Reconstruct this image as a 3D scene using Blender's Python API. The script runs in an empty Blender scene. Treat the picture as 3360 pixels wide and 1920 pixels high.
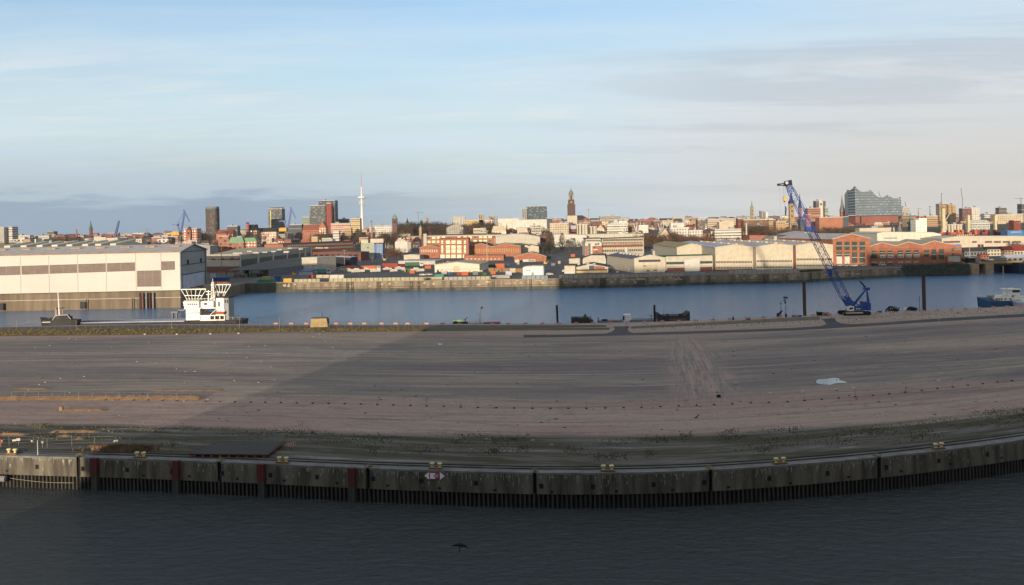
import bpy, math, random
from mathutils import Vector, Matrix
random.seed(7)
S = bpy.context.scene
C = S.collection
R = math.radians
# ---------------------------------------------------------------- camera, world, sun
F, HOR, CX, EYE, ROLL = 3300.0, 743.0, 1680.0, 35.0, math.radians(1.2)      # lens in pixels of the 3360 px wide photograph, eye 35 m above the water
cam = bpy.data.objects.new('camera', bpy.data.cameras.new('camera'))
C.objects.link(cam); S.camera = cam
cam.location = (0, 0, EYE); cam.rotation_euler = (R(90), ROLL, 0)   # the hand-held shot leans a little
cam.data.sensor_width = 36; cam.data.lens = 36 * F / 3360
cam.data.shift_y = -217 / 3360
cam.data.clip_start = 1; cam.data.clip_end = 40000
S.view_settings.view_transform = 'Standard'; S.view_settings.look = 'None'
S.view_settings.exposure = 0.28; S.view_settings.gamma = 1
S.render.engine = 'CYCLES'
S.cycles.max_bounces = 5; S.cycles.diffuse_bounces = 2; S.cycles.glossy_bounces = 3
S.cycles.volume_bounces = 0; S.cycles.caustics_reflective = False; S.cycles.caustics_refractive = False
SUN_EL, SUN_AZ = 4.6, 11.3          # sun low behind the viewer, a little to the left
W = bpy.data.worlds.new('World'); S.world = W; W.use_nodes = True

class NT:
    """short node-tree helper"""
    def __init__(s, nt): s.t = nt; s.n = nt.nodes; s.l = nt.links
    def a(s, kind, ins=None, **kw):
        nd = s.n.new('ShaderNode' + kind)
        for k, v in kw.items(): setattr(nd, k, v)
        for k, v in (ins or {}).items():
            if isinstance(v, bpy.types.NodeSocket): s.l.new(v, nd.inputs[k])
            else: nd.inputs[k].default_value = v
        return nd
    def m(s, op, a, b=0.0, c=None, clamp=False):
        d = {0: a, 1: b}
        if c is not None: d[2] = c
        return s.a('Math', d, operation=op, use_clamp=clamp).outputs[0]
    def mix(s, f, a, b):
        nd = s.a('Mix', data_type='RGBA')
        for k, v in ((0, f), (6, a), (7, b)):
            if isinstance(v, bpy.types.NodeSocket): s.l.new(v, nd.inputs[k])
            else: nd.inputs[k].default_value = v if k == 0 else (tuple(v) + (1,))[:4]
        return nd.outputs[2]
    def noise(s, vec, scale, detail=4, rough=.55, dist=0.0):
        return s.a('TexNoise', {'Vector': vec, 'Scale': scale, 'Detail': detail, 'Roughness': rough, 'Distortion': dist}).outputs[0]
    def ramp(s, v, a, b, smooth=True):
        nd = s.a('MapRange', {0: v, 1: a, 2: b, 3: 0.0, 4: 1.0}, interpolation_type='SMOOTHSTEP' if smooth else 'LINEAR')
        return nd.outputs[0]
    def xyz(s, x, y, z=0.0): return s.a('CombineXYZ', {0: x, 1: y, 2: z}).outputs[0]
    def sep(s, v): o = s.a('SeparateXYZ', {0: v}).outputs; return o[0], o[1], o[2]

def build_sky():
    t = NT(W.node_tree); t.n.clear()
    sky = t.a('TexSky', sky_type='NISHITA', sun_disc=False, sun_elevation=R(SUN_EL), sun_rotation=R(180 + SUN_AZ),
              altitude=20, air_density=1.0, dust_density=1.2, ozone_density=1.0)
    dx, dy, dz = t.sep(t.a('TexCoord').outputs['Generated'])
    el = t.m('MAXIMUM', dz, 0.0)
    q = t.m('ADD', el, 0.10)
    p = t.xyz(t.m('DIVIDE', dx, q), t.m('DIVIDE', dy, q), 0.0)
    # high veil: long streaks across the view
    p1 = t.a('Mapping', {0: p, 2: (0, 0, R(-14)), 3: (.55, 1.5, 1)}).outputs[0]
    veil = t.ramp(t.noise(p1, .55, 5, .55, .6), .38, .64)
    fine = t.ramp(t.noise(p1, 2.2, 6, .6, .9), .42, .68)
    right = t.ramp(dx, -.12, .42)
    low = t.ramp(el, .235, .075)
    dens = t.m('ADD', t.m('MULTIPLY', veil, .30), t.m('MULTIPLY', fine, .16))
    dens = t.m('ADD', dens, t.m('MULTIPLY', low, .68))
    dens = t.m('ADD', dens, t.m('MULTIPLY', right, .40), clamp=True)
    skyc = t.a('VectorMath', {0: sky.outputs[0], 1: SKY_GAIN}, operation='MULTIPLY').outputs[0]
    veilc = t.mix(right, CLOUD_L, CLOUD_R)
    c = t.mix(dens, skyc, veilc)
    # patches of greyer cloud, mostly on the right, and a darker bank along the left horizon
    p2 = t.a('Mapping', {0: p, 1: (3, 2, 0), 2: (0, 0, R(10)), 3: (.35, 1.1, 1)}).outputs[0]
    g = t.m('MULTIPLY', t.ramp(t.noise(p2, 1.2, 7, .64, .6), .46, .62), t.m('ADD', .18, t.ramp(dx, -.05, .35)), clamp=True)
    c = t.mix(t.m('MULTIPLY', g, .6), c, GREY_C)
    lt = t.m('MULTIPLY', t.ramp(t.noise(p2, 2.6, 7, .66, .7), .50, .66), t.ramp(el, .20, .12))
    c = t.mix(t.m('MULTIPLY', lt, .32), c, (7.4, 7.2, 6.9))
    b1 = t.a('Mapping', {0: t.xyz(dx, dy, dz), 3: (9, 9, 80)}).outputs[0]
    nb = t.noise(b1, 1.0, 6, .62, .3)
    lside = t.ramp(dx, .14, -.30)
    soft = t.m('MULTIPLY', t.ramp(el, .10, .035), lside)
    c = t.mix(t.m('MULTIPLY', soft, .75), c, SOFT_C)
    bank = t.m('MULTIPLY', t.ramp(t.m('ADD', el, t.m('MULTIPLY', t.m('SUBTRACT', nb, .5), .055)), .040, .026), lside)
    c = t.mix(t.m('MULTIPLY', bank, .75), c, BANK_C)
    midl = t.m('MULTIPLY', t.ramp(el, .06, .0), t.ramp(t.m('ABSOLUTE', t.m('SUBTRACT', dx, .02)), .22, .02))
    c = t.mix(t.m('MULTIPLY', midl, .7), c, (4.2, 5.0, 5.5))
    warm = t.m('MULTIPLY', t.ramp(el, .17, .02), t.ramp(dx, .02, .34))
    c = t.mix(t.m('MULTIPLY', warm, .85), c, WARM_C)
    c = t.mix(t.m('MULTIPLY', t.m('MULTIPLY', t.ramp(nb, .5, .7), t.ramp(el, .10, .03)), .10), c, GREY_C)
    c = t.mix(t.m('MULTIPLY', t.ramp(el, .27, .5), .85), c, HIGH_C)
    bg = t.a('Background', {'Color': c, 'Strength': .1})
    t.l.new(bg.outputs[0], t.a('OutputWorld').inputs[0])
HIGH_C = (3.7, 3.75, 3.85)
SKY_GAIN = (1.5, 1.85, 2.7)
CLOUD_L = (5.7, 6.8, 7.6); CLOUD_R = (5.6, 6.4, 7.0); GREY_C = (4.0, 4.7, 5.5)
BANK_C = (2.1, 3.0, 4.1); WARM_C = (6.1, 5.75, 5.3); SOFT_C = (3.5, 4.5, 5.4)
build_sky()
sun = bpy.data.objects.new('sun', bpy.data.lights.new('sun', 'SUN')); C.objects.link(sun)
sun.data.energy = 5.0; sun.data.angle = R(.5); sun.data.color = (1.0, .83, .63)
tosun = Vector((-math.sin(R(SUN_AZ)) * math.cos(R(SUN_EL)), -math.cos(R(SUN_AZ)) * math.cos(R(SUN_EL)), math.sin(R(SUN_EL))))
sun.rotation_euler = tosun.to_track_quat('Z', 'Y').to_euler(); sun.location = (-20, -60, 80)
# ---------------------------------------------------------------- measuring helpers
CR, SR = math.cos(ROLL), math.sin(ROLL)
def lev(u, v): return (u - CX) * CR - (v - HOR) * SR, (v - HOR) * CR + (u - CX) * SR      # photograph pixel, levelled
def at(u, v, Y): a, b = lev(u, v); return Vector((a / F * Y, Y, EYE - b / F * Y))
def on(u, v, z): a, b = lev(u, v); Y = (EYE - z) * F / b; return Vector((a / F * Y, Y, z))
def Yb(u, v, z=5.2): return (EYE - z) * F / lev(u, v)[1]
def zat(u, v, Y): return EYE - lev(u, v)[1] / F * Y
def gx(u, Y, z=5.2): return ((u - CX) - SR * (EYE - z) * F / Y) / CR / F * Y                    # x of the ground point seen in column u
def lerp(a, b, t): return a + (b - a) * t
def interp(tab, x):
    if x <= tab[0][0]: (x0, y0), (x1, y1) = tab[0], tab[1]
    elif x >= tab[-1][0]: (x0, y0), (x1, y1) = tab[-2], tab[-1]
    else:
        for (x0, y0), (x1, y1) in zip(tab, tab[1:]):
            if x0 <= x <= x1: break
    return y0 + (y1 - y0) * (x - x0) / (x1 - x0)
# ---------------------------------------------------------------- materials
MATS = {}
def srgb(c):
    return tuple(((x / 255 + .055) / 1.055) ** 2.4 if x > 10 else x / 255 / 12.92 for x in c)
def mat(name, col=None, rough=.75, metal=0.0, var=.22, scale=.35, streak=0, win=None, glow=None, spec=.3):
    """painted / built surface with dirt variation; win = (bay, storey, w0, w1, h0, h1, glass colour) adds far-off window openings on walls by UV metres"""
    if name in MATS: return MATS[name]
    m = bpy.data.materials.new(name); m.use_nodes = True; MATS[name] = m
    t = NT(m.node_tree); t.n.clear()
    tc = t.a('TexCoord').outputs
    v = tc['Object']
    if streak: v2 = t.a('Mapping', {0: v, 3: (1, 1, .12)}).outputs[0]
    else: v2 = v
    n = t.noise(v2, scale, 5, .6)
    dark = tuple(x * (1 - var) for x in col); lite = tuple(min(1, x * (1 + var * .6)) for x in col)
    c = t.mix(t.ramp(n, .3, .7), dark, lite)
    n2 = t.noise(v2, scale * 9, 3, .6)
    c = t.mix(t.m('MULTIPLY', t.ramp(n2, .5, .75), var * .8), c, tuple(x * .6 for x in col))
    rg = rough
    if win:
        bay, sto, w0, w1, h0, h1, gc = win
        ux, uy, _ = t.sep(tc['UV'])
        fx = t.m('FRACT', t.m('DIVIDE', ux, bay)); fy = t.m('FRACT', t.m('DIVIDE', uy, sto))
        def band(x, a, b): return t.m('MULTIPLY', t.m('GREATER_THAN', x, a), t.m('LESS_THAN', x, b))
        mk = t.m('MULTIPLY', band(fx, w0, w1), band(fy, h0, h1))
        cell = t.xyz(t.m('FLOOR', t.m('DIVIDE', ux, bay)), t.m('FLOOR', t.m('DIVIDE', uy, sto)), 3.3)
        rnd = t.a('TexWhiteNoise', {0: cell}).outputs[0]
        gcol = t.mix(t.ramp(rnd, .55, .95), gc, tuple(min(1, x * 2.2 + .08) for x in gc))
        c = t.mix(mk, c, gcol)
        rg = t.m('SUBTRACT', rough, t.m('MULTIPLY', mk, rough - .55))
    b = t.a('BsdfPrincipled', {'Base Color': c, 'Roughness': rg, 'Metallic': metal, 'Specular IOR Level': .12 if win else spec})
    if glow: b.inputs['Emission Color'].default_value = tuple(glow) + (1,); b.inputs['Emission Strength'].default_value = 1
    t.l.new(b.outputs[0], t.a('OutputMaterial').inputs[0])
    return m
# ---------------------------------------------------------------- mesh builder
class MB:
    def __init__(s): s.v = []; s.f = []; s.mi = []; s.uv = []; s.sm = []
    def poly(s, pts, mi=0, uv=None, sm=False):
        k = len(s.v); s.v += [tuple(p) for p in pts]; s.f.append(tuple(range(k, k + len(pts))))
        s.mi.append(mi); s.uv.append(uv); s.sm.append(sm)
    def mesh(s, vs, fs, mi=0, sm=False):
        k = len(s.v); s.v += [tuple(p) for p in vs]
        for f in fs: s.f.append(tuple(k + i for i in f)); s.mi.append(mi); s.uv.append(None); s.sm.append(sm)
    def prism(s, base, z0, z1, mi=0, top=None, cap=True):
        """vertical prism over a counter-clockwise xy outline; z0/z1 may be lists; walls get UV in metres"""
        n = len(base); zz0 = z0 if isinstance(z0, (list, tuple)) else [z0] * n
        zz1 = z1 if isinstance(z1, (list, tuple)) else [z1] * n
        tp = top or base; run = 0
        for i in range(n):
            j = (i + 1) % n; L = math.hypot(base[j][0] - base[i][0], base[j][1] - base[i][1])
            s.poly([(base[i][0], base[i][1], zz0[i]), (base[j][0], base[j][1], zz0[j]), (tp[j][0], tp[j][1], zz1[j]), (tp[i][0], tp[i][1], zz1[i])], mi,
                   [(run, 0), (run + L, 0), (run + L, zz1[j] - zz0[j]), (run, zz1[i] - zz0[i])]); run += math.ceil(L)
        if cap:
            s.poly([(tp[i][0], tp[i][1], zz1[i]) for i in range(n)], mi)
            s.poly([(base[i][0], base[i][1], zz0[i]) for i in reversed(range(n))], mi)
    def box(s, x0, y0, z0, x1, y1, z1, mi=0): s.prism([(x0, y0), (x1, y0), (x1, y1), (x0, y1)], z0, z1, mi)
    def obox(s, c, dx, dy, dz, mi=0):
        """box about centre c with half vectors"""
        c, dx, dy, dz = Vector(c), Vector(dx), Vector(dy), Vector(dz)
        P = [c + dx * a + dy * b + dz * e for e in (-1, 1) for b in (-1, 1) for a in (-1, 1)]
        s.mesh(P, [(0, 2, 3, 1), (4, 5, 7, 6), (0, 1, 5, 4), (2, 6, 7, 3), (0, 4, 6, 2), (1, 3, 7, 5)], mi)
    def bar(s, a, b, w, h=None, mi=0, up=(0, 0, 1)):
        a, b = Vector(a), Vector(b); d = b - a; L = d.length
        if L < 1e-6: return
        d /= L; up = Vector(up)
        if abs(d.dot(up)) > .98: up = Vector((0, 1, 0))
        x = d.cross(up).normalized(); y = x.cross(d).normalized(); h = h or w
        s.obox((a + b) / 2, x * w / 2, d * L / 2, y * h / 2, mi)
    def tube(s, a, b, r0, r1=None, n=8, mi=0, cap=True):
        a, b = Vector(a), Vector(b); d = (b - a)
        if d.length < 1e-6: return
        d.normalize(); r1 = r0 if r1 is None else r1
        up = Vector((0, 0, 1)) if abs(d.z) < .98 else Vector((0, 1, 0))
        x = d.cross(up).normalized(); y = d.cross(x).normalized()
        vs = []
        for p, r in ((a, r0), (b, r1)):
            for k in range(n):
                t = 2 * math.pi * k / n; vs.append(p + x * r * math.cos(t) + y * r * math.sin(t))
        fs = [(k, (k + 1) % n, n + (k + 1) % n, n + k) for k in range(n)]
        s.mesh(vs, fs, mi, True)
        if cap: s.mesh(vs, [tuple(range(n))[::-1], tuple(range(n, 2 * n))], mi)
    def lathe(s, c, prof, n=12, mi=0, sm=True):
        c = Vector(c); vs = []
        for r, z in prof:
            for k in range(n):
                t = 2 * math.pi * (k + .5) / n; vs.append((c.x + r * math.cos(t), c.y + r * math.sin(t), c.z + z))
        fs = []
        for i in range(len(prof) - 1):
            for k in range(n): fs.append((i * n + k, i * n + (k + 1) % n, (i + 1) * n + (k + 1) % n, (i + 1) * n + k))
        s.mesh(vs, fs, mi, sm); s.mesh(vs[-n:], [tuple(range(n))], mi); s.mesh(vs[:n], [tuple(range(n))[::-1]], mi)
    def lattice(s, A, B, wa, wb, n, r, up=(0, 0, 1), mi=0, hf=1.0):
        A, B = Vector(A), Vector(B); d = (B - A).normalized(); up = Vector(up)
        x = d.cross(up).normalized(); y = x.cross(d).normalized()
        def cor(t, i):
            w = lerp(wa, wb, t) / 2; sx = (-1, 1, 1, -1)[i]; sy = (-1, -1, 1, 1)[i]
            return A + (B - A) * t + x * sx * w + y * sy * w * hf
        for i in range(4): s.bar(cor(0, i), cor(1, i), r, mi=mi, up=y)
        for k in range(n):
            t0, t1 = k / n, (k + 1) / n
            for i in range(4):
                j = (i + 1) % 4
                s.bar(cor(t0, i if k % 2 else j), cor(t1, j if k % 2 else i), r * .55, mi=mi, up=y)
                if k: s.bar(cor(t0, i), cor(t0, j), r * .45, mi=mi, up=y)
ROOT = {}
def thing(name, label, cat, loc=(0, 0, 0), group=None):
    o = bpy.data.objects.new(name, None); C.objects.link(o); o.location = loc; o.empty_display_size = .5
    o['label'] = label; o['category'] = cat
    if group: o['group'] = group
    ROOT[o.name] = Vector(loc)
    return o
def mk(name, mb, mats, parent=None, loc=None, label=None, cat=None, group=None, kind=None):
    """link the collected geometry (world coordinates) as ONE mesh object"""
    if not isinstance(mats, (list, tuple)): mats = [mats]
    org = ROOT[parent.name] if parent else Vector(loc or (0, 0, 0))
    me = bpy.data.meshes.new(name)
    me.from_pydata([(x - org.x, y - org.y, z - org.z) for x, y, z in mb.v], [], mb.f)
    for m in mats: me.materials.append(m)
    me.polygons.foreach_set('material_index', mb.mi)
    me.polygons.foreach_set('use_smooth', mb.sm)
    if any(mb.uv):
        ul = me.uv_layers.new(name='UVMap').data; k = 0; flat = []
        for f, uv in zip(mb.f, mb.uv):
            for i in range(len(f)): flat += (uv[i] if uv else (.0, .0))
        ul.foreach_set('uv', flat)
    me.update()
    o = bpy.data.objects.new(name, me); C.objects.link(o)
    if parent: o.parent = parent
    else: o.location = org
    ROOT[o.name] = org
    if label: o['label'] = label
    if cat: o['category'] = cat
    if group: o['group'] = group
    if kind: o['kind'] = kind
    return o
def kids(o): return [c for c in o.children]
def dup(o, loc, rz=None, label=None, parent=None, scale=None):
    c = o.copy(); C.objects.link(c)
    if parent: c.parent = parent
    else:
        c.location = loc; ROOT[c.name] = Vector(loc)
        if rz is not None: c.rotation_euler = (0, 0, rz)
        if scale is not None: c.scale = (scale,) * 3 if not isinstance(scale, (tuple, list)) else scale
        if label: c['label'] = label
    for ch in list(o.children): dup(ch, None, parent=c)
    return c
class Fac:
    """a vertical facade plane through two measured ground points; pixels of the photograph give places on it"""
    def __init__(s, u0, Y0, u1, Y1):
        s.a = Vector((gx(u0, Y0), Y0)); s.b = Vector((gx(u1, Y1), Y1))
        s.d = (s.b - s.a); s.L = s.d.length; s.d /= s.L; s.n = Vector((s.d.y, -s.d.x))   # n points to the viewer
    def p(s, u, v, off=0.0):
        A, B = lev(u, v); k = A / F
        t = (k * s.a.y - s.a.x) / (s.d.x - k * s.d.y)
        q = s.a + s.d * t; z = EYE - B / F * q.y
        q = q + s.n * off
        return Vector((q.x, q.y, z))
    def back(s, p, dist, dz=0.0): return Vector((p.x - s.n.x * dist, p.y - s.n.y * dist, p.z + dz))
    def slab(s, mb, u0, v0, u1, v1, off=.06, th=None, mi=0, v0b=None, v1b=None):
        """box standing off the facade, corners by pixel (left/right edge may differ in v)"""
        m0, m1, um = (v0 + v1) / 2, ((v0b if v0b is not None else v0) + (v1b if v1b is not None else v1)) / 2, (u0 + u1) / 2
        A, B = s.p(u0, m0), s.p(u1, m1)
        if v0b is None: t0 = t1 = s.p(um, v0).z; b0 = b1 = s.p(um, v1).z
        else: t0, t1, b0, b1 = s.p(u0, v0).z, s.p(u1, v0b).z, s.p(u0, v1).z, s.p(u1, v1b if v1b is not None else v1).z
        q = [Vector((A.x, A.y, b0)), Vector((B.x, B.y, b1)), Vector((B.x, B.y, t1)), Vector((A.x, A.y, t0))]
        f = [p + Vector((s.n.x, s.n.y, 0)) * off for p in q]; th = th if th is not None else off + .1
        g = [p - Vector((s.n.x, s.n.y, 0)) * th for p in f]
        mb.mesh(f + g, [(0, 1, 2, 3), (5, 4, 7, 6), (4, 0, 3, 7), (1, 5, 6, 2), (3, 2, 6, 7), (4, 5, 1, 0)], mi)
# ---------------------------------------------------------------- setting: water, pier, land, sky-lit ground
DECK, LAND = 4.4, 5.2
NEARW = [(-420, 1574), (0, 1598), (420, 1611), (840, 1630), (1260, 1652), (1680, 1668), (2000, 1671), (2260, 1664), (2520, 1648), (2900, 1613), (3130, 1584), (3360, 1549), (3800, 1475)]
FARE = [(-400, 1080), (0, 1073), (450, 1064), (900, 1063), (1400, 1063), (1750, 1063), (2050, 1059), (2300, 1052), (2750, 1031), (3000, 1022), (3360, 1003), (3800, 975)]
def near_pt(u, z=DECK):
    p = on(u, interp(NEARW, u), 0); return Vector((p.x, p.y, z))
def far_pt(u, z=DECK):
    p = on(u, interp(FARE, u), DECK); return Vector((p.x, p.y, z))
def smooth_tab(fn, us):   # gently rounded quay line
    return [sum((fn(u + k * 45) for k in (-3, -2, -1, 0, 1, 2, 3)), Vector()) / 7 for u in us]
US = list(range(-400, 3801, 30))
NEAR = smooth_tab(near_pt, US); FAR = smooth_tab(far_pt, US)
def pier(u, t, z=DECK):
    """point on the pier: u runs along it, t from the near edge (0) to the far edge (1)"""
    i = min(max((u + 400) / 30, 0), len(US) - 1.001); k = int(i); f = i - k
    a = NEAR[k].lerp(NEAR[k + 1], f); b = FAR[k].lerp(FAR[k + 1], f); p = a.lerp(b, t); return Vector((p.x, p.y, z))
def find_t(u, v):
    """pier coordinates of the deck point seen at a pixel"""
    P = on(u, v, DECK)
    best = None
    for s in range(-400, 3800, 10):
        for it in (0,):
            a = pier(s, 0); b = pier(s, 1); d = b - a
            if d.length == 0: continue
            # distance from P to the line a-b
            t = (P - a).dot(d) / d.dot(d); e = (a + d * t - P).length
            if best is None or e < best[0]: best = (e, s, t)
    return best[1], best[2]

def mat_water():
    m = bpy.data.materials.new('harbour_water'); m.use_nodes = True; t = NT(m.node_tree); t.n.clear()
    P = t.a('NewGeometry').outputs['Position']
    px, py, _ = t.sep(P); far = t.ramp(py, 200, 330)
    w1 = t.noise(t.a('Mapping', {0: P, 2: (0, 0, R(12)), 3: (.5, .75, 1)}).outputs[0], 1.0, 6, .65, .4)
    w2 = t.noise(t.a('Mapping', {0: P, 2: (0, 0, R(-20)), 3: (.12, .17, 1)}).outputs[0], 1.0, 4, .55)
    w3 = t.noise(t.a('Mapping', {0: P, 3: (.012, .03, 1)}).outputs[0], 1.0, 4, .6, .6)
    w4 = t.noise(t.a('Mapping', {0: P, 2: (0, 0, R(14)), 3: (.45, 1.3, 1)}).outputs[0], 1.0, 5, .7, .6)
    h = t.m('ADD', t.m('MULTIPLY', w1, .9), t.m('MULTIPLY', w4, .45)); h = t.m('ADD', h, t.m('MULTIPLY', w2, .9))
    bp = t.a('Bump', {'Strength': t.m('ADD', .55, t.m('MULTIPLY', w3, .45)), 'Distance': t.m('SUBTRACT', 1.7, t.m('MULTIPLY', far, .7)), 'Height': h}).outputs[0]
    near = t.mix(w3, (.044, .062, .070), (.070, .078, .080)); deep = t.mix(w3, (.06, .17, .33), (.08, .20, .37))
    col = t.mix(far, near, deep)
    b = t.a('BsdfPrincipled', {'Base Color': col, 'Roughness': .13, 'IOR': 1.333, 'Normal': bp, 'Specular IOR Level': .5})
    t.l.new(b.outputs[0], t.a('OutputMaterial').inputs[0]); return m
def run_at(s_):
    L = 0.0; i = 1
    while i < len(US) and US[i] <= s_: L += (NEAR[i] - NEAR[i - 1]).length; i += 1
    return L + ((NEAR[i] - NEAR[i - 1]).length * (s_ - US[i - 1]) / 30 if i < len(US) else 0)
LANE = [(run_at(a), b) for a, b in (find_t(u, v) for u, v in ((2195, 1104), (2160, 1325), (2300, 1104), (2480, 1325)))]
def mat_field():
    m = bpy.data.materials.new('rolled_sand_and_gravel'); m.use_nodes = True; t = NT(m.node_tree); t.n.clear()
    x, y, _ = t.sep(t.a('TexCoord').outputs['UV'])     # x metres along the pier, y 0 (near edge) .. 1 (far edge)
    ym = t.m('MULTIPLY', y, 190.0)
    P = t.xyz(x, ym, 0.0)
    st = t.noise(t.a('Mapping', {0: P, 3: (.008, .38, 1)}).outputs[0], 1.0, 6, .72, .15)
    st2 = t.noise(t.a('Mapping', {0: P, 1: (40, 7, 0), 3: (.015, 1.3, 1)}).outputs[0], 1.0, 5, .7, .1)
    pt = t.noise(t.a('Mapping', {0: P, 3: (.012, .035, 1)}).outputs[0], 1.0, 5, .6, .8)
    gr = t.noise(P, 1.6, 6, .75)
    reg = t.m('ADD', y, t.m('MULTIPLY', t.m('SUBTRACT', t.noise(t.a('Mapping', {0: P, 3: (.012, .09, 1)}).outputs[0], 1.0, 4, .6), .5), .10))
    brown = (.365, .255, .215); grey = (.228, .203, .178); tan = (.40, .315, .25); dk = (.150, .128, .135)
    big = t.noise(t.a('Mapping', {0: P, 1: (31, 8, 0), 3: (.006, .022, 1)}).outputs[0], 1.0, 5, .62, 1.2)
    act = t.ramp(big, .40, .60)                    # where the rolled streaks show
    mid = t.m('MULTIPLY', t.ramp(reg, .255, .285), t.ramp(reg, .86, .72))
    c = t.mix(mid, brown, grey)
    c = t.mix(t.m('MULTIPLY', t.ramp(reg, .74, .9), .7), c, tan)
    c = t.mix(t.m('MULTIPLY', t.ramp(big, .55, .63), t.m('MULTIPLY', mid, .65)), c, dk)
    c = t.mix(t.m('MULTIPLY', t.ramp(big, .47, .38), .45), c, brown)
    c = t.mix(t.m('MULTIPLY', t.ramp(pt, .51, .60), .60), c, dk)
    c = t.mix(t.m('MULTIPLY', t.ramp(pt, .48, .40), .60), c, tan)
    sa = t.m('ADD', .18, t.m('MULTIPLY', act, .55))
    c = t.mix(t.m('MULTIPLY', t.ramp(st, .53, .62), sa), c, (.42, .345, .285))
    c = t.mix(t.m('MULTIPLY', t.ramp(st, .46, .37), sa), c, (.120, .100, .095))
    sb = t.m('ADD', .15, t.m('MULTIPLY', t.ramp(big, .56, .42), .45))
    c = t.mix(t.m('MULTIPLY', t.ramp(st2, .56, .66), sb), c, (.44, .36, .30))
    c = t.mix(t.m('MULTIPLY', t.ramp(st2, .45, .36), sb), c, (.105, .090, .085))
    wb = t.noise(t.a('Mapping', {0: P, 1: (9, 3, 0), 2: (0, 0, R(9)), 3: (.035, .16, 1)}).outputs[0], 1.0, 6, .7, 2.2)
    c = t.mix(t.m('MULTIPLY', t.ramp(wb, .53, .60), .34), c, (.12, .10, .10))
    c = t.mix(t.m('MULTIPLY', t.ramp(wb, .46, .40), .28), c, (.42, .34, .28))
    for ang, off, kk in ((17, 3, .30), (-11, 17, .26)):      # crossing tyre tracks
        q_ = t.a('Mapping', {0: P, 1: (off, off, 0), 2: (0, 0, R(ang)), 3: (.006, .55, 1)}).outputs[0]
        tn = t.noise(q_, 1.0, 3, .5, .8); tm = t.m('MULTIPLY', t.ramp(t.m('ABSOLUTE', t.m('SUBTRACT', tn, .5)), .010, .003), t.ramp(t.noise(P, .02, 3, .6), .52, .58))
        c = t.mix(t.m('MULTIPLY', tm, kk), c, (.48, .41, .35))
    gr2 = t.noise(P, .35, 7, .8)
    c = t.mix(t.m('MULTIPLY', t.ramp(gr2, .50, .64), .35), c, (.13, .112, .105))
    c = t.mix(t.m('MULTIPLY', t.ramp(gr, .45, .62), .28), c, (.13, .112, .10))
    # churned lane of tyre ruts running from the service road towards the near side
    (xa, ya), (xb, yb), (xc, yc), (xd, yd) = LANE
    xl = t.m('ADD', xa, t.m('MULTIPLY', t.m('SUBTRACT', y, ya), (xb - xa) / (yb - ya))); xr = t.m('ADD', xc, t.m('MULTIPLY', t.m('SUBTRACT', y, yc), (xd - xc) / (yd - yc)))
    k = t.m('DIVIDE', t.m('SUBTRACT', x, xl), t.m('SUBTRACT', xr, xl)); wob = t.m('MULTIPLY', t.m('SUBTRACT', t.noise(P, .06, 5, .7), .5), .9)
    ed = t.m('ADD', t.m('SUBTRACT', .5, t.m('ABSOLUTE', t.m('SUBTRACT', k, .5))), wob); lm = t.m('MULTIPLY', t.ramp(ed, -.05, .3), t.m('MULTIPLY', t.ramp(t.m('ADD', y, t.m('MULTIPLY', wob, .08)), yb - .03, yb + .07), t.ramp(y, ya + .02, ya - .05)))
    LP = t.xyz(t.m('MULTIPLY', k, 6.0), t.m('MULTIPLY', y, 3.2)); l1 = t.noise(LP, 1.3, 6, .7, .5); l2 = t.noise(LP, 4.2, 6, .7, .25)
    lc = t.mix(t.ramp(l1, .42, .58), (.36, .262, .225), (.235, .205, .185)); lc = t.mix(t.m('MULTIPLY', t.ramp(l2, .53, .62), .55), lc, (.44, .35, .30)); lc = t.mix(t.m('MULTIPLY', t.ramp(l2, .46, .38), .6), lc, (.14, .115, .11)); lc = t.mix(t.m('MULTIPLY', t.ramp(gr2, .5, .62), .3), lc, (.15, .125, .115))
    c = t.mix(t.m('MULTIPLY', lm, .85), c, lc)
    # rough verge by the near edge: broken concrete, moss
    vg = t.ramp(reg, .125, .095)
    mo = t.noise(t.a('Mapping', {0: P, 1: (5, 5, 0), 3: (.05, .35, 1)}).outputs[0], 1.0, 6, .7, .4)
    vc = t.mix(t.ramp(mo, .46, .56), (.12, .112, .098), (.060, .058, .030))
    vc = t.mix(t.ramp(mo, .43, .36), vc, (.22, .21, .195))
    vc = t.mix(t.m('MULTIPLY', t.ramp(st2, .50, .40), .6), vc, (.05, .045, .04))
    vc = t.mix(t.m('MULTIPLY', t.ramp(gr2, .55, .66), .5), vc, (.045, .05, .022))
    c = t.mix(vg, c, vc)
    hb = t.m('ADD', t.m('MULTIPLY', l2, t.m('MULTIPLY', lm, 1.6)), t.m('MULTIPLY', st, 1.2)); hb = t.m('ADD', hb, t.m('ADD', t.m('MULTIPLY', st2, .5), t.m('MULTIPLY', gr, .35)))
    bp = t.a('Bump', {'Strength': .35, 'Distance': .25, 'Height': hb}).outputs[0]
    b = t.a('BsdfPrincipled', {'Base Color': c, 'Roughness': .95, 'Normal': bp, 'Specular IOR Level': .15})
    t.l.new(b.outputs[0], t.a('OutputMaterial').inputs[0]); return m
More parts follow.
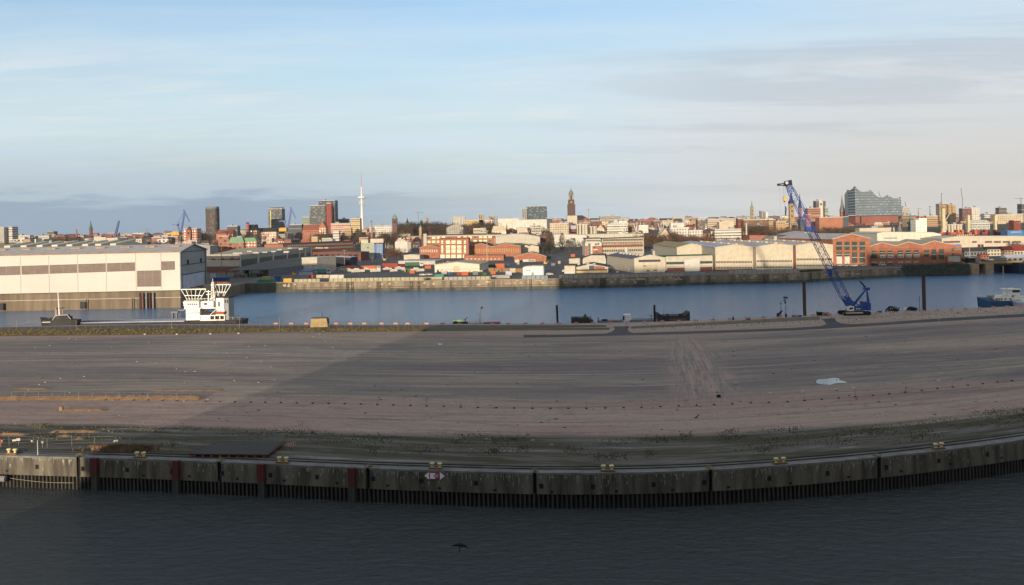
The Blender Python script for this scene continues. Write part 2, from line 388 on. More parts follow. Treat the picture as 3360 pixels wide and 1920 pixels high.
def mat_ground(name, a, b_, s1, s2, c3=None, rough=.95, sx=1.0, bump=.3):
    m = bpy.data.materials.new(name); m.use_nodes = True; t = NT(m.node_tree); t.n.clear()
    P = t.a('Mapping', {0: t.a('NewGeometry').outputs['Position'], 3: (sx, 1, 1)}).outputs[0]
    n = t.noise(P, s1, 6, .65, .3); n2 = t.noise(P, s2, 5, .7)
    c = t.mix(t.ramp(n, .38, .62), a, b_)
    if c3: c = t.mix(t.ramp(n2, .52, .68), c, c3)
    bp = t.a('Bump', {'Strength': bump, 'Distance': .2, 'Height': n2}).outputs[0]
    b = t.a('BsdfPrincipled', {'Base Color': c, 'Roughness': rough, 'Normal': bp, 'Specular IOR Level': .2})
    t.l.new(b.outputs[0], t.a('OutputMaterial').inputs[0]); return m
M_FIELD = mat_field()
M_ASPH = mat_ground('worn_asphalt', (.060, .062, .068), (.085, .085, .09), .08, .9, (.045, .045, .05), sx=.2)
M_CITYG = mat_ground('city_ground', (.11, .10, .09), (.07, .07, .065), .01, .06, (.09, .065, .05))
M_YARD = mat_ground('yard_asphalt', (.085, .085, .09), (.13, .125, .12), .05, .4, (.06, .06, .065))
# water
b = MB(); nx = 40; xs = [lerp(-3000, 3000, i / nx) for i in range(nx + 1)]
b.poly([(-6000, -110, 0), (6000, -110, 0), (6000, 1100, 0), (-6000, 1100, 0)])
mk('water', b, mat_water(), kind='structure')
# pier deck
b = MB(); NT_ = 24
run = [0.0]
for i in range(1, len(US)): run.append(run[-1] + (NEAR[i] - NEAR[i - 1]).length)
for i in range(len(US) - 1):
    for j in range(NT_):
        t0, t1 = j / NT_, (j + 1) / NT_
        q = [NEAR[i].lerp(FAR[i], t0), NEAR[i + 1].lerp(FAR[i + 1], t0), NEAR[i + 1].lerp(FAR[i + 1], t1), NEAR[i].lerp(FAR[i], t1)]
        b.poly(q, 0, [(run[i], t0), (run[i + 1], t0), (run[i + 1], t1), (run[i], t1)])
mk('pier_ground', b, M_FIELD, kind='structure')
# solid body of the pier under the deck (far side wall included)
b = MB()
for i in range(len(US) - 1):
    a, c = FAR[i], FAR[i + 1]
    b.poly([(c.x, c.y, -2), (a.x, a.y, -2), (a.x, a.y, DECK - .02), (c.x, c.y, DECK - .02)])
    a, c = NEAR[i], NEAR[i + 1]
mk('pier_edge_wall', b, mat('old_concrete_dark', (.15, .145, .13), var=.4, streak=1), loc=FAR[70], label='low dark concrete wall along the far edge of the bare pier', cat='quay wall')
# far shore
FQ = [(560, 1004), (640, 973), (740, 963), (900, 960), (1350, 954), (1800, 948), (2100, 942), (2300, 935), (2600, 929), (2750, 920), (2960, 908), (3180, 903)]
def fq(u, z=LAND):
    p = on(u, interp(FQ, u), 0); return Vector((p.x, p.y, z))
FQU = list(range(742, 3181, 40)) + [3184]
QL = [fq(u) for u in FQU]
def land_z(Y):
    return LAND if Y < 1120 else (lerp(LAND, 24, (Y - 1120) / 600) if Y < 1720 else 24.0)
b = MB()
rows = [1060, 1120, 1260, 1400, 1560, 1720, 3000, 5000, 7600]
hx = 3600
# left block: behind the slipway halls; quay line; right block behind bridge basin
left = [Vector((-1400, 560, LAND)), Vector((-330, 560, LAND)), Vector((fq(742).x - 4, 590, LAND))]
line = [Vector((-5000, 560, LAND)), Vector((-330, 556, LAND)), Vector((fq(742).x, 574, LAND))] + QL + [Vector((fq(3184).x + 2, 655, LAND)), Vector((5000, 650, LAND))]
for a, c in zip(line, line[1:]):
    b.poly([a, c, (c.x, 1060, LAND), (a.x, 1060, LAND)])
    b.poly([(a.x, a.y, -2), (c.x, c.y, -2), (c.x, c.y, LAND - 1.2), (a.x, a.y, LAND - 1.2)])
for y0, y1 in zip(rows, rows[1:]):
    for k in range(8):
        x0, x1 = lerp(-hx * (1 + y1 / 8000), hx * (1 + y1 / 8000), k / 8), lerp(-hx * (1 + y1 / 8000), hx * (1 + y1 / 8000), (k + 1) / 8)
        b.poly([(x0, y0, land_z(y0)), (x1, y0, land_z(y0)), (x1, y1, land_z(y1)), (x0, y1, land_z(y1))])
mk('ground', b, M_CITYG, kind='structure')
# paved yard laid over the shore strip
b = MB()
for a, c in zip(QL, QL[1:]):
    b.poly([(a.x, a.y + 1.5, LAND + .02), (c.x, c.y + 1.5, LAND + .02), (c.x, 1050, LAND + .02), (a.x, 1050, LAND + .02)])
mk('yard_paving', b, M_YARD, kind='structure')
# ---------------------------------------------------------------- the near pier and what stands on it
M = {}
def c_(n, rgb, **k): M[n] = mat(n, srgb(rgb), **k); return M[n]
c_('white', (186, 181, 170), var=.12); c_('offwhite', (174, 167, 152), var=.15); c_('cream', (180, 170, 150), var=.12)
c_('steel_dark', (52, 50, 50), var=.3); c_('steel_grey', (112, 114, 116), var=.2); c_('galv', (118, 116, 110), var=.1, metal=.2)
c_('red_rust', (84, 36, 32), var=.35, streak=1); c_('orange', (172, 94, 60), var=.15); c_('yellow', (182, 150, 68), var=.15)
c_('blue_crane', (34, 68, 136), var=.12, rough=.45); c_('blue', (36, 84, 140), var=.15, rough=.5); c_('navy', (26, 36, 58), var=.2)
c_('teal', (60, 130, 118), var=.2); c_('green', (58, 96, 60), var=.25); c_('red', (140, 58, 50), var=.15); c_('black', (24, 24, 26), var=.2)
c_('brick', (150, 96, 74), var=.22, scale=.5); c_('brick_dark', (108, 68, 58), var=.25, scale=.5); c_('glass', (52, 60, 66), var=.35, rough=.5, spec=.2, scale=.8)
c_('glass_green', (54, 68, 58), var=.3, rough=.5, spec=.2); c_('roof_grey', (182, 176, 172), var=.18); c_('roof_dark', (66, 64, 62), var=.2)
c_('roof_tan', (178, 164, 140), var=.2); c_('roof_olive', (150, 138, 92), var=.25); c_('roof_blue', (168, 172, 184), var=.18); c_('pane', (190, 180, 150), var=.2, rough=.3)
c_('sand', (136, 108, 80), var=.25, scale=.8); c_('roof_red', (140, 84, 66), var=.2); c_('rope', (150, 140, 120)); c_('yellowwhite', (205, 196, 140), var=.15)
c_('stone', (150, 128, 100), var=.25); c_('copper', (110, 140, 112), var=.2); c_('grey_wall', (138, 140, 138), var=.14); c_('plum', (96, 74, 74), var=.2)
M['conc'] = mat('stained_quay_concrete', (.115, .100, .076), var=.62, streak=1, scale=.8)
M['piling'] = mat('tarred_sheet_piling', (.046, .042, .036), var=.5, streak=1, scale=1.2)
M['coping'] = mat('quay_coping_concrete', (.16, .155, .145), var=.35, scale=.6)
def near_i(u, arr=None):
    arr = arr or NEAR; i = min(max((u + 400) / 30, 0), len(US) - 1.001); k = int(i); f = i - k
    p = arr[k].lerp(arr[k + 1], f); d = (arr[k + 1] - arr[k]).normalized(); return p, Vector((d.y, -d.x, 0)), d
def wp(u, z, off=0.0):
    p, n, d = near_i(u); return Vector((p.x + n.x * off, p.y + n.y * off, z))
def strip(mb, uA, uB, z0, z1, off0, off1, mi=0, step=30):
    """swept rectangle following the near quay line"""
    us = [uA]; 
    while us[-1] < uB - 1: us.append(min(us[-1] + step, uB))
    for a, c in zip(us, us[1:]):
        P = [wp(a, z0, off0), wp(a, z0, off1), wp(a, z1, off1), wp(a, z1, off0)]; Q = [wp(c, z0, off0), wp(c, z0, off1), wp(c, z1, off1), wp(c, z1, off0)]
        for i in range(4): j = (i + 1) % 4; mb.poly([P[i], P[j], Q[j], Q[i]], mi)
LAD = [260, 722, 1210, 1757, 2333, 2885]
q = thing('quay_wall', 'long stained concrete quay wall on dark sheet piling across the foreground', 'quay wall', wp(1680, 0))
b = MB(); prev = -400
for L in LAD + [3800]:
    e = L - 6 if L < 3800 else 3800
    strip(b, prev, e, 1.75, DECK - .22, -.6, .0); strip(b, prev, e, DECK - .22, DECK + .04, -1.3, .06, 1)
    prev = L + 6
mk('concrete_face', b, [M['conc'], M['coping']], q)
b = MB()
for L in LAD: strip(b, L - 6, L + 6, -.5, DECK - .1, -.75, -.5)
mk('ladder_slot', b, M['black'], q)
b = MB(); ua = -400; pitch = .58; k = 0
while ua < 3795:
    p0, n, d = near_i(ua); du = pitch / ((NEAR[1] - NEAR[0]).length / 30) if ua < -370 else pitch / ((near_i(min(ua + 20, 3799))[0] - p0).length / 20)
    ub = min(ua + du, 3799)
    pts = [(ua, -.6), (lerp(ua, ub, .12), -.08), (lerp(ua, ub, .48), -.08), (lerp(ua, ub, .6), -.6), (ub, -.6)]
    for (a0, o0), (a1, o1) in zip(pts, pts[1:]):
        b.poly([wp(a0, -1, o0), wp(a1, -1, o1), wp(a1, 1.9, o1), wp(a0, 1.9, o0)])
    ua = ub
mk('sheet_piling', b, M['piling'], q)
for i, L in enumerate(LAD):
    b = MB(); p, n, d = near_i(L)
    for s in (-.16, .16): b.bar(p + d * s + n * -.32 + Vector((0, 0, -4.2)), p + d * s + n * -.32 + Vector((0, 0, .05)), .05)
    for z in range(12): b.bar(p + d * -.16 + n * -.32 + Vector((0, 0, -4.1 + z * .35)), p + d * .16 + n * -.32 + Vector((0, 0, -4.1 + z * .35)), .035)
    ld = mk('ladder', b, M['steel_dark'], q)
    b = MB(); R0 = .52
    for s in (0, .35):
        pr = None
        for a in range(9):
            t = math.pi * a / 8; w = p + d * (math.cos(t) * R0) + n * (-.2 - s) + Vector((0, 0, math.sin(t) * .42 + .04))
            if pr: b.bar(pr, w, .05)
            pr = w
    mk('hoop', b, mat('faded_yellow_paint', srgb((128, 116, 44)), var=.2), q).parent = ld
REC = [(25, 1545, 0), (124, 1532, 1), (274, 1538, 1), (420, 1542, 1), (473, 1561, 0), (567, 1547, 1), (623, 1563, 0), (732, 1553, 1), (780, 1571, 0), (890, 1559, 1), (935, 1577, 0),
       (1043, 1565, 1), (1108, 1585, 0), (1227, 1571, 1), (1274, 1593, 0), (1385, 1578, 1), (1444, 1602, 0), (1564, 1585, 1), (1626, 1608, 0), (1778, 1595, 1), (1812, 1614, 0), (1947, 1597, 1),
       (2024, 1612, 0), (2146, 1590, 1), (2208, 1607, 0), (2312, 1583, 1), (2391, 1599, 0), (2525, 1570, 1), (2594, 1585, 0), (2716, 1553, 1), (2785, 1565, 0), (2909, 1534, 1), (2957, 1546, 0),
       (3081, 1512, 1), (3119, 1522, 0), (3240, 1491, 1), (3286, 1502, 0)]
for u, v, big in REC:
    p, n, d = near_i(u); z = zat(u, v, p.y); w = .26 if big else .2; h = .3 if big else .14
    b = MB(); c0 = Vector((p.x, p.y, z))
    b.obox(c0 + n * .0, d * (w + .04), n * .03, (0, 0, h + .04), 0); b.obox(c0 + n * .03, d * w, n * .012, (0, 0, h), 1)
    mk('recess', b, [M['conc'], M['black']], q)
# white lime drips and pale stains with a shape of their own
b = MB(); rr = random.Random(3)
for k in range(620):
    u = rr.uniform(0, 3360); w = rr.uniform(.02, .10); h = rr.choice((.12, .2, .35, .5, .9)) * rr.uniform(.6, 1.2)
    if any(abs(u - L) < 14 for L in LAD): continue
    p, n, d = near_i(u); z1 = DECK - .24 - (rr.uniform(0, .1) if rr.random() < .8 else rr.uniform(.2, 1.4)); c0 = Vector((p.x, p.y, 0)) + n * .012
    b.poly([c0 + d * -w * .4 + Vector((0, 0, z1 - h)), c0 + d * w * .3 + Vector((0, 0, z1 - h * .8)), c0 + d * w + Vector((0, 0, z1)), c0 + d * -w + Vector((0, 0, z1))])
mk('lime_streaks', b, mat('lime_streak', srgb((150, 146, 132)), var=.4, scale=3), q)['kind'] = 'stuff'
# crane rails and the concrete beam they lie in
b = MB(); strip(b, -400, 3800, DECK + .006, DECK + .012, -3.6, -1.35); mk('rail_beam', b, mat('rail_beam_concrete', (.115, .112, .105), var=.4), kind='structure')
for k, o in enumerate((-1.9, -3.1)):
    b = MB(); strip(b, -400, 3800, DECK + .01, DECK + .13, o - .05, o + .05)
    mk('crane_rail', b, M['steel_dark'], loc=wp(1680, DECK), label=('dark steel crane rail nearest the quay edge', 'dark steel crane rail second from the quay edge')[k], cat='rail')
# double bollards
def bollard(first=[None]):
    if first[0]: return first[0]
    t = thing('double_bollard', '', 'bollard', (0, 0, 0), 'double mooring bollards along the near quay')
    b = MB(); b.box(-.95, -.3, 0, .95, .3, .1); b.box(-.75, -.34, .1, .75, .34, .2, 0); mk('base_plate', b, mat('bollard_base', srgb((128, 88, 50)), var=.3), t)
    for s in (-.5, .5):
        b = MB(); b.lathe((s, 0, .1), [(.2, 0), (.16, .25), (.17, .4), (.31, .48), (.33, .6), (.26, .68), (.08, .7)], 12); mk('post', b, M['yellowwhite'], t)
    first[0] = t; return t
BL = [(30, 'yellow double bollard in sunlight at the left end of the quay'), (453, 'white double bollard between the first and second red fender piles'), (922, 'double bollard between the third and fourth red fender piles'),
      (1428, 'double bollard standing directly above the red and white sign board'), (1997, 'double bollard between the fourth and fifth wall ladders from the left'), (2570, 'double bollard between the two rightmost wall ladders'),
      (3095, 'rightmost double bollard on the quay edge')]
for i, (u, lb) in enumerate(BL):
    p, n, d = near_i(u); loc = p + n * -.75 + Vector((0, 0, .04)); rz = math.atan2(d.y, d.x)
    if i == 0:
        o = bollard(); o.location = loc; o.rotation_euler = (0, 0, rz); o['label'] = lb
    else: dup(bollard(), loc, rz, lb)
# red fender piles
FP = [(317, 12, 'leftmost red steel fender pile'), (585, 10, 'second red steel fender pile from the left'), (864, 12, 'third red steel fender pile from the left'), (1161, 11, 'rightmost red steel fender pile')]
for u, hw, lb in FP:
    p, n, d = near_i(u); t = thing('fender_pile', lb + ' bolted to the quay wall', 'fender pile', (p.x, p.y, 0), 'red fender piles on the quay wall'); w = hw * p.y / F
    b = MB(); b.obox(Vector((p.x, p.y, 3.35)) + n * .35, d * w, n * .33, (0, 0, 1.12)); mk('red_sleeve', b, M['red_rust'], t)
    b = MB(); b.obox(Vector((p.x, p.y, .7)) + n * .32, d * w * .9, n * .28, (0, 0, 1.5)); mk('pile', b, M['piling'], t)
# sign board with 20
p, n, d = near_i(1429); sc = p.y / F; t = thing('mooring_sign', 'red bordered white board reading 20 with a white triangle on each side', 'sign', (p.x, p.y, zat(1429, 1561, p.y)))
c0 = ROOT[t.name] + n * .1
b = MB(); b.obox(c0, d * 17 * sc, n * .04, (0, 0, 12.5 * sc)); mk('red_board', b, mat('sign_red', srgb((170, 24, 50)), var=.08), t)
b = MB(); b.obox(c0 + n * .05 + d * -1 * sc, d * 13.5 * sc, n * .012, (0, 0, 9.2 * sc)); wf = mk('white_field', b, mat('sign_white', srgb((228, 224, 226)), var=.06), t)
b = MB(); q0 = c0 + n * .07
b.poly([q0 + d * -2.5 * sc, q0 + d * 4.5 * sc + Vector((0, 0, -9 * sc)), q0 + d * 12.4 * sc + Vector((0, 0, -9 * sc)), q0 + d * 12.4 * sc + Vector((0, 0, 9 * sc)), q0 + d * 4.5 * sc + Vector((0, 0, 9 * sc))])
mk('black_diamond', b, M['black'], t)
for s in (-1, 1):
    b = MB(); a0 = c0 + d * s * 18.5 * sc
    pts = [a0 + Vector((0, 0, 12.5 * sc)), a0 - Vector((0, 0, 12.5 * sc)), a0 + d * s * 16 * sc]
    if s > 0: pts = [pts[1], pts[0], pts[2]][::-1]
    b.poly([x + n * .04 for x in pts]); b.poly([x - n * .04 for x in pts[::-1]])
    for i in range(3): j = (i + 1) % 3; b.poly([pts[j] + n * .04, pts[i] + n * .04, pts[i] - n * .04, pts[j] - n * .04])
    mk('triangle_plate', b, mat('sign_white', None), t)
def text(body, size, loc, dvec, nvec, m, parent, name='lettering', ext=.01):
    cu = bpy.data.curves.new(name, 'FONT'); cu.body = body; cu.size = size; cu.align_x = 'CENTER'; cu.align_y = 'CENTER'; cu.extrude = ext; cu.materials.append(m)
    o = bpy.data.objects.new(name, cu); C.objects.link(o)
    z = Vector(nvec).normalized(); x = Vector(dvec).normalized(); y = z.cross(x)
    mw = Matrix((x, y, z)).transposed().to_4x4(); mw.translation = Vector(loc) - ROOT[parent.name]
    me = bpy.data.meshes.new_from_object(o); me.materials.clear(); me.materials.append(m); bpy.data.objects.remove(o); bpy.data.curves.remove(cu)
    o = bpy.data.objects.new(name, me); C.objects.link(o); o.parent = parent; o.matrix_local = mw; return o
text('20', 14.5 * sc, c0 + n * .085 + d * 6.0 * sc, d, n, mat('sign_white', None), t)
def stencil(body, u, v, px):
    p, n, d = near_i(u); s = p.y / F; text(body, px * s, Vector((p.x, p.y, EYE - (v - HOR) * s)) + n * .02, d, n, mat('worn_stencil', srgb((98, 98, 98)), var=.3, scale=4), q, 'stencilled_name')
stencil('Rotterdam', 2445, 1555, 15) if False else None
# roller fender with rope at the left
p, n, d = near_i(22); t = thing('roller_fender', 'grey cylindrical roller fender hanging against the sunlit end of the quay wall', 'fender', (p.x, p.y, 1.2))
c1 = Vector((p.x, p.y, 1.35)) + n * .8; b = MB(); b.tube(c1 - d * .75, c1 + d * .6, .42, n=16); mk('roller', b, M['steel_grey'], t)
b = MB(); b.tube(c1 + d * .6, c1 + d * .95, .36, n=14); b.bar(c1 + d * .9, c1 + d * .9 - n * .8, .12); mk('bracket', b, M['black'], t)
b = MB(); prv = None
for k in range(13):
    w = wp(40 + k * 17.5, 1.35 - .2 * math.sin(k / 12 * math.pi) - k * .03, .35)
    if prv: b.bar(prv, w, .04)
    prv = w
mk('mooring_rope', b, M['rope'], loc=wp(40, 1.3), label='thin slack rope running from the roller fender along the sheet piling', cat='rope')
# ------------- road, tracks, sheets on the deck
def sheet(name, rows, m, dz=.006, jit=0, uvs=False, kind='structure'):
    """rows of pixel points laid on the deck (near side / far side pairs)"""
    b = MB(); rn = random.Random(5); run = 0
    P = [[on(u, v, DECK + dz) for u, v in r] for r in rows]
    if jit: P = [[p + Vector((rn.uniform(-jit, jit), rn.uniform(-jit, jit), 0)) for p in r] for r in P]
    for a, c in zip(P, P[1:]):
        L = (c[0] - a[0]).length
        n_ = len(a)
        for i in range(n_ - 1):
            b.poly([a[i], c[i], c[i + 1], a[i + 1]], 0, [(run, i / (n_ - 1)), (run + L, i / (n_ - 1)), (run + L, (i + 1) / (n_ - 1)), (run, (i + 1) / (n_ - 1))])
        run += L
    # face up
    for k, f in enumerate(b.f):
        p0, p1, p2 = (Vector(b.v[i]) for i in f[:3])
        if (p1 - p0).cross(p2 - p0).z < 0: b.f[k] = tuple(reversed(f)); b.uv[k] = list(reversed(b.uv[k]))
    return mk(name, b, m, kind=kind)
RD = [(1718, 1108, 1099), (1850, 1106, 1098), (2010, 1102, 1094), (2240, 1096, 1088), (2460, 1089, 1081), (2600, 1085, 1076), (2721, 1078, 1068), (2900, 1067, 1058), (3085, 1055, 1045), (3360, 1040, 1030), (3700, 1024, 1014)]
sheet('service_road', [[(u, a), (u, c)] for u, a, c in RD], M_ASPH)
sheet('road_branch', [[(1985, 1096), (2078, 1094)], [(2008, 1088), (2062, 1087)], [(2018, 1080), (2060, 1079)], [(2012, 1071), (2066, 1070)]], M_ASPH, .010)
sheet('road_branch', [[(2692, 1070), (2800, 1064)], [(2712, 1064), (2760, 1061)], [(2706, 1056), (2744, 1054)], [(2696, 1047), (2738, 1044)]], M_ASPH, .010)
QR = [(-300, 1090, 1079), (0, 1084, 1074), (450, 1079, 1067), (900, 1080, 1068), (1400, 1079, 1067), (1750, 1077, 1067), (1990, 1073, 1066)]
sheet('quay_track', [[(u, a), (u, c)] for u, a, c in QR], mat_ground('dark_track', (.075, .07, .07), (.10, .092, .085), .05, .5, (.13, .10, .08), sx=.2))
M_GR = mat_ground('rough_grass_ground', (.085, .088, .035), (.15, .095, .045), .06, .7, (.05, .065, .025), sx=.15)
GR = [(-300, 1112, 1090), (0, 1103, 1084), (450, 1099, 1079), (900, 1089, 1080), (1300, 1088, 1079), (1750, 1084, 1077), (2000, 1083, 1075)]
sheet('grass_verge', [[(u, a), (u, (a + c) / 2), (u, c)] for u, a, c in GR], M_GR, .012, .25)
sheet('grass_verge', [[(2070, 1079), (2070, 1071)], [(2300, 1068), (2300, 1059)], [(2600, 1053), (2600, 1042)], [(2690, 1049), (2690, 1039)]], mat_ground('thin_verge', (.12, .115, .08), (.15, .125, .095), .05, .7, (.09, .10, .05), sx=.2), .012)
M_PALE = mat('pale_compacted_ruts', (.36, .31, .28), var=.4, scale=.6)
TR = [(2208, 1120), (2215, 1131), (2206, 1145), (2204, 1160), (2212, 1180), (2216, 1198), (2219, 1215), (2224, 1228), (2238, 1242), (2251, 1254), (2247, 1268), (2243, 1280), (2249, 1294), (2260, 1308)]
for off, w in ((0, 1.6), (20, 1.6), (44, 1.2)):
    rws = [[(u + off * (1 + (v - 1120) / 500), v), (u + off * (1 + (v - 1120) / 500) + w, v)] for u, v in TR]
    sheet('wheel_rut', rws, M_PALE, .018)
for (a, va, vb, c, th) in ((0, 1156, 1160, 1500, 1.0), (700, 1160, 1164, 1960, .8), (0, 1182, 1184, 1300, .6), (300, 1186, 1183, 1600, .6), (0, 1232, 1236, 700, .5), (900, 1203, 1199, 1900, .5), (980, 1360, 1374, 1320, .9), (0, 1330, 1338, 900, .7),
                          (1100, 1152, 1158, 1700, .7), (2480, 1145, 1128, 3360, .8), (2300, 1370, 1352, 2900, .7), (1500, 1400, 1404, 2100, .8), (2600, 1215, 1190, 3360, .8)):
    n_ = 14; rws = []
    for k in range(n_ + 1):
        u = lerp(a, c, k / n_); v = lerp(va, vb, k / n_) + math.sin(k * 1.1 + a) * .5; rws.append([(u, v + th), (u, v)])
    sheet('wheel_rut', rws, M_PALE if th > .55 else M['coping'], .010)
# puddles
M_PUD = bpy.data.materials.new('puddle_water'); M_PUD.use_nodes = True
_b = M_PUD.node_tree.nodes['Principled BSDF']; _b.inputs['Base Color'].default_value = (.12, .14, .16, 1); _b.inputs['Roughness'].default_value = .12; _b.inputs['Specular IOR Level'].default_value = .4
PU = [(2678, 1252), (2682, 1259), (2700, 1261), (2722, 1263), (2745, 1257), (2765, 1256), (2781, 1257), (2770, 1251), (2752, 1247), (2755, 1242), (2735, 1240), (2712, 1243), (2690, 1244), (2681, 1246)]
b = MB(); b.poly([on(u, v, DECK + .02) for u, v in PU][::-1])
if (Vector(b.v[1]) - Vector(b.v[0])).cross(Vector(b.v[2]) - Vector(b.v[0])).z < 0: pass
mk('puddle', b, M_PUD, kind='structure')
b = MB(); b.poly([on(u, v, DECK + .02) for u, v in [(1434, 1129), (1440, 1130.6), (1449, 1130), (1452, 1128.6), (1443, 1127.6)]]); mk('puddle', b, M_PUD, kind='structure')
# sand banks catching the low sun on the left
def bank(u0, u1, v, h=.5, d=1.3, seed=1):
    b = MB(); rn = random.Random(seed); n_ = max(6, int((u1 - u0) / 12)); rows = []
    for k in range(n_ + 1):
        e = min(1, k / 1.5, (n_ - k) / 1.5); p = on(lerp(u0, u1, k / n_), v + rn.uniform(-.6, .6), DECK); hh = h * e * rn.uniform(.8, 1.1)
        rows.append([(p.x, p.y, DECK - .03), (p.x, p.y + d * .55, DECK + hh * .55), (p.x, p.y + d, DECK + hh), (p.x, p.y + d * 1.6, DECK + hh * .9), (p.x, p.y + d * 3, DECK - .03)])
    for a, c in zip(rows, rows[1:]):
        for i in range(4): b.poly([a[i], c[i], c[i + 1], a[i + 1]], 0, None, True)
    mk('sand_bank', b, M['sand'], kind='structure')
bank(-60, 658, 1314, .6, 1.6, 1); bank(190, 342, 1351, .35, .9, 2); bank(40, 160, 1279, .25, .8, 3); bank(490, 730, 1284, .22, .8, 4); bank(155, 320, 1421, .3, .7, 5); bank(-20, 85, 1430, .3, .6, 6); bank(180, 225, 1435, .25, .6, 7); bank(240, 270, 1444, .25, .6, 8)
p = on(201, 1347, DECK); b = MB(); b.prism([(p.x - .28, p.y - .25), (p.x + .28, p.y - .25), (p.x + .28, p.y + .25), (p.x - .28, p.y + .25)], DECK, DECK + .62); b.box(p.x - .22, p.y - .2, DECK + .62, p.x + .22, p.y + .2, DECK + .7)
mk('concrete_block', b, M['sand'], loc=p, label='small square sandy concrete block standing on the sunlit gravel', cat='block')
p = on(2358, 1304, DECK); b = MB(); b.box(p.x - .3, p.y - .3, DECK, p.x + .3, p.y + .3, DECK + .4); b.box(p.x - .34, p.y - .34, DECK + .4, p.x + .34, p.y + .34, DECK + .46)
mk('utility_box', b, M['black'], loc=p, label='small black box beside the churned dirt lane', cat='box')
p = on(2287, 1372, DECK); b = MB(); b.bar(p + Vector((-.3, 0, .05)), p + Vector((.35, 0, .5)), .12); b.bar(p + Vector((-.4, .1, .05)), p + Vector((.1, 0, .08)), .1)
mk('scrap_post', b, M['steel_dark'], loc=p, label='bent dark post lying in the brown gravel below the dirt lane', cat='post')
for i, (u, v) in enumerate(((2526, 1293), (2634, 1287), (2744, 1280), (2800, 1276), (3080, 1250), (475, 1098), (580, 1098), (690, 1097), (782, 1095), (1060, 1088), (380, 1450), (48, 1447))):
    p = on(u, v, DECK); b = MB(); b.obox(p + Vector((0, 0, .12)), (.28, .05, .02), (-.05, .2, 0), (0, .02, .12)); b.obox(p + Vector((.2, .1, .08)), (.15, 0, .03), (0, .12, 0), (0, 0, .08))
    mk('white_stone', b, M['white'], loc=p, label='small broken white stone ' + ('first of the four right of the dirt lane', 'second of the four right of the dirt lane', 'below the puddle, third right of the dirt lane', 'just right below the puddle', 'on the field near the right edge', 'first of four in the grass below the white ship', 'second of four in the grass below the white ship', 'third of four in the grass below the white ship', 'last of four in the grass below the white ship', 'in front of the beige hut', 'in the verge near the reeds at left', 'beside the life ring post')[i], cat='stone', group='white stones on the pier')
def nth(i):
    w = {1: 'first', 2: 'second', 3: 'third'}.get(i)
    return w or str(i) + ('th' if 10 < i % 100 < 14 else {1: 'st', 2: 'nd', 3: 'rd'}.get(i % 10, 'th'))
# row of fence feet
FT = [(38, 1311), (83, 1311), (127, 1311), (172, 1311), (213, 1311), (258, 1312), (303, 1312), (348, 1313), (391, 1313), (438, 1314), (485, 1314), (532, 1315), (579, 1316), (675, 1318), (722, 1319), (771, 1320), (823, 1320), (871, 1321),
      (922, 1322), (974, 1323), (1026, 1324), (1078, 1325), (1131, 1326), (1184, 1327), (1238, 1328), (1291, 1330), (1347, 1331), (1400, 1333), (1456, 1334), (1512, 1336), (1568, 1338), (1629, 1339), (1687, 1340), (1747, 1341),
      (1806, 1341), (1865, 1341), (1924, 1341), (1986, 1340), (2046, 1339), (2105, 1338), (2167, 1335), (2227, 1333), (2286, 1331), (2343, 1329), (2403, 1326), (2464, 1323), (2523, 1321), (2584, 1319), (2640, 1315), (2696, 1311),
      (2752, 1307), (2807, 1303), (2864, 1298), (2918, 1293), (2970, 1288), (3025, 1282), (3076, 1276), (3126, 1271), (3176, 1265), (3225, 1260), (3273, 1255), (3320, 1250)]
b = MB(); b.box(-.2, -.13, 0, .2, .13, .1); b.box(-.14, -.08, .1, .14, .08, .16)
f0 = mk('fence_foot', b, M['steel_dark'], label='black fence foot in the long row across the bare field', cat='fence foot', group='black fence feet in a row across the field')
for i, (u, v) in enumerate(FT):
    p = on(u, v, DECK + .015)
    o = f0
    if i: o = dup(f0, p, random.uniform(-.3, .3))
    else: f0.location = p
    o['label'] = 'black fence foot ' + ('under the wire fence by the sand bank, ' if i < 13 else 'in the bare field row, ') + nth(i + 1) + ' from left'
for u, v in FT[18::3]:
    p = on(u, v, DECK); b = MB(); b.bar(p, p + Vector((random.uniform(-.15, .15), 0, 1.3)), .035); mk('fence_post', b, M['steel_grey'], loc=p, label='thin leftover post on a fence foot, %s from the left' % nth(FT.index((u, v)) // 3 - 5), cat='fence post', group='thin leftover posts along the fence feet')
def fence(name, label, pts, h, pr=.03, wires=4, m=None, cat='fence', foot=0):
    m = m or M['galv']; t = thing(name, label, cat, pts[0])
    for p in pts:
        b = MB(); b.bar(p, p + Vector((0, 0, h)), pr); mk('post', b, m, t)
    b = MB()
    for a, c in zip(pts, pts[1:]):
        for k in range(wires): z = h * (1 - k / wires * .95); b.bar(a + Vector((0, 0, z)), c + Vector((0, 0, z)), .014 if k else .026)
    mk('wire_mesh', b, m, t); return t
fence('mesh_fence', 'low wire fence on black feet in front of the sunlit sand bank', [on(u, v, DECK) for u, v in FT[:13]] + [on(627, 1317, DECK)], 1.45, .05, 3)
fence('mesh_fence', 'long wire fence on thin posts along the far pier edge at left', [on(u, interp(FARE, u) + 14, DECK) for u in range(-20, 1420, 25)], 1.4, .05, 4)
fence('mesh_fence', 'sparse wire fence on thin posts beside the near quay edge at left', [on(u, v, DECK) for u, v in ((-30, 1462), (30, 1462), (110, 1464), (155, 1470), (236, 1464), (310, 1464), (383, 1463), (440, 1462), (500, 1464), (560, 1465))], 1.35, .045, 3)
fence('mesh_fence', 'short wire fence of dark posts behind the grating platform', [on(u, v, DECK) for u, v in ((742, 1466), (800, 1466), (860, 1468), (966, 1471))], 1.6, .045, 3, M['steel_grey'])
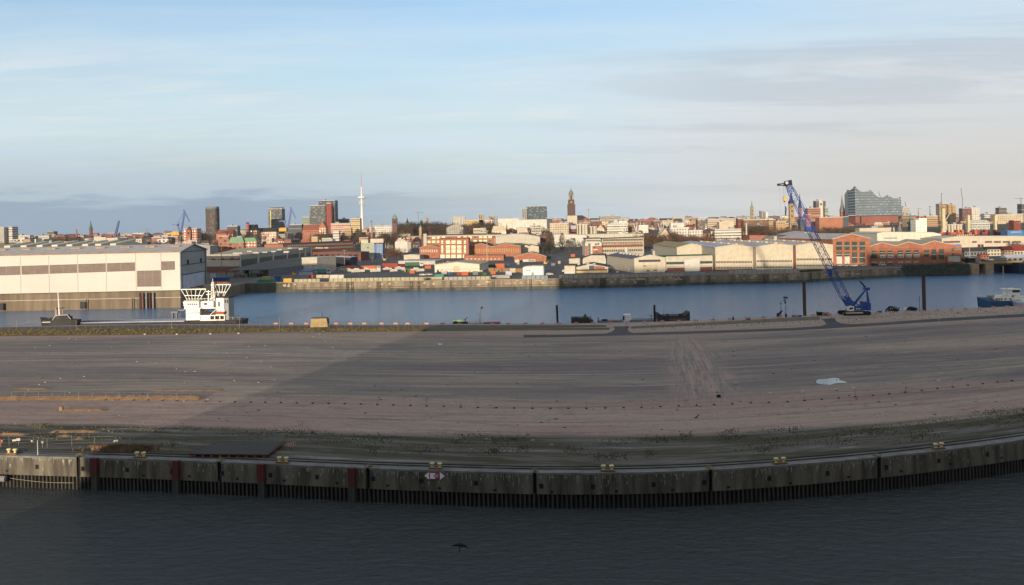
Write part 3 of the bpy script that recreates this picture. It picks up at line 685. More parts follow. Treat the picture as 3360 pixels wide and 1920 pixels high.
for u, v0, v1, lb in ((124, 1445, 1494, 'slim white pole on the near quay edge beside the sunlit wall'), (3082, 1000, 1055, 'tall thin white pole between the service road and the water on the right'), (55, 1052, 1078, 'thin pale pole at the far left end of the pier fence'),
                      (250, 1052, 1080, 'pale pole on the far pier edge in front of the small dark blue boat'), (563, 1050, 1080, 'thin brown pole on the far pier edge just left of the white ship'), (786, 1040, 1080, 'thin pole on the far pier edge just right of the white ship'),
                      (917, 1040, 1078, 'thin pale pole on the far pier edge left of the beige hut')):
    p = on(u, v1, DECK); b = MB(); b.tube(p, (p.x, p.y, zat(u, v0, p.y)), .07, .05, 6); mk('pole', b, M['white'] if u in (124, 3082) else M['stone'], loc=p, label=lb, cat='pole')
# small signs near the left quay edge
for u, v, w, h, m, lb in ((61, 1457, 6, 4, 'white', 'small blank white sign board on posts near the left quay edge'), (105, 1462, 3, 2, 'white', 'narrow white sign plate on a thin post near the left quay edge'), (140, 1466, 3.5, 3.5, 'grey_wall', 'small greyish diamond sign on a post near the left quay edge')):
    p = on(u, v + 3, DECK); s = p.y / F; t = thing('sign_post', lb, 'sign', p); b = MB(); b.bar(p, p + Vector((0, 0, .9)), .05); mk('post', b, M['galv'], t)
    b = MB(); b.obox(p + Vector((0, -.05, .8)), (w * s, 0, 0), (0, .02, 0), (0, 0, h * s)); mk('plate', b, M[m], t)
p = on(3, 1468, DECK); t = thing('life_ring_post', 'red and white life ring hanging on a post at the left edge', 'life ring', p); b = MB(); b.bar(p, p + Vector((0, 0, 1.2)), .08); mk('post', b, M['galv'], t)
b = MB(); cc = p + Vector((0, -.12, .85))
for k in range(16):
    t0, t1 = 2 * math.pi * k / 16, 2 * math.pi * (k + 1) / 16
    b.tube(cc + Vector((math.cos(t0), 0, math.sin(t0))) * .27, cc + Vector((math.cos(t1), 0, math.sin(t1))) * .27, .075, n=6, mi=0 if (k // 2) % 4 else 1)
mk('life_ring', b, [mat('ring_red', srgb((200, 50, 34))), M['white']], t)
# grating platform with red edge beams
pl = [on(u, v, DECK) for u, v in ((622, 1500), (880, 1503), (935, 1461), (715, 1459))]
t = thing('grating_platform', 'dark steel grating platform with red edge beams lying beside the quay edge', 'platform', pl[0])
b = MB(); b.prism([(p.x, p.y) for p in pl], DECK + .38, DECK + .46)
mk('grating', b, mat('dark_grating', (.042, .038, .033), var=.5, scale=4), t)
for a, c in zip(pl, pl[1:] + pl[:1]):
    b = MB(); b.bar(a + Vector((0, 0, .40)), c + Vector((0, 0, .40)), .12, .16); mk('edge_beam', b, M['red_rust'], t)
for k in range(9):
    p = pl[0].lerp(pl[1], (k + .5) / 9); b = MB(); b.tube(p + Vector((0, .1, .16)), p + Vector((0, .5, .16)), .16, n=10); mk('roller', b, M['steel_grey'], t)
for s in (0, 1):
    b = MB(); a = pl[1 + s] if s == 0 else pl[2]; b.bar(pl[1] + Vector((0, 0, .5)) + (pl[2] - pl[1]) * .02, pl[2] + Vector((.4 * s, 0, .8 + .3 * s)), .05); mk('handrail', b, M['red_rust'], t)
# striped barriers
def barrier_mesh():
    b = MB(); b.box(-.62, -.03, .45, .62, .03, .95); w = .155
    for k in range(4):
        x = -.62 + k * .31 + .03; b.poly([(x, -.035, .45), (x + w, -.035, .45), (x + w + .1 if k < 3 else .62, -.035, .95), (x + .1, -.035, .95)], 1)
    for s in (-.45, .45): b.bar((s, 0, 0), (s, 0, .5), .06, mi=2); b.box(s - .08, -.3, 0, s + .08, .3, .08, 2)
    return b
BU = [905, 955, 1005, 1103, 1150, 1195, 1252, 1298, 1337, 1400, 1452, 1508, 1560, 1616, 1668, 1724, 1780, 1834, 1891, 1946, 2002, 2058, 2115, 2173, 2228, 2284, 2340, 2396, 2452, 2505, 2561, 2614, 2668, 2723, 2773, 2825, 2877, 2927, 2977, 3027, 3075, 3122, 3168, 3214, 3260, 3305, 3350]
r0 = mk('striped_barrier', barrier_mesh(), [M['white'], mat('barrier_red', srgb((196, 44, 34))), M['steel_grey']], label='low red and white striped barrier board, one of the row along the far pier edge', cat='barrier', group='striped barriers along the far pier edge')
for i, u in enumerate(BU):
    p = on(u, interp(FARE, u) + 6, DECK)
    o = r0
    if i: o = dup(r0, p, random.uniform(-.08, .08))
    else: r0.location = p
    o['label'] = 'red and white striped barrier on the far pier edge, ' + ('sunlit, ' if i < 11 else '') + nth(i + 1) + ' from the left'
p = on(955, 1475, DECK); t0_ = dup(r0, p, .5, 'red and white striped barrier board beside the grating platform near the quay edge'); del t0_['group']
# beige hut on the pier edge
f = Fac(1018, Yb(1045, 1074, DECK), 1075, Yb(1045, 1074, DECK)); t = thing('site_hut', 'beige corrugated hut with a dark open door at the far pier edge', 'hut', on(1045, 1074, DECK))
a, c = f.a, f.b; dp = 3.2; zt = DECK + 2.75
b = MB(); b.prism([(a.x, a.y), (c.x, c.y), (c.x, c.y + dp), (a.x, a.y + dp)], DECK, zt, 0, top=[(a.x + .25, a.y), (c.x - .25, c.y), (c.x - .25, c.y + dp), (a.x + .25, a.y + dp)])
for k in range(24): x = lerp(a.x + .2, c.x - .2, k / 23); b.bar((x, a.y - .03, DECK), (lerp(a.x + .35, c.x - .35, k / 23), a.y - .03, zt), .06, .05)
mk('wall', b, mat('hut_beige', srgb((160, 138, 98)), var=.2, scale=1), t)
b = MB(); b.box(a.x + .1, a.y - .15, zt, c.x - .1, a.y + dp + .1, zt + .1); mk('roof', b, M['roof_dark'], t)
b = MB(); b.box(c.x + .02, a.y + .4, DECK, c.x + .14, a.y + 2, zt - .3); b.bar((c.x + .3, a.y, DECK), (c.x - .3, a.y - .1, zt), .12); mk('door', b, M['steel_dark'], t)
# steel mooring piles in the river
for u0, v0, u1, v1, w, lb in ((1827, 1002, 1831, 1066, 7, 'slim black steel pile, leftmost in the river'), (2147, 1001, 2149, 1066, 7, 'slim black steel pile standing left of the dark barge'), (2638, 925, 2641, 1041, 11, 'thick brown steel pile to the left of the blue crane'),
                              (3030, 905, 3033, 1018, 12, 'thick brown steel pile to the right of the blue crane')):
    Y = far_pt(u1).y + 1.2; p1 = at(u1, v1, Y); p0 = at(u0, v0, Y); p1.z = -1; b = MB(); b.tube(p1, p0, w / 2 * Y / F, n=12)
    t = thing('mooring_pile', lb, 'mooring pile', (p1.x, p1.y, 0), 'steel mooring piles along the pier'); mk('shaft', b, mat('pile_brown', srgb((74, 58, 54)), var=.3, streak=1) if w > 8 else M['black'], t)
    b = MB(); b.tube(p0 + Vector((0, 0, -.5)), p0 + Vector((0, 0, .05)), w / 2 * Y / F * 1.07, n=12); mk('cap', b, M['steel_dark'], t)
# lamp and signal masts
def lamp(u, v0, v1, lb):
    p = on(u, v1, DECK); zt = zat(u, v0, p.y); t = thing('lamp_post', lb, 'lamp post', p)
    b = MB(); b.tube(p, (p.x, p.y, zt - .3), .1, .07, 8); mk('pole', b, M['steel_dark'], t)
    b = MB(); b.lathe((p.x, p.y, zt - .5), [(.1, 0), (.25, .15), (.3, .4), (.1, .55)], 8); mk('lantern', b, M['galv'], t); return p, zt
lamp(2563, 993, 1040, 'dark lamp post with round lantern on the pier edge, left of the thick brown pile')
lamp(3018, 973, 1021, 'slim dark lamp post just left of the right thick brown pile')
p = on(2579, 1041, DECK); t = thing('signal_mast', 'dark signal mast with black balls next to the lamp post on the pier edge', 'mast', p); zt = zat(2579, 965, p.y)
b = MB(); b.tube(p, (p.x, p.y, zt), .09, .04, 6); mk('mast', b, M['steel_dark'], t)
for dx, v in ((-.4, 976), (.35, 977), (-.3, 985), (-.15, 993)):
    z = zat(2579, v, p.y); b = MB(); b.lathe((p.x + dx, p.y, z - .3), [(.05, 0), (.3, .12), (.34, .3), (.3, .48), (.05, .6)], 10); b.bar((p.x, p.y, z), (p.x + dx, p.y, z), .05); mk('signal_ball', b, M['black'], t)
b = MB(); b.box(p.x - .25, p.y - .2, DECK, p.x + .3, p.y + .2, DECK + 1.1); mk('control_box', b, M['steel_dark'], t)
p = on(2560, 1040, DECK); t = thing('winch', 'dark hunched winch machine at the foot of the lamp post', 'winch', p); b = MB(); b.box(p.x - 1, p.y - .4, DECK, p.x + .5, p.y + .4, DECK + .5); mk('base', b, M['steel_dark'], t)
b = MB(); b.bar(p + Vector((-.8, 0, .5)), p + Vector((.6, 0, 1.9)), .5); b.tube(p + Vector((-.6, -.4, .8)), p + Vector((-.6, .4, .8)), .45, n=12); mk('drum', b, M['black'], t)
p = on(2406, 1050, DECK); b = MB(); b.lathe(p, [(.32, 0), (.22, .2), (.2, .7), (.34, .8), (.3, .95)], 10); mk('bollard', b, M['black'], loc=p, label='single black bollard standing alone on the far pier edge', cat='bollard')
for u, v, w, m, nm, lb in ((2615, 1040, 30, 'blue', 'pipe_stack', 'blue pipes stacked at the foot of the left thick brown pile'), (2886, 1026, 14, 'blue', 'pipe_stack', 'short blue pipes lying on the edge right of the crane tracks'), (2455, 1049, 12, 'red_rust', 'timber_stack', 'rusty bundle lying on the far pier edge')):
    p = on(u, v, DECK); s = p.y / F; b = MB()
    for k in range(4): b.tube(p + Vector((-w * s / 2, .3 * (k % 2), .16 + .28 * (k // 2))), p + Vector((w * s / 2, .3 * (k % 2), .16 + .28 * (k // 2))), .15, n=8)
    mk(nm, b, M[m], loc=p, label=lb, cat='stack')
# grass tufts along the verges
def tufts(name, n_, fn, h, m, seed=1):
    b = MB(); rn = random.Random(seed)
    for k in range(n_):
        p = fn(rn); hh = h * rn.uniform(.5, 1.3)
        for j in range(3):
            a = rn.uniform(0, 6.28); w = .07; dx, dy = math.cos(a) * hh * .35, math.sin(a) * hh * .35
            b.poly([(p.x - w, p.y, p.z), (p.x + w, p.y, p.z), (p.x + dx, p.y + dy, p.z + hh)])
    mk(name, b, m, kind='stuff')
tufts('grass', 5200, lambda r: on(r.uniform(-60, 1350), 0, 0) if False else (lambda u: on(u, r.uniform(interp([(a, d) for a, c, d in GR], u), interp([(a, c) for a, c, d in GR], u)), DECK))(r.uniform(-60, 1400)), .42, mat('dry_grass', (.13, .10, .035), var=.5, scale=.2), 1)
rn_ = random.Random(5); CL = [(rn_.uniform(-60, 3500), rn_.uniform(.045, .115), rn_.uniform(12, 60)) for _ in range(70)]
tufts('grass', 3600, lambda r: (lambda c: pier(r.gauss(c[0], c[2]), max(.035, r.gauss(c[1], .006)), DECK))(r.choice(CL)), .17, mat('moss_grass', (.12, .115, .07), var=.6, scale=.2), 2)
rg = random.Random(9); b = MB()
for k in range(620):
    p = pier(rg.uniform(-40, 3400), rg.uniform(.12, .97) ** 1.3, DECK); s = rg.choice((.05, .07, .1, .14)); m_ = rg.randrange(2); b.obox(p + Vector((0, 0, s * .3)), (s * rg.uniform(1, 2), s * rg.uniform(-.5, .5), 0), (rg.uniform(-.3, .3) * s, s, 0), (0, .2 * s, s * .5), m_)
mk('gravel', b, [mat('dark_clod', (.11, .09, .085)), mat('pale_clod', (.27, .23, .20))], kind='stuff')
tufts('grass', 700, lambda r: on(r.gauss(405, 50), r.uniform(1466, 1484), DECK), .5, mat('dry_reeds', (.15, .09, .05), var=.4, scale=.5), 3)
tufts('grass', 420, lambda r: on(r.uniform(2150, 3400), 0, 0) if False else (lambda u: on(u, interp(FARE, u) + r.uniform(10, 26) * (1 if u < 2700 else 1.1), DECK))(r.uniform(2050, 3400)), .3, M['green'], 4)
# ---------------------------------------------------------------- the ship the viewer stands on: out of frame, it throws the long shadow
M['ship_dark'] = mat('ship_hull_dark', (.03, .035, .05)); t = thing('cruise_ship', 'large white cruise ship moored behind the viewer, outside the picture', 'cruise ship', (60, -18, 0))
zt = LAND + .6 + math.tan(R(SUN_EL)) * 640 / math.cos(R(SUN_AZ)) + .0
b = MB(); b.prism([(-86, -4), (-92, -18), (-86, -32), (215, -32), (240, -18), (215, -4)], -1, 14); mk('hull', b, M['ship_dark'], t)
b = MB(); b.prism([(-88.5, -5), (205, -5), (205, -31), (-88.5, -31)], 14.02, 32.9); b.box(-88.5, -31, 32.92, 205, -9, zt - 3)
mk('superstructure', b, M['steel_grey'], t)
b = MB(); b.box(-84, -30, zt - 2.98, 200, -10, zt); b.box(95, -28, zt + .02, 175, -12, zt + 9); mk('top_deck', b, M['steel_grey'], t)
# ---------------------------------------------------------------- far shore: quay, slipway halls, yard halls
def hall(name, label, cat, fac, prof, depth, wm, rm, z0=LAND, over=.5, trim=None, group=None, back_dz=0, parts=True):
    """hall with its measured gable outline to the viewer, run back at right angles"""
    top = [fac.p(u, v) for u, v in prof]; bl = Vector((top[0].x, top[0].y, z0)); br = Vector((top[-1].x, top[-1].y, z0))
    t = thing(name, label, cat, ((bl.x + br.x) / 2, (bl.y + br.y) / 2, z0), group)
    b = MB(); n_ = len(top); B = lambda p: fac.back(p, depth, 0)
    w = (br - bl).length
    uvp = lambda p: (Vector((p.x, p.y)) - Vector((bl.x, bl.y))).length
    b.poly([bl, br] + top[::-1], 0, [(0, 0), (w, 0)] + [(uvp(p), p.z - z0) for p in top[::-1]])
    b.poly([B(br), B(bl)] + [B(p) for p in top])
    b.poly([B(bl), bl, top[0], B(top[0])], 0, [(0, 0), (depth, 0), (depth, top[0].z - z0), (0, top[0].z - z0)])
    b.poly([br, B(br), B(top[-1]), top[-1]], 0, [(0, 0), (depth, 0), (depth, top[-1].z - z0), (0, top[-1].z - z0)])
    mk('wall', b, wm, t)
    b = MB(); nn = Vector((fac.n.x, fac.n.y, 0)); dd = Vector((fac.d.x, fac.d.y, 0))
    tt = [p.copy() for p in top]
    sl0 = (tt[1] - tt[0]); sl0.normalize(); sl1 = (tt[-1] - tt[-2]); sl1.normalize()
    tt[0] = tt[0] - sl0 * over; tt[-1] = tt[-1] + sl1 * over
    T = [p + nn * over + Vector((0, 0, .32)) for p in tt]; Bk = [fac.back(p, depth + over * 2) for p in T]
    run = 0
    for i in range(n_ - 1):
        L = (T[i + 1] - T[i]).length
        b.poly([T[i], T[i + 1], Bk[i + 1], Bk[i]], 0, [(0, run), (0, run + L), (depth, run + L), (depth, run)]); run += L
        lo = Vector((0, 0, -.3))
        b.poly([Bk[i] + lo, Bk[i + 1] + lo, T[i + 1] + lo, T[i] + lo]); b.poly([T[i] + lo, T[i + 1] + lo, T[i + 1], T[i]], 1 if trim else 0); b.poly([Bk[i + 1] + lo, Bk[i] + lo, Bk[i], Bk[i + 1]])
    for i in (0, n_ - 1): b.poly([T[i] + Vector((0, 0, -.3)), T[i], Bk[i], Bk[i] + Vector((0, 0, -.3))])
    mk('roof', b, [rm] + ([trim] if trim else []), t)
    return t
def hgrid(fac, u0, u1, n_, va0, va1, vb0, vb1, fill, t, gm, fm=None, off=.08, name='window', mull=0, skip=(), fr=.18):
    """n windows between u0 and u1; va at the left end, vb at the right end (top, bottom)"""
    for k in range(n_):
        if k in skip: continue
        a = lerp(u0, u1, k / n_); c = lerp(u0, u1, (k + fill) / n_); s0 = k / n_
        v0, v1 = lerp(va0, vb0, s0), lerp(va1, vb1, s0); b = MB()
        if fm:
            fac.slab(b, a, v0, c, v1, off, mi=0); e = (c - a) * fr * .5; ev = (v1 - v0) * fr * .5
            fac.slab(b, a + e, v0 + ev, c - e, v1 - ev, off + .03, mi=1)
            for m_ in range(mull):
                x = lerp(a, c, (m_ + 1) / (mull + 1)); fac.slab(b, x - .25, v0, x + .25, v1, off + .06, mi=0)
            mk(name, b, [fm, gm], t)
        else:
            fac.slab(b, a, v0, c, v1, off); mk(name, b, gm, t)
def slabpart(name, fac, u0, v0, u1, v1, m, t, off=.06, v0b=None, v1b=None, th=None):
    b = MB(); fac.slab(b, u0, v0, u1, v1, off, th, 0, v0b, v1b); return mk(name, b, m, t)
def G(u0, v0, u1, v1, z=LAND):
    a, c = Yb(u0, v0, z), Yb(u1, v1, z); m_ = (a + c) / 2; w = abs(u1 - u0) * m_ / F; d = max(-.12 * w, min(.12 * w, c - a)); return Fac(u0, m_ - d / 2, u1, m_ + d / 2)
M['quay_far'] = mat('weathered_quay_masonry', (.21, .165, .115), var=.5, streak=1, scale=.25)
M['quay_wet_and_shade'] = mat('algae_and_shade_masonry', (.075, .075, .055), var=.5, streak=1, scale=.3)  # wet algae tone, also used as painted shade on the left face
# --- far quay wall
t = thing('quay_wall', 'long weathered masonry quay wall on the opposite shore in front of the yard halls', 'quay wall', (0, 600, 0))
def sweep(name, u0, u1, z0, z1, m, off=0.0, th=1.2, par=None, step=40):
    b = MB(); us = [u0]
    while us[-1] < u1 - 1: us.append(min(us[-1] + step, u1))
    P = [fq(u) for u in us]
    for a, c in zip(P, P[1:]):
        d = (c - a); d.z = 0; d.normalize(); n = Vector((d.y, -d.x, 0)); q = [a + n * off, c + n * off, c + n * (off - th), a + n * (off - th)]
        b.prism([(x.x, x.y) for x in q], z0, z1)
    return mk(name, b, m, par or t)
sweep('upper_face', 960, 3182, 1.6, LAND + .25, M['quay_far'], .05); sweep('painted_shade_face', 700, 960, 1.6, LAND + .25, M['quay_wet_and_shade'], .05); sweep('wet_base', 700, 3182, -1, 1.6, M['quay_wet_and_shade'], .35)  # shade on the left run is put into its dark masonry colour
sweep('ledge', 740, 2660, 2.3, 2.55, M['quay_wet_and_shade'], .22); sweep('coping', 700, 3182, LAND + .25, LAND + .5, M['stone'], .12, 1.0)
for u in (1141, 1157, 1240, 1246, 1350, 1375, 1480, 1620, 1741, 1840, 1973, 1985, 2250, 2326, 2507, 2518, 2660):
    p = fq(u); b = MB()
    for s in (-.45, .45): b.bar((p.x + s, p.y - .7, -.5), (p.x + s, p.y - .7, LAND + .3), .28)
    for z in (1, 2, 3, 4): b.bar((p.x - .45, p.y - .7, z), (p.x + .45, p.y - .7, z), .12)
    mk('fender_ladder', b, M['steel_dark'] if u % 2 else M['quay_wet_and_shade'], t)
rr = random.Random(11)
b = MB()
for k in range(150):
    u = rr.uniform(900, 3000); p = fq(u); w = rr.uniform(.3, 2.2); z1 = rr.uniform(3.4, 5.3); h = rr.uniform(.3, 1.6); q0 = Vector((p.x, p.y - .09, 0))
    n_ = 7; b.poly([q0 + Vector((math.cos(6.28 * i / n_) * w * rr.uniform(.6, 1.1), .0 if True else 0, z1 - h / 2 + math.sin(6.28 * i / n_) * h / 2)) for i in range(n_)])
mk('spalled_patches', b, mat('spalled_plaster', srgb((168, 146, 118)), var=.3, scale=1), t)['kind'] = 'stuff'
# panel fence on the quay: separate fence runs
def qfence(u0, u1, h, m, lb, gap=.14, name='panel_fence'):
    P0 = fq(u0); t = thing(name, lb, 'fence', (P0.x, P0.y + 1.5, LAND)); u = u0; b = MB(); bp = MB()
    L = 0
    while u < u1:
        p = fq(u); du = 2.6 / ((fq(u + 10) - p).length / 10); q = fq(min(u + du * (1 - gap), u1)); a = p + Vector((0, 1.6, .3)); c = q + Vector((0, 1.6, .3))
        bp.obox((a + c) / 2 + Vector((0, 0, h / 2)), (c - a) / 2, (0, .04, 0), (0, 0, h / 2)); b.bar(p + Vector((-.2, 1.7, 0)), p + Vector((-.2, 1.7, h + .4)), .16); u += du
    mk('panel', bp, m, t); mk('post', b, M['steel_grey'], t); bp_ = t.children
    for o in bp_: o['kind'] = 'stuff' if (u1 - u0) > 1300 else 'thing'
    return t
c_('fence_cream', (158, 152, 124), var=.2); c_('fence_pale', (148, 144, 136), var=.2); c_('fence_blue', (118, 138, 144), var=.2)
for u0, u1, h, m, lb in ((965, 1048, 1.9, 'fence_cream', 'cream panel fence on the far quay in front of the tan containers'), (1080, 1392, 2.0, 'fence_cream', 'long cream panel fence on the far quay below the parked yachts'),
                         (1458, 1560, 1.9, 'fence_pale', 'grey panel fence on the far quay below the wide white hall'), (1563, 1610, 1.9, 'fence_cream', 'short cream panel fence on the far quay right of the wide white hall'),
                         (1714, 1798, 1.9, 'fence_blue', 'bluish panel fence on the far quay below the white hut with a stepped roof'), (1838, 1990, 1.9, 'fence_pale', 'pale panel fence on the far quay below the low workshops'),
                         (1992, 2250, 1.8, 'fence_pale', 'pale panel fence on the far quay below the gabled cream hall'), (2256, 2318, 1.6, 'fence_blue', 'turquoise panel fence on the far quay below the big white door'),
                         (2395, 2624, 2.4, 'fence_pale', 'tall pale panel fence on the far quay below the row of cream gabled halls')):
    qfence(u0, u1, h, M[m], lb)
def box_at(name, label, cat, u0, u1, vt, vb, dp, m, z=LAND, extra=None, group=None, yaw=0):
    """container / hut: measured front rectangle with real depth and a ribbed or framed body"""
    f = G(u0, vb, u1, vb, z); a, c = f.p(u0, vb), f.p(u1, vb); h = (vb - vt) * a.y / F
    t = thing(name, label, cat, ((a.x + c.x) / 2, a.y, z), group); b = MB()
    b.prism([(a.x, a.y), (c.x, a.y), (c.x, a.y + dp), (a.x, a.y + dp)], z + .05, z + h, 0)
    n_ = max(3, int((c.x - a.x) / .6))
    for k in range(n_ + 1): x = lerp(a.x + .06, c.x - .06, k / n_); b.bar((x, a.y - .03, z + .1), (x, a.y - .03, z + h - .1), .14, .06)
    mk('body', b, M[m] if isinstance(m, str) else m, t)
    b = MB(); b.box(a.x - .05, a.y - .08, z + h, c.x + .05, a.y + dp + .05, z + h + .14); mk('roof', b, M[m] if isinstance(m, str) else m, t)
    if extra: extra(t, f, a, c, h)
    return t
# --- slipway hangar on the left
hf = Fac(-420, 473, 583, 473)
HP = lambda u, v: hf.p(u, v)
t = thing('shipyard_hangar', 'huge cream hangar with dark louvre bands built over the water at the left', 'hangar', (HP(300, 960).x, 473, 0))
eL, eR = HP(-420, 855), HP(578, 825); bL, bR = HP(-420, 980), HP(603, 950); eL.z = eR.z = 26.2; bL.z = bR.z = 8.3; bR.x = eR.x = (bR.x + eR.x) / 2
DPT = 50; rb = lambda p, k=1.0, dz=0: Vector((p.x - hf.n.x * DPT * k - 3.0 * k, p.y - hf.n.y * DPT * k, p.z + dz))
rdg = 3.2
b = MB()
b.poly([bL, bR, eR, eL], 0, [(0, 0), (100, 0), (100, 17), (0, 17)]); rE = rb(eR); rB = rb(bR); mid = rb(eR, .47, rdg)
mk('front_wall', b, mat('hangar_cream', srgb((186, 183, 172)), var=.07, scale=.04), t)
b = MB(); b.poly([bR, rB, rE, mid, eR]); b.poly([rb(bL), bL, eL, rb(eL, .47, rdg), rb(eL)]); b.poly([rB, rb(bL), rb(eL), rE]); b.poly([bL, rb(bL), rB, bR])
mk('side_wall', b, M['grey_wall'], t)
b = MB(); o = Vector((hf.n.x, hf.n.y, 0)) * .8; up = Vector((0, 0, .35)); xr = Vector((1.0, 0, 0))
ml = rb(eL, .47, rdg)
for A, Bv, Cv, D in ((eL + o, eR + o + xr, mid + xr, ml), (ml, mid + xr, rE - o + xr, rb(eL) - o)):
    b.poly([A + up, Bv + up, Cv + up, D + up]); b.poly([D, Cv, Bv, A])
b.poly([eL + o, eR + o + xr, eR + o + xr + up, eL + o + up], 1); b.poly([eR + o + xr, mid + xr, mid + xr + up, eR + o + xr + up], 1); b.poly([mid + xr, rE - o + xr, rE - o + xr + up, mid + xr + up], 1)
mk('roof', b, [M['roof_grey'], mat('gutter_rust', srgb((150, 110, 74)), var=.3)], t)
for k in range(11):
    s_ = .12 + k * .083; p = eL.lerp(eR, s_); q = Vector((p.x - hf.n.x * 14, p.y - hf.n.y * 14, p.z + 2.0)); b = MB()
    b.prism([(q.x - 2, q.y), (q.x + 2.4, q.y), (q.x + 3.4, q.y + 2), (q.x - 1, q.y + 2)], q.z - .4, q.z + .9); mk('roof_vent', b, M['stone'], t)
louv = mat('grey_louvres', srgb((112, 98, 92)), var=.12)
louv2 = mat('louvre_frame', srgb((150, 136, 116)), var=.1)
def louvre(u0, v0, u1, v1, v0b, v1b, nh, nv):
    b = MB(); hf.slab(b, u0, v0, u1, v1, .1, .2, 0, v0b, v1b)
    for k in range(1, nh): s_ = k / nh; hf.slab(b, u0, lerp(v0, v1, s_) - .22, u1, lerp(v0, v1, s_) + .22, .16, .2, 1, lerp(v0b, v1b, s_) - .22, lerp(v0b, v1b, s_) + .22)
    for k in range(1, nv): s_ = k / nv; x = lerp(u0, u1, s_); hf.slab(b, x - .5, lerp(v0, v0b, s_), x + .5, lerp(v1, v1b, s_), .17, .2, 1)
    mk('louvre_band', b, [louv, louv2], t)
LV = [(-300, -165, 0), (-150, -27, 0), (-22, 66, 1), (71, 159, 1), (163, 253, 1), (257, 347, 1), (351, 443, 1)]
for a, c, _ in LV:
    f0 = lambda x: lerp(875, 861, x / 443); f1 = lambda x: lerp(904, 889, x / 443); louvre(a, f0(a), c, f1(a), f0(c), f1(c), 6, 2)
louvre(450, 889, 528, 941, 887, 940, 10, 3); louvre(529, 858, 574, 887, 857, 885, 7, 2)
for x in (68, 161, 255, 349, 446, 529): slabpart('panel_joint', hf, x - .6, lerp(845, 825, x / 583) + 1, x + .6, lerp(967, 950, x / 583) - 1, M['stone'], t, .05)
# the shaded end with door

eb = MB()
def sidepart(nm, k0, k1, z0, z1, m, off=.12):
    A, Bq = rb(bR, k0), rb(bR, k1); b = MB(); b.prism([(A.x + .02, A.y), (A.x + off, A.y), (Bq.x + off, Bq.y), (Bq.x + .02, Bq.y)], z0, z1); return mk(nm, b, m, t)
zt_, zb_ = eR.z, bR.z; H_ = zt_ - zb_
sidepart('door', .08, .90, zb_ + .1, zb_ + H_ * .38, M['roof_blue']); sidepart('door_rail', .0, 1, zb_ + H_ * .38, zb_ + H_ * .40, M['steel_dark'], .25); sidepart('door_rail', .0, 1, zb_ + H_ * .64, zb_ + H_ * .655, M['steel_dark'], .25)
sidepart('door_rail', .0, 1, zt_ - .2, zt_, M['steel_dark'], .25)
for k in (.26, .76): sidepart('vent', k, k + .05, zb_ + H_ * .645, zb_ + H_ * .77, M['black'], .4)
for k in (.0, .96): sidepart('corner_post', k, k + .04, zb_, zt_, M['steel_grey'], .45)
# concrete basin wall under the hangar
t = thing('basin_wall', 'stained brown concrete wall standing in the water under the cream hangar', 'quay wall', (HP(300, 960).x, 473, 0))
b = MB(); o2 = Vector((hf.n.x, hf.n.y, 0)); A, Bq = bL - o2 * 1.2, bR - o2 * 1.0; Cq = rb(bR) ; Dq = rb(bL)
b.prism([(A.x, A.y), (Bq.x - .4, Bq.y), (Cq.x - 1.5, Cq.y), (Dq.x, Dq.y)], -1, [bL.z - .3, bR.z - .3, bR.z - .3, bL.z - .3])
b.prism([(-330, 540), (Bq.x + 1, Bq.y + 18), (Bq.x + 3, 576), (-330, 576)], -1, LAND + .5)
mk('wall_face', b, mat('stained_concrete_brown', srgb((112, 98, 80)), var=.35, streak=1, scale=.3), t)
b = MB(); b.bar(A - Vector((0, .3, A.z - 4.9)), Bq + Vector((0, -.3, 4.9 - Bq.z)), .25); mk('pipe', b, M['offwhite'], t)
for u, m in ((285, 'steel_dark'), (436, 'steel_dark'), (462, 'steel_dark'), (470, 'brick_dark'), (482, 'steel_grey'), (493, 'red_rust'), (504, 'steel_grey')):
    p = hf.p(u, 1000); b = MB(); b.bar((p.x, p.y - .6, -1), (p.x, p.y - .6, 7.5 if u > 460 else 5), .7 if u > 460 else .35); mk('fender_post', b, M[m], t)
for u in (5, 273):
    p = hf.p(u, 1000); b = MB(); b.obox((p.x, p.y - .3, 2.2), (1.2, 0, 0), (0, .5, 0), (0, 0, 1.6)); mk('fender_box', b, M['steel_dark'], t)
# second hangar roof behind, with skylights
f2 = Fac(-420, 530, 375, 530); 
t = thing('shipyard_hangar', 'second shipyard hangar behind, its mossy green roof carrying a row of white skylights', 'hangar', (f2.p(0, 800).x, 510, LAND))
a, c = f2.p(-420, 830), f2.p(375, 808); a.z = c.z = f2.p(100, 819).z; D2 = 56; bk = lambda p, k: Vector((p.x - f2.n.x * D2 * k, p.y - f2.n.y * D2 * k, p.z))
b = MB(); b.poly([(a.x, a.y, LAND), (c.x, c.y, LAND), c, a]); q = bk(c, 1); b.poly([(c.x, c.y, LAND), (q.x, q.y, LAND), q, bk(c, .5) + Vector((0, 0, 3)), c]); mk('wall', b, mat('hangar_cream', None), t)
up = Vector((0, 0, 3.0))
b = MB(); b.poly([a, c, bk(c, .5) + up, bk(a, .5) + up]); b.poly([bk(a, .5) + up, bk(c, .5) + up, bk(c, 1), bk(a, 1)]); b.poly([a - Vector((0, .3, 1)), c - Vector((0, .3, 1)), c - Vector((0, .3, 0)), a - Vector((0, .3, 0))], 1)
mk('roof', b, [M['roof_olive'], M['cream']], t)
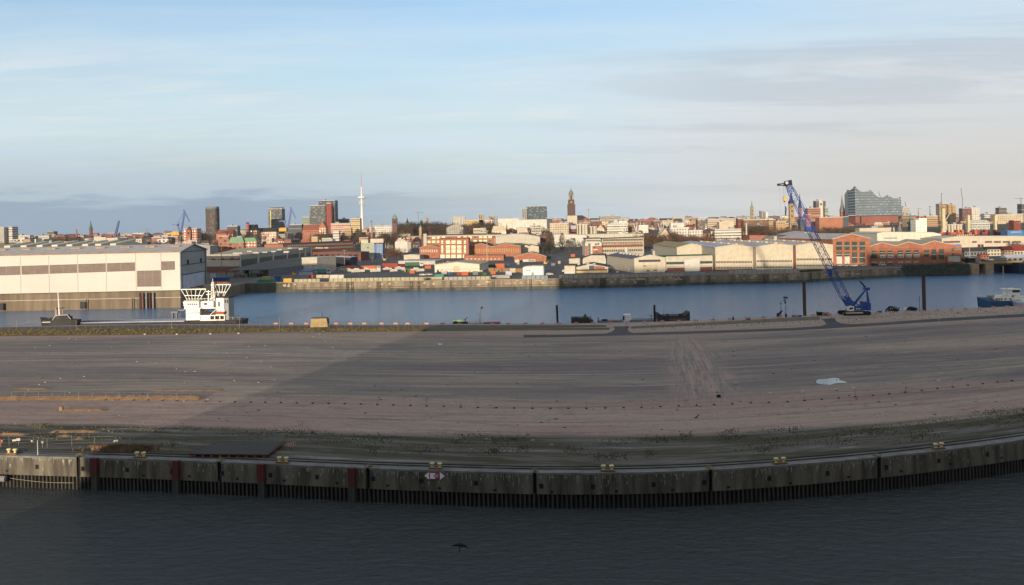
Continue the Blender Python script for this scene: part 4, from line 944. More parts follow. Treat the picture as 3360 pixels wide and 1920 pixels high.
for k, u in enumerate((5, 60, 113, 163, 212, 265, 308, 358)):
    p = f2.p(u, 820); zz = lerp(a.z, c.z, (u + 420) / 795) ; q = Vector((p.x - f2.n.x * 10, p.y - f2.n.y * 10, zz + 1.5)); b = MB()
    b.prism([(q.x - 2.6, q.y - 2), (q.x + .5, q.y - 2), (q.x + 4.2, q.y + 16), (q.x + 1, q.y + 16)], q.z - .8, [q.z + .7, q.z + .7, q.z + 2.6, q.z + 2.6]); mk('skylight', b, M['white'], t)
f3 = Fac(628, 1120, 690, 1120); t = hall('shed', 'grey flat-gabled shed rising just behind the shaded end of the hangar', 'shed', f3, [(612, 806), (630, 802), (689, 808)], 30, M['grey_wall'], M['roof_grey'])
# --- flat roofed warehouse with green windows (turned away, so in shade)
wf = Fac(785, 750, 1024, 1055); t = thing('warehouse', 'long grey warehouse with tall green windows and a flat tan roof', 'warehouse', (wf.a.x, wf.a.y, LAND))
wl = Fac(676, 762, 785, 750); P = [wl.p(676, 838), wl.p(787, 838), wf.p(1024, 812)]
P[1] = wf.p(786, 835)
z = 17.8; pts = [(wl.p(676, 840).x, wl.p(676, 840).y), (wf.a.x, wf.a.y), (wf.b.x, wf.b.y), (wf.b.x - 70, wf.b.y + 60), (wl.p(676, 840).x - 60, 1080)]
b = MB(); b.prism(pts, LAND, z, cap=False); mk('wall', b, M['grey_wall'], t)
b = MB(); b.poly([(x, y, z + .02) for x, y in pts]); b.prism([(pts[0][0] - .2, pts[0][1] - .3), (pts[1][0] + .2, pts[1][1] - .4), (pts[1][0], pts[1][1] + 1), (pts[0][0], pts[0][1] + 1)], z, z + .6, 1)
mk('roof', b, [M['roof_tan'], M['offwhite']], t)
slabpart('dark_band', wl, 678, 840, 786, 853, mat('dark_cladding', srgb((72, 66, 64)), var=.15), t, .1); slabpart('white_band', wl, 678, 855, 786, 874, M['offwhite'], t, .1); slabpart('brick_base', wl, 678, 875, 786, 900, M['brick_dark'], t, .1)
wv = lambda u, a, c: lerp(a, c, (u - 793) / (1018 - 793))
for a, c in ((793, 843), (852, 893), (900, 940), (945, 980), (985, 997), (1006, 1018)):
    b = MB(); T = lambda u: wv(u, 852, 828); Bm = lambda u: wv(u, 881, 846)
    wf.slab(b, a, T(a), c, Bm(a), .1, .2, 0, T(c), Bm(c))
    for k in range(1, 5): x = lerp(a, c, k / 5); wf.slab(b, x - .3, T(x), x + .3, Bm(x), .2, .2, 1)
    mk('window', b, [M['glass_green'], M['steel_grey']], t)
for u in (787, 847, 896, 942, 982, 1001, 1021): slabpart('pilaster', wf, u - 1.5, wv(u, 836, 812), u + 1.5, wv(u, 893, 852), M['white'], t, .5)
rr = random.Random(4)
for k in range(16):
    x = lerp(pts[0][0], pts[1][0] + 30, rr.random()); y = rr.uniform(775, 1000); b = MB(); b.box(x, y, z, x + 4, y + 2, z + .9); mk('roof_light', b, M['offwhite'], t)
# canopy shed in front
cf = G(742, 912, 1068, 888); t = thing('open_shed', 'low open-fronted shed under a wide dark roof on the shaded yard', 'shed', (cf.a.x, cf.a.y, LAND))
A = on(742, 912, LAND); Bq = on(880, 908, LAND); Cq = on(1072, 884, LAND); b = MB()
ztp = 10.2; f_ = [(A.x, A.y), (Bq.x, Bq.y), (Cq.x, Cq.y), (Cq.x - 30, Cq.y + 90), (A.x + 6, A.y + 95)]
b.prism([(x, y) for x, y in f_], ztp - .5, [ztp - .2, ztp - .2, ztp - .2, ztp + 3.2, ztp + 3.2]); mk('roof', b, M['roof_dark'], t)
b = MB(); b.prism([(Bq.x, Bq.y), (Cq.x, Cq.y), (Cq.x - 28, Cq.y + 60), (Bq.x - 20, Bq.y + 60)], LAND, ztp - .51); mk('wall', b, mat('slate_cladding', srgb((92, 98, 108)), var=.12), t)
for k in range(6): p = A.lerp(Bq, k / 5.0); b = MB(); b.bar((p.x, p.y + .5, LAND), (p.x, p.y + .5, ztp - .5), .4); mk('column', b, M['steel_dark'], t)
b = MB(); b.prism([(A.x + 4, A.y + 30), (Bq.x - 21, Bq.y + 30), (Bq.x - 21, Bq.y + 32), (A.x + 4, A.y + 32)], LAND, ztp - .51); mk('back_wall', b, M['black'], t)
fb = G(989, 893, 1072, 893); t = thing('white_block', 'plain white block with shaded right side standing on the dark shed roof', 'building', fb.p(1010, 893))
a, c = fb.p(990, 848), fb.p(1039, 848); b = MB(); b.prism([(a.x, a.y), (c.x, a.y), (c.x + 9, a.y + 26), (a.x + 3, a.y + 26)], LAND, a.z); mk('wall', b, M['offwhite'], t)
b = MB(); b.prism([(a.x - .2, a.y - .2), (c.x + .2, a.y - .2), (c.x + 9.2, a.y + 26.2), (a.x + 2.8, a.y + 26.2)], a.z, a.z + .5); mk('roof', b, M['white'], t)
# masts on the yard
for u, v0, v1, r_, m, lb in ((726, 808, 912, .28, 'galv', 'tall grey floodlight mast in front of the green-windowed warehouse'), (1130, 822, 890, .22, 'stone', 'slim mast between the white block and the silo building'),
                             (1030, 872, 900, .2, 'galv', 'short pale mast beside the blue roofed shelter'), (1598, 758, 868, .28, 'offwhite', 'tall pale mast in front of the big brick factory wing'),
                             (1681, 728, 772, .5, 'offwhite', 'leftmost of the tall white masts behind the silver roof'), (1721, 735, 772, .5, 'offwhite', 'middle one of the tall white masts behind the silver roof'), (1756, 735, 772, .5, 'offwhite', 'rightmost of the tall white masts behind the silver roof'),
                             (3181, 793, 845, .22, 'offwhite', 'white lamp mast beside the cream quay shed right of the brick halls'), (1222, 846, 868, .2, 'galv', 'thin mast beside the silo building')):
    Y = Yb(u, v1) if v1 > 780 else 1500; p = at(u, v1, Y); p.z = LAND; b = MB(); b.tube(p, at(u, v0, Y), r_, r_ * .6, 8)
    tt = thing('mast', lb, 'mast', p); mk('pole', b, M[m], tt); e = at(u, v0, Y); b = MB(); b.bar(e + Vector((-1.2, 0, 0)), e + Vector((1.2, 0, 0)), .35); mk('cross_arm', b, M[m], tt)
# --- long brick building with two window rows
bf = Fac(926, 1070, 1161, 1240); t = thing('brick_office', 'long low red brick building with two rows of small white windows', 'building', (bf.a.x, bf.a.y, LAND))
a, c = bf.p(928, 802), bf.p(1160, 791); b = MB(); n3 = Vector((bf.n.x, bf.n.y, 0)); bk = lambda p: Vector((p.x - n3.x * 22, p.y - n3.y * 22, p.z))
b.prism([(a.x, a.y), (c.x, c.y), (bk(c).x, bk(c).y), (bk(a).x, bk(a).y)], LAND, [a.z, c.z, c.z, a.z]); mk('wall', b, M['brick'], t)
b = MB(); b.prism([(a.x, a.y - .4), (c.x, c.y - .4), (bk(c).x, bk(c).y), (bk(a).x, bk(a).y)], [a.z + .02, c.z + .02, c.z + .02, a.z + .02], [a.z + .6, c.z + .6, c.z + .6, a.z + .6]); mk('roof', b, M['roof_dark'], t)
hgrid(bf, 944, 1160, 32, 804.5, 809, 796.5, 801.5, .55, t, M['white'], None, .12)
hgrid(bf, 1022, 1160, 20, 813, 817.5, 807.5, 812.5, .55, t, M['white'], None, .12)
# dark red sheds in the shade
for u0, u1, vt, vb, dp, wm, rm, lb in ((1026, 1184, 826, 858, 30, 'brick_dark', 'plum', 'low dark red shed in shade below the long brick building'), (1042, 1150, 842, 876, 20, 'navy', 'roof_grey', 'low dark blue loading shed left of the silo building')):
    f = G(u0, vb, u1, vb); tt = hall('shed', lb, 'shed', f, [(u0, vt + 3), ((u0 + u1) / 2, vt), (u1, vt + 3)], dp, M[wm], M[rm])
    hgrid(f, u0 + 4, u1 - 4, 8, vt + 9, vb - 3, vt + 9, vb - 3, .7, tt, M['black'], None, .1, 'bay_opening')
# silo building
sfc = G(1184, 850, 1227, 850); t = thing('silo_building', 'pale green grey block house with blue ribbed right half, roof machinery and three small windows', 'building', sfc.p(1205, 850))
a, c = sfc.p(1184, 798), sfc.p(1227, 798); e = sfc.p(1255, 800)
b = MB(); b.prism([(a.x, a.y), (c.x, a.y), (c.x, a.y + 16), (a.x, a.y + 16)], LAND, [a.z, a.z, a.z, a.z]); mk('wall', b, mat('grey_green_render', srgb((150, 152, 138)), var=.12), t)
b = MB(); b.prism([(c.x, a.y - .5), (e.x, a.y - .5), (e.x, a.y + 16), (c.x, a.y + 16)], LAND, e.z); b2 = MB()
mk('blue_tower', b, mat('steel_blue', srgb((84, 112, 150)), var=.1), t)
for k in range(4): x = lerp(c.x, e.x, .35 + k * .18); b2.bar((x, a.y - .6, LAND), (x, a.y - .6, e.z), .5)
mk('rib', b2, M['roof_blue'], t)['kind'] = 'stuff'
for u, v in ((1207, 813), (1207, 827), (1207, 838), (1196, 827)): slabpart('window', sfc, u - 1.6, v - 1.8, u + 1.6, v + 1.8, M['black'], t)
b = MB(); b.box(a.x, a.y + 2, a.z + .02, a.x + 7, a.y + 9, a.z + 3); b.box(a.x + 9, a.y + 5, a.z + .02, e.x, a.y + 12, a.z + 4); mk('roof_plant', b, M['cream'], t)
# chimney behind
def chimney(u, v0, v1, w, Y, m, lb, cap=None):
    p = at(u, v1, Y); s = Y / F; p.z = min(p.z, land_z(Y)); t = thing('chimney', lb, 'chimney', p); zt = at(u, v0, Y).z
    b = MB(); b.tube(p, (p.x, p.y, zt), w / 2 * s * 1.1, w / 2 * s * .85, 12); mk('shaft', b, M[m], t)
    b = MB(); b.tube((p.x, p.y, zt), (p.x, p.y, zt + 1.2), w / 2 * s * 1.05, n=12); mk('rim', b, M[cap or m], t)
chimney(1220, 728, 790, 4, 1240, 'stone', 'slender grey chimney rising directly behind the silo building', 'steel_dark')
chimney(2450, 736, 788, 6, 1150, 'offwhite', 'white chimney beside the brown trees behind the cream gabled halls')
chimney(252, 754, 790, 5, 2300, 'brick', 'thin brick chimney left of the dark pointed church spire')
# --- the big brick factory
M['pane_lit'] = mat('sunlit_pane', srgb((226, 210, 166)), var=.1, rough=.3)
rf = Fac(1389, 1070, 1626, 1085); t = thing('brick_factory', 'big red brick factory wing with cream windows and a white stair tower at left', 'factory', (rf.a.x, rf.a.y, LAND))
a, c = rf.p(1390, 776), rf.p(1622, 771); n3 = Vector((rf.n.x, rf.n.y, 0)); bk = lambda p, d: Vector((p.x - n3.x * d, p.y - n3.y * d, p.z))
b = MB(); b.prism([(a.x, a.y), (c.x, c.y), (bk(c, 24).x, bk(c, 24).y), (bk(a, 24).x, bk(a, 24).y)], LAND, [a.z, c.z, c.z, a.z]); mk('wall', b, M['brick'], t)
slabpart('cornice', rf, 1389, 774, 1624, 777, M['cream'], t, .5, 770, 773.5)
b = MB(); b.prism([(a.x, a.y + 2), (c.x + 2, c.y + 2), (bk(c, 24).x, bk(c, 24).y), (bk(a, 24).x, bk(a, 24).y)], [a.z + .1, c.z + .1, c.z + .1, a.z + .1], [a.z + 1.6, c.z + 1.6, c.z + 1.6, a.z + 1.6]); mk('roof', b, M['roof_dark'], t)
slabpart('stair_tower', rf, 1389, 767, 1399.5, 812, M['offwhite'], t, 2.5, th=4)
rx = [1401, 1417, 1433, 1449, 1466, 1500, 1520, 1537, 1553, 1571, 1586, 1602]
for k, u in enumerate(rx):
    for j, (v0, v1) in enumerate(((777, 785), (789.5, 798))):
        if j and 1440 < u < 1536: continue
        dv = -(u - 1400) * .015; b = MB(); rf.slab(b, u, v0 + dv, u + 12, v1 + dv, .12, .2, 0); rf.slab(b, u + .8, v0 + dv + .8, u + 11.2, v1 + dv - .8, .16, .2, 1)
        for q_ in (1, 2, 3): rf.slab(b, u + 3 * q_ - .25, v0 + dv, u + 3 * q_ + .25, v1 + dv, .22, .2, 0)
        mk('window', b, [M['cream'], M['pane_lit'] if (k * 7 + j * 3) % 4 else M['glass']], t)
ff = Fac(1441, 975, 1537, 975); t = thing('brick_factory', 'tall square red brick factory block with a grid of cream framed windows', 'factory', (ff.p(1489, 848).x, 975, LAND))
a, c = ff.p(1441, 785), ff.p(1537, 785); b = MB(); b.prism([(a.x, a.y), (c.x, a.y), (c.x, a.y + 40), (a.x, a.y + 40)], LAND, a.z); mk('wall', b, M['brick'], t)
b = MB(); b.prism([(a.x - .3, a.y - .4), (c.x + .3, a.y - .4), (c.x + .3, a.y + 40), (a.x - .3, a.y + 40)], a.z, a.z + .8); mk('roof', b, M['brick_dark'], t)
b = MB(); pa, pc = ff.p(1482, 777), ff.p(1498, 777); b.prism([(pa.x, pa.y + 3), (pc.x, pa.y + 3), (pc.x, pa.y + 9), (pa.x, pa.y + 9)], a.z + .82, pa.z); mk('roof_house', b, M['brick'], t)
for ci, (u0, u1) in enumerate(((1448, 1454.5), (1463, 1477), (1481, 1495), (1499.5, 1514), (1522, 1529))):
    for ri, (v0, v1) in enumerate(((789.5, 800.5), (805.5, 817), (818.5, 831), (835.5, 847))):
        if ri == 3 and ci in (0, 4): u0_, u1_ = (1445, 1459) if ci == 0 else (1519, 1533)
        else: u0_, u1_ = u0, u1
        b = MB(); ff.slab(b, u0_, v0, u1_, v1, .12, .2, 0); ff.slab(b, u0_ + .7, v0 + .7, u1_ - .7, v1 - .7, .16, .2, 1); nm = 4 if u1_ - u0_ > 9 else 2
        for q_ in range(1, nm): x = lerp(u0_, u1_, q_ / nm); ff.slab(b, x - .25, v0, x + .25, v1, .22, .2, 0)
        ff.slab(b, u0_, (v0 + v1) / 2 - .25, u1_, (v0 + v1) / 2 + .25, .22, .2, 0)
        if ri < 3 and (ci + ri) % 2 == 0:
            for q_ in range(nm): x = lerp(u0_, u1_, (q_ + .5) / nm); ff.slab(b, x - .7, v1 - 5, x + .7, v1 - 2, .24, .2, 2)
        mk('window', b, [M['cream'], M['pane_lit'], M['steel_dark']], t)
# curved gable brick halls beside it
trimc = M['cream']
def arch(u0, u1, ve, vp, n_=6): return [(lerp(u0, u1, k / n_), ve - (ve - vp) * math.sin(math.pi * k / n_)) for k in range(n_ + 1)]
t = hall('brick_hall', 'low red brick hall with one curved white-edged gable left of the square factory block', 'hall', Fac(1376, 995, 1441, 995), arch(1376, 1441, 813, 806), 40, M['brick'], M['roof_olive'], trim=trimc)
hgrid(Fac(1376, 995, 1441, 995), 1382, 1438, 8, 819, 828, 819, 828, .5, t, M['cream'], None, .1)
h2 = Fac(1537, 1000, 1710, 1000); t = hall('brick_hall', 'red brick hall with two wavy white-edged gables right of the square factory block', 'hall', h2, [(1537, 811), (1552, 806), (1568, 801), (1582, 800), (1596, 804), (1608, 809), (1622, 809), (1640, 803), (1656, 799.5), (1670, 800), (1690, 805), (1709, 808)], 42, M['brick'], M['roof_dark'], trim=trimc)
hgrid(h2, 1541, 1706, 22, 816, 829, 815, 828, .55, t, mat('window_tan', srgb((164, 128, 84)), var=.2), None, .1)
f = G(1522, 856, 1653, 856); t = hall('brick_shed', 'low long brick shed with dark roof at the foot of the wavy gabled brick hall', 'shed', f, [(1522, 846), (1522.5, 838), (1652.5, 838), (1653, 846)], 12, M['brick'], M['roof_dark']); hgrid(f, 1530, 1648, 9, 848, 852, 848, 852, .5, t, M['roof_tan'], None, .1)
f = Fac(1709, 1040, 1768, 1040); t = hall('cream_shed', 'plain cream shed with sawtooth roof lights right of the wavy brick gables', 'shed', f, [(1709, 809), (1722, 808), (1722.5, 803), (1740, 808.5), (1740.5, 803), (1768, 809)], 40, M['cream'], M['roof_dark'])
f = G(1687, 860, 1792, 858); t = hall('brick_hall', 'small red brick gable house with a white lower front beside the crane lorry', 'hall', f, [(1687, 843), (1710, 835.5), (1743, 829), (1770, 835), (1792, 842)], 30, M['brick'], M['roof_dark'], trim=trimc)
slabpart('white_front', f, 1716, 851, 1757, 861, M['white'], t, 1.5); hgrid(f, 1735, 1756, 4, 852, 858, 852, 858, .6, t, M['glass'], None, 1.6)
# --- white hall and the sheds around it
f = G(1426, 893, 1573, 893); t = hall('white_hall', 'wide low white hall with a tan roller door, centre of the yard', 'hall', f, [(1426, 869), (1499, 861), (1573, 868)], 42, mat('hall_white', srgb((194, 188, 172)), var=.06, scale=.05), M['roof_tan'])
slabpart('roller_door', f, 1488, 874, 1509, 891, M['roof_tan'], t, .12); slabpart('sill_band', f, 1427, 883, 1572, 884, M['stone'], t, .06)
f = G(1307, 869, 1428, 869); t = hall('grey_roof_shed', 'long white shed under a wide grey-blue roof behind the green container lorry', 'shed', f, [(1307, 858), (1307.5, 857.5), (1428, 857)], 40, M['offwhite'], M['roof_blue'])
f = Fac(1310, 880, 1400, 880)
a, c = f.p(1312, 857), f.p(1428, 857); b = MB(); t2 = t
f = G(1325, 852, 1377, 852); hall('shed', 'small cream shed left behind the grey-blue roofed shed', 'shed', f, [(1325, 838), (1350, 836), (1377, 838)], 20, M['cream'], M['roof_grey'])
f = G(1715, 904, 1778, 903); t = hall('white_hut', 'small bright white hut with a stepped parapet and two tiny windows near the quay', 'hut', f, [(1715, 881), (1716, 878), (1728, 875), (1745, 875), (1746, 873), (1752, 874), (1782, 874), (1783, 877)], 12, mat('bright_white', srgb((204, 200, 198)), var=.05), M['offwhite'])
for u in (1729, 1737): slabpart('window', f, u - 1.4, 886, u + 1.4, 890, M['steel_dark'], t)
slabpart('door', f, 1744, 894, 1752, 903, M['grey_wall'], t); slabpart('blue_trim', f, 1779, 876, 1781, 903, M['roof_blue'], t)
# workshops left of the lane
f = G(1852, 898, 1885, 898); t = hall('workshop', 'little beige workshop with a flat dark roof beside the panel fence', 'workshop', f, [(1852, 874), (1853, 872), (1887, 872)], 24, M['cream'], M['roof_dark']); slabpart('white_base', f, 1852, 890, 1883, 902, M['white'], t, .3)
f = G(1867, 870, 1902, 870); hall('workshop', 'small white-fronted shed with grey roof behind the beige workshop', 'workshop', f, [(1867, 849), (1884, 848), (1902, 847)], 20, M['offwhite'], M['roof_dark'])
f = G(1888, 896, 1994, 895); t = hall('workshop', 'low gabled workshop with two white roof lights, red wall patch and yellowish base', 'workshop', f, [(1888, 879), (1937, 868), (1995, 878)], 36, M['offwhite'], M['roof_dark'], trim=M['white'])
slabpart('brick_front', f, 1952, 873, 1984, 884, M['brick'], t, .15); slabpart('glazing', f, 1933, 872, 1951, 885, M['glass'], t, .15); slabpart('yellow_base', f, 1889, 888, 1990, 896, mat('ochre_wall', srgb((176, 156, 110)), var=.15), t, .6); slabpart('base_roof', f, 1887, 884, 1992, 888, M['roof_dark'], t, .9)
for u in (1932, 1953):
    p = f.p(u, 872); b = MB(); b.prism([(p.x - .8, p.y + 6), (p.x + .8, p.y + 6), (p.x + .8, p.y + 22), (p.x - .8, p.y + 22)], p.z - .4, p.z + 1.1); mk('roof_light', b, M['white'], t)
f = G(1905, 866, 1988, 866); t = hall('workshop', 'grey roofed hall with white end wall standing behind the gabled workshop', 'workshop', f, [(1905, 850), (1940, 838), (1984, 838), (1988, 850)], 40, M['offwhite'], M['roof_dark'])
# white office block with brick and rows of windows
of = Fac(1920, 958, 1975, 958); t = thing('office_block', 'white and brick office end block with a glazed stair column', 'office', (of.p(1947, 840).x, 958, LAND))
a, c = of.p(1920, 797), of.p(1974, 797); b = MB(); b.prism([(a.x, a.y), (c.x, a.y), (c.x, a.y + 40), (a.x, a.y + 40)], LAND, a.z); mk('wall', b, M['white'], t)
b = MB(); a2 = of.p(1923, 784); c2 = of.p(1972, 784); b.prism([(a2.x, a.y + 3), (c2.x, a.y + 3), (c2.x, a.y + 36), (a2.x, a.y + 36)], a.z, a2.z); mk('top_floor', b, M['offwhite'], t)
b = MB(); b.prism([(a2.x - .8, a.y + 2), (c2.x + .8, a.y + 2), (c2.x + .8, a.y + 37), (a2.x - .8, a.y + 37)], a2.z, a2.z + .7); mk('roof', b, M['steel_dark'], t)
slabpart('brick_panel', of, 1921, 807, 1929, 841, M['brick'], t, .15); slabpart('brick_panel', of, 1944, 807, 1974, 841, M['brick'], t, .15)
b = MB(); of.slab(b, 1930, 799, 1938, 841, .2, .2, 0)
for k in range(9): of.slab(b, 1930, 802 + k * 4.5, 1938, 802.8 + k * 4.5, .3, .2, 1)
mk('stair_glazing', b, [M['glass'], M['cream']], t)
slabpart('balcony_panel', of, 1947, 817, 1961, 821, M['white'], t, .8); slabpart('balcony_panel', of, 1947, 831, 1961, 839, M['white'], t, .8)
for u, v in ((1955, 802), (1963, 801), (1951, 813), (1957, 828)): slabpart('window', of, u - 3, v - 3, u + 3, v + 2.5, M['glass'], t, .25)
hgrid(Fac(1923, 961, 1972, 961), 1925, 1971, 9, 787.5, 792, 787.5, 792, .75, t, M['glass'], None, .15)
ow = Fac(1976, 966, 2112, 985); t = thing('office_block', 'long white office wing with rows of dark windows and a brick band', 'office', (ow.a.x, ow.a.y, LAND))
a, c = ow.p(1976, 784), ow.p(2112, 779); n3 = Vector((ow.n.x, ow.n.y, 0)); q1, q2 = c - n3 * 16, a - n3 * 16
b = MB(); b.prism([(a.x, a.y), (c.x, c.y), (q1.x, q1.y), (q2.x, q2.y)], LAND, [a.z, c.z, c.z, a.z]); mk('wall', b, M['cream'], t)
b = MB(); b.prism([(a.x, a.y - 1), (c.x + 1, c.y - 1), (q1.x, q1.y), (q2.x, q2.y)], [a.z + .02, c.z + .02, c.z + .02, a.z + .02], [a.z + .7, c.z + .7, c.z + .7, a.z + .7]); mk('roof', b, M['roof_dark'], t)
slabpart('brick_band', ow, 1977, 803.5, 2110, 812, M['brick'], t, .12, 803.5 - 3, 812 - 4)
for (v0, v1, n_, fl, mm) in ((786, 790.5, 22, .8, 'glass'), (795, 801, 26, .45, 'steel_dark'), (807, 812.5, 24, .4, 'black'), (820, 827, 22, .55, 'glass')):
    k_ = (v0 - 754) / 60 * 5
    hgrid(ow, 1979, 2110, n_, v0, v1, v0 - k_ * .55, v1 - k_ * .55, fl, t, M[mm], None, .2)
# white industrial shed & silver roof behind
f = Fac(1816, 1230, 1925, 1230); t = hall('white_shed', 'tall white shed with a silver roof behind the bare trees left of the offices', 'shed', f, [(1816, 778), (1817, 770), (1850, 769), (1925, 772)], 60, M['white'], M['roof_blue'])
slabpart('vent_band', f, 1872, 781, 1887, 787, M['steel_grey'], t)
f = Fac(1690, 1280, 1820, 1280); hall('silver_roof_hall', 'broad low hall under a silver barrel roof behind the wavy brick gables', 'hall', f, arch(1626, 1772, 778, 768, 8), 90, M['offwhite'], M['roof_blue'])
f = Fac(1920, 1250, 2113, 1290); t = hall('white_shed', 'long white flat hall with thin wall joints directly behind the white office wing', 'shed', f, [(1920, 770), (1960, 769), (2040, 767), (2112, 768)], 50, mat('hall_white', None), M['white'])
for k in range(1, 12): slabpart('wall_joint', f, 1920 + k * 16, 771, 1920.6 + k * 16, 784, M['stone'], t, .1)
# white tank and column
tp = on(2056, 885, LAND); t = thing('storage_tank', 'bulging white storage tank beside the gabled cream hall', 'tank', tp); s = tp.y / F
b = MB(); b.lathe((tp.x, tp.y + 3, LAND), [(16 * s, 0), (17 * s, 20 * s), (16 * s, 36 * s), (12 * s, 42 * s), (6 * s, 46 * s)], 20); mk('shell', b, M['white'], t)
b = MB(); b.tube((tp.x + 0 * s, tp.y, LAND + 40 * s), (tp.x + 0 * s, tp.y, LAND + 74 * s), 4.5 * s, n=12); mk('stack', b, M['white'], t)
b = MB(); b.bar((tp.x + 5 * s, tp.y, LAND + 58 * s), (tp.x + 14 * s, tp.y, LAND + 44 * s), 3 * s); mk('duct', b, M['offwhite'], t)
f = G(2029, 880, 2040, 880); hall('plant_building', 'narrow white plant building attached left of the bulging white tank', 'building', f, [(2029, 832), (2047, 829)], 26, M['white'], M['offwhite'])
# --- gabled cream hall C
f = G(2081, 897, 2183, 893); t = hall('gabled_hall', 'cream gabled hall with a dark window strip, left end of the hall row', 'hall', f, [(2081, 849.5), (2132, 837.5), (2183, 847)], 78, M['cream'], mat('roof_slate', srgb((88, 92, 108)), var=.2), trim=M['white'])
b = MB(); f.slab(b, 2096, 853, 2167, 860.5, .12, .2, 0, 851.5, 859); [f.slab(b, 2096 + k * 5, 853 - k * .1, 2096.6 + k * 5, 860.5 - k * .1, .2, .2, 1) for k in range(1, 14)]; mk('window', b, [M['glass'], M['steel_grey']], t)
for v in (871, 879, 885, 891): slabpart('wall_rail', f, 2109, v, 2158, v + .8, M['stone'], t, .2)
for u, v in ((2113, 873), (2119, 873), (2124, 888), (2129, 888), (2148, 887), (2153, 887)): slabpart('window', f, u - 2, v - 2.2, u + 2, v + 2.2, M['steel_dark'], t, .12)
p = f.p(2132, 838)
for k in range(7):
    b = MB(); q = f.back(p, 8 + k * 9); b.obox(q + Vector((-3.5, 0, .2)), (1.2, 0, .2), (0, 3, 0), (0, 0, .5)); mk('roof_light', b, M['offwhite'], t)
# lean-to roof strip between the halls
f = G(2140, 862, 2240, 862); hall('low_hall', 'low hall with two parallel grey roof slopes behind the gabled cream hall', 'hall', f, [(2142, 826), (2160, 821), (2215, 838)], 60, M['offwhite'], M['roof_blue'])
# lower block
f = G(2184, 893, 2338, 889); t = hall('low_block', 'low white block with a big white sliding door and brick strips', 'building', f, [(2184, 844), (2185, 842), (2337, 838), (2338, 840)], 18, M['offwhite'], M['green'])
slabpart('window_strip', f, 2186, 860, 2244, 868, M['glass_green'], t, .12, 859, 867); slabpart('brick_base', f, 2189, 879, 2246, 891, M['brick_dark'], t, .15); slabpart('canopy', f, 2186, 870, 2244, 873, M['white'], t, 1.6)
slabpart('sliding_door', f, 2247, 852, 2294, 891, M['white'], t, .5); slabpart('window_strip', f, 2297, 857, 2337, 865, M['glass_green'], t, .12); slabpart('brick_base', f, 2297, 876, 2337, 890, M['brick_dark'], t, .15); slabpart('canopy', f, 2297, 867, 2337, 870, M['white'], t, 1.2)
# --- row of big gabled halls
def bigbay(u0, up, u1, vE0, vP, vE1, vb, lb, win=True, rm='roof_grey', wm='cream', dpt=150, n_=24, r1=(857, 863.5), r2=(876, 882), pil=True):
    f = Fac(u0, Yb((u0 + u1) / 2, vb), u1, Yb((u0 + u1) / 2, vb)); t = hall('gabled_hall', lb, 'hall', f, [(u0, vE0), (up, vP), (u1, vE1)], dpt, M[wm], M[rm], trim=M['offwhite'], group='row of big cream gabled shipyard halls')
    if win:
        hgrid(f, u0 + 3, u1 - 2, n_, r1[0], r1[1], r1[0] - .3, r1[1] - .3, .62, t, M['steel_dark'], None, .12); hgrid(f, u0 + 3, u1 - 2, n_, r2[0], r2[1], r2[0] - .3, r2[1] - .3, .62, t, M['glass'], None, .12)
        slabpart('brick_base', f, u0, 883.5, u1, vb, M['brick_dark'], t, .1)
    if pil: slabpart('pilaster', f, u1 + .5, vE1 - 1, u1 + 8, vb, mat('pilaster_brown', srgb((104, 66, 58)), var=.15), t, .6)
    n3 = Vector((f.n.x, f.n.y, 0)); pe = f.p(up, vP); pl_ = f.p(u1, vE1)
    for k in range(12):
        q = pe.lerp(pl_, .5) - n3 * (6 + k * dpt / 13); b = MB(); b.obox(q + Vector((0, 0, .8)), (1.4, 0, -.2), (0, 1.2, 0), (0, 0, .5)); mk('roof_vent', b, M['offwhite'] if k % 2 else M['stone'], t)
    return t
t = bigbay(2221, 2268, 2338, 813, 800, 817, 880, 'big cream gabled hall with an olive roof behind the low white block', False, 'roof_olive', 'cream', 110)
t = bigbay(2347, 2407, 2471, 812.5, 803.5, 812, 888, 'big cream gabled hall, second of the row from the left', True, 'roof_blue')
t = bigbay(2480, 2541, 2602, 810.5, 800.5, 806, 887, 'big cream gabled hall, third of the row from the left', True, 'roof_grey', r1=(854, 860.5), r2=(874, 880))
t = bigbay(2611, 2667, 2733, 806, 797, 804, 884, 'big cream gabled hall behind the blue crane boom', True, 'roof_grey', r1=(848, 854.5), r2=(868.5, 874.5), pil=False)
f = Fac(2592, 905, 2732, 900); t = hall('gabled_hall', 'higher pale hall with a wide grey roof behind the crane boom', 'hall', f, [(2592, 773), (2655, 761), (2732, 780)], 90, M['offwhite'], M['roof_grey'], trim=M['steel_grey'])
for k in range(1, 9): slabpart('wall_joint', f, 2592 + k * 15, 778, 2592.8 + k * 15, 800, M['stone'], t, .1)
f = Fac(2459, 1080, 2518, 1080); hall('brick_block', 'plain orange brick block behind the hall roofs next to the white chimney', 'building', f, [(2459, 773), (2518, 773)], 30, M['brick'], M['roof_red'])
f = Fac(2552, 1000, 2592, 1000); hall('white_shed', 'low white flat building left of the higher pale hall', 'shed', f, [(2540, 777), (2592, 775)], 40, M['offwhite'], M['white'])
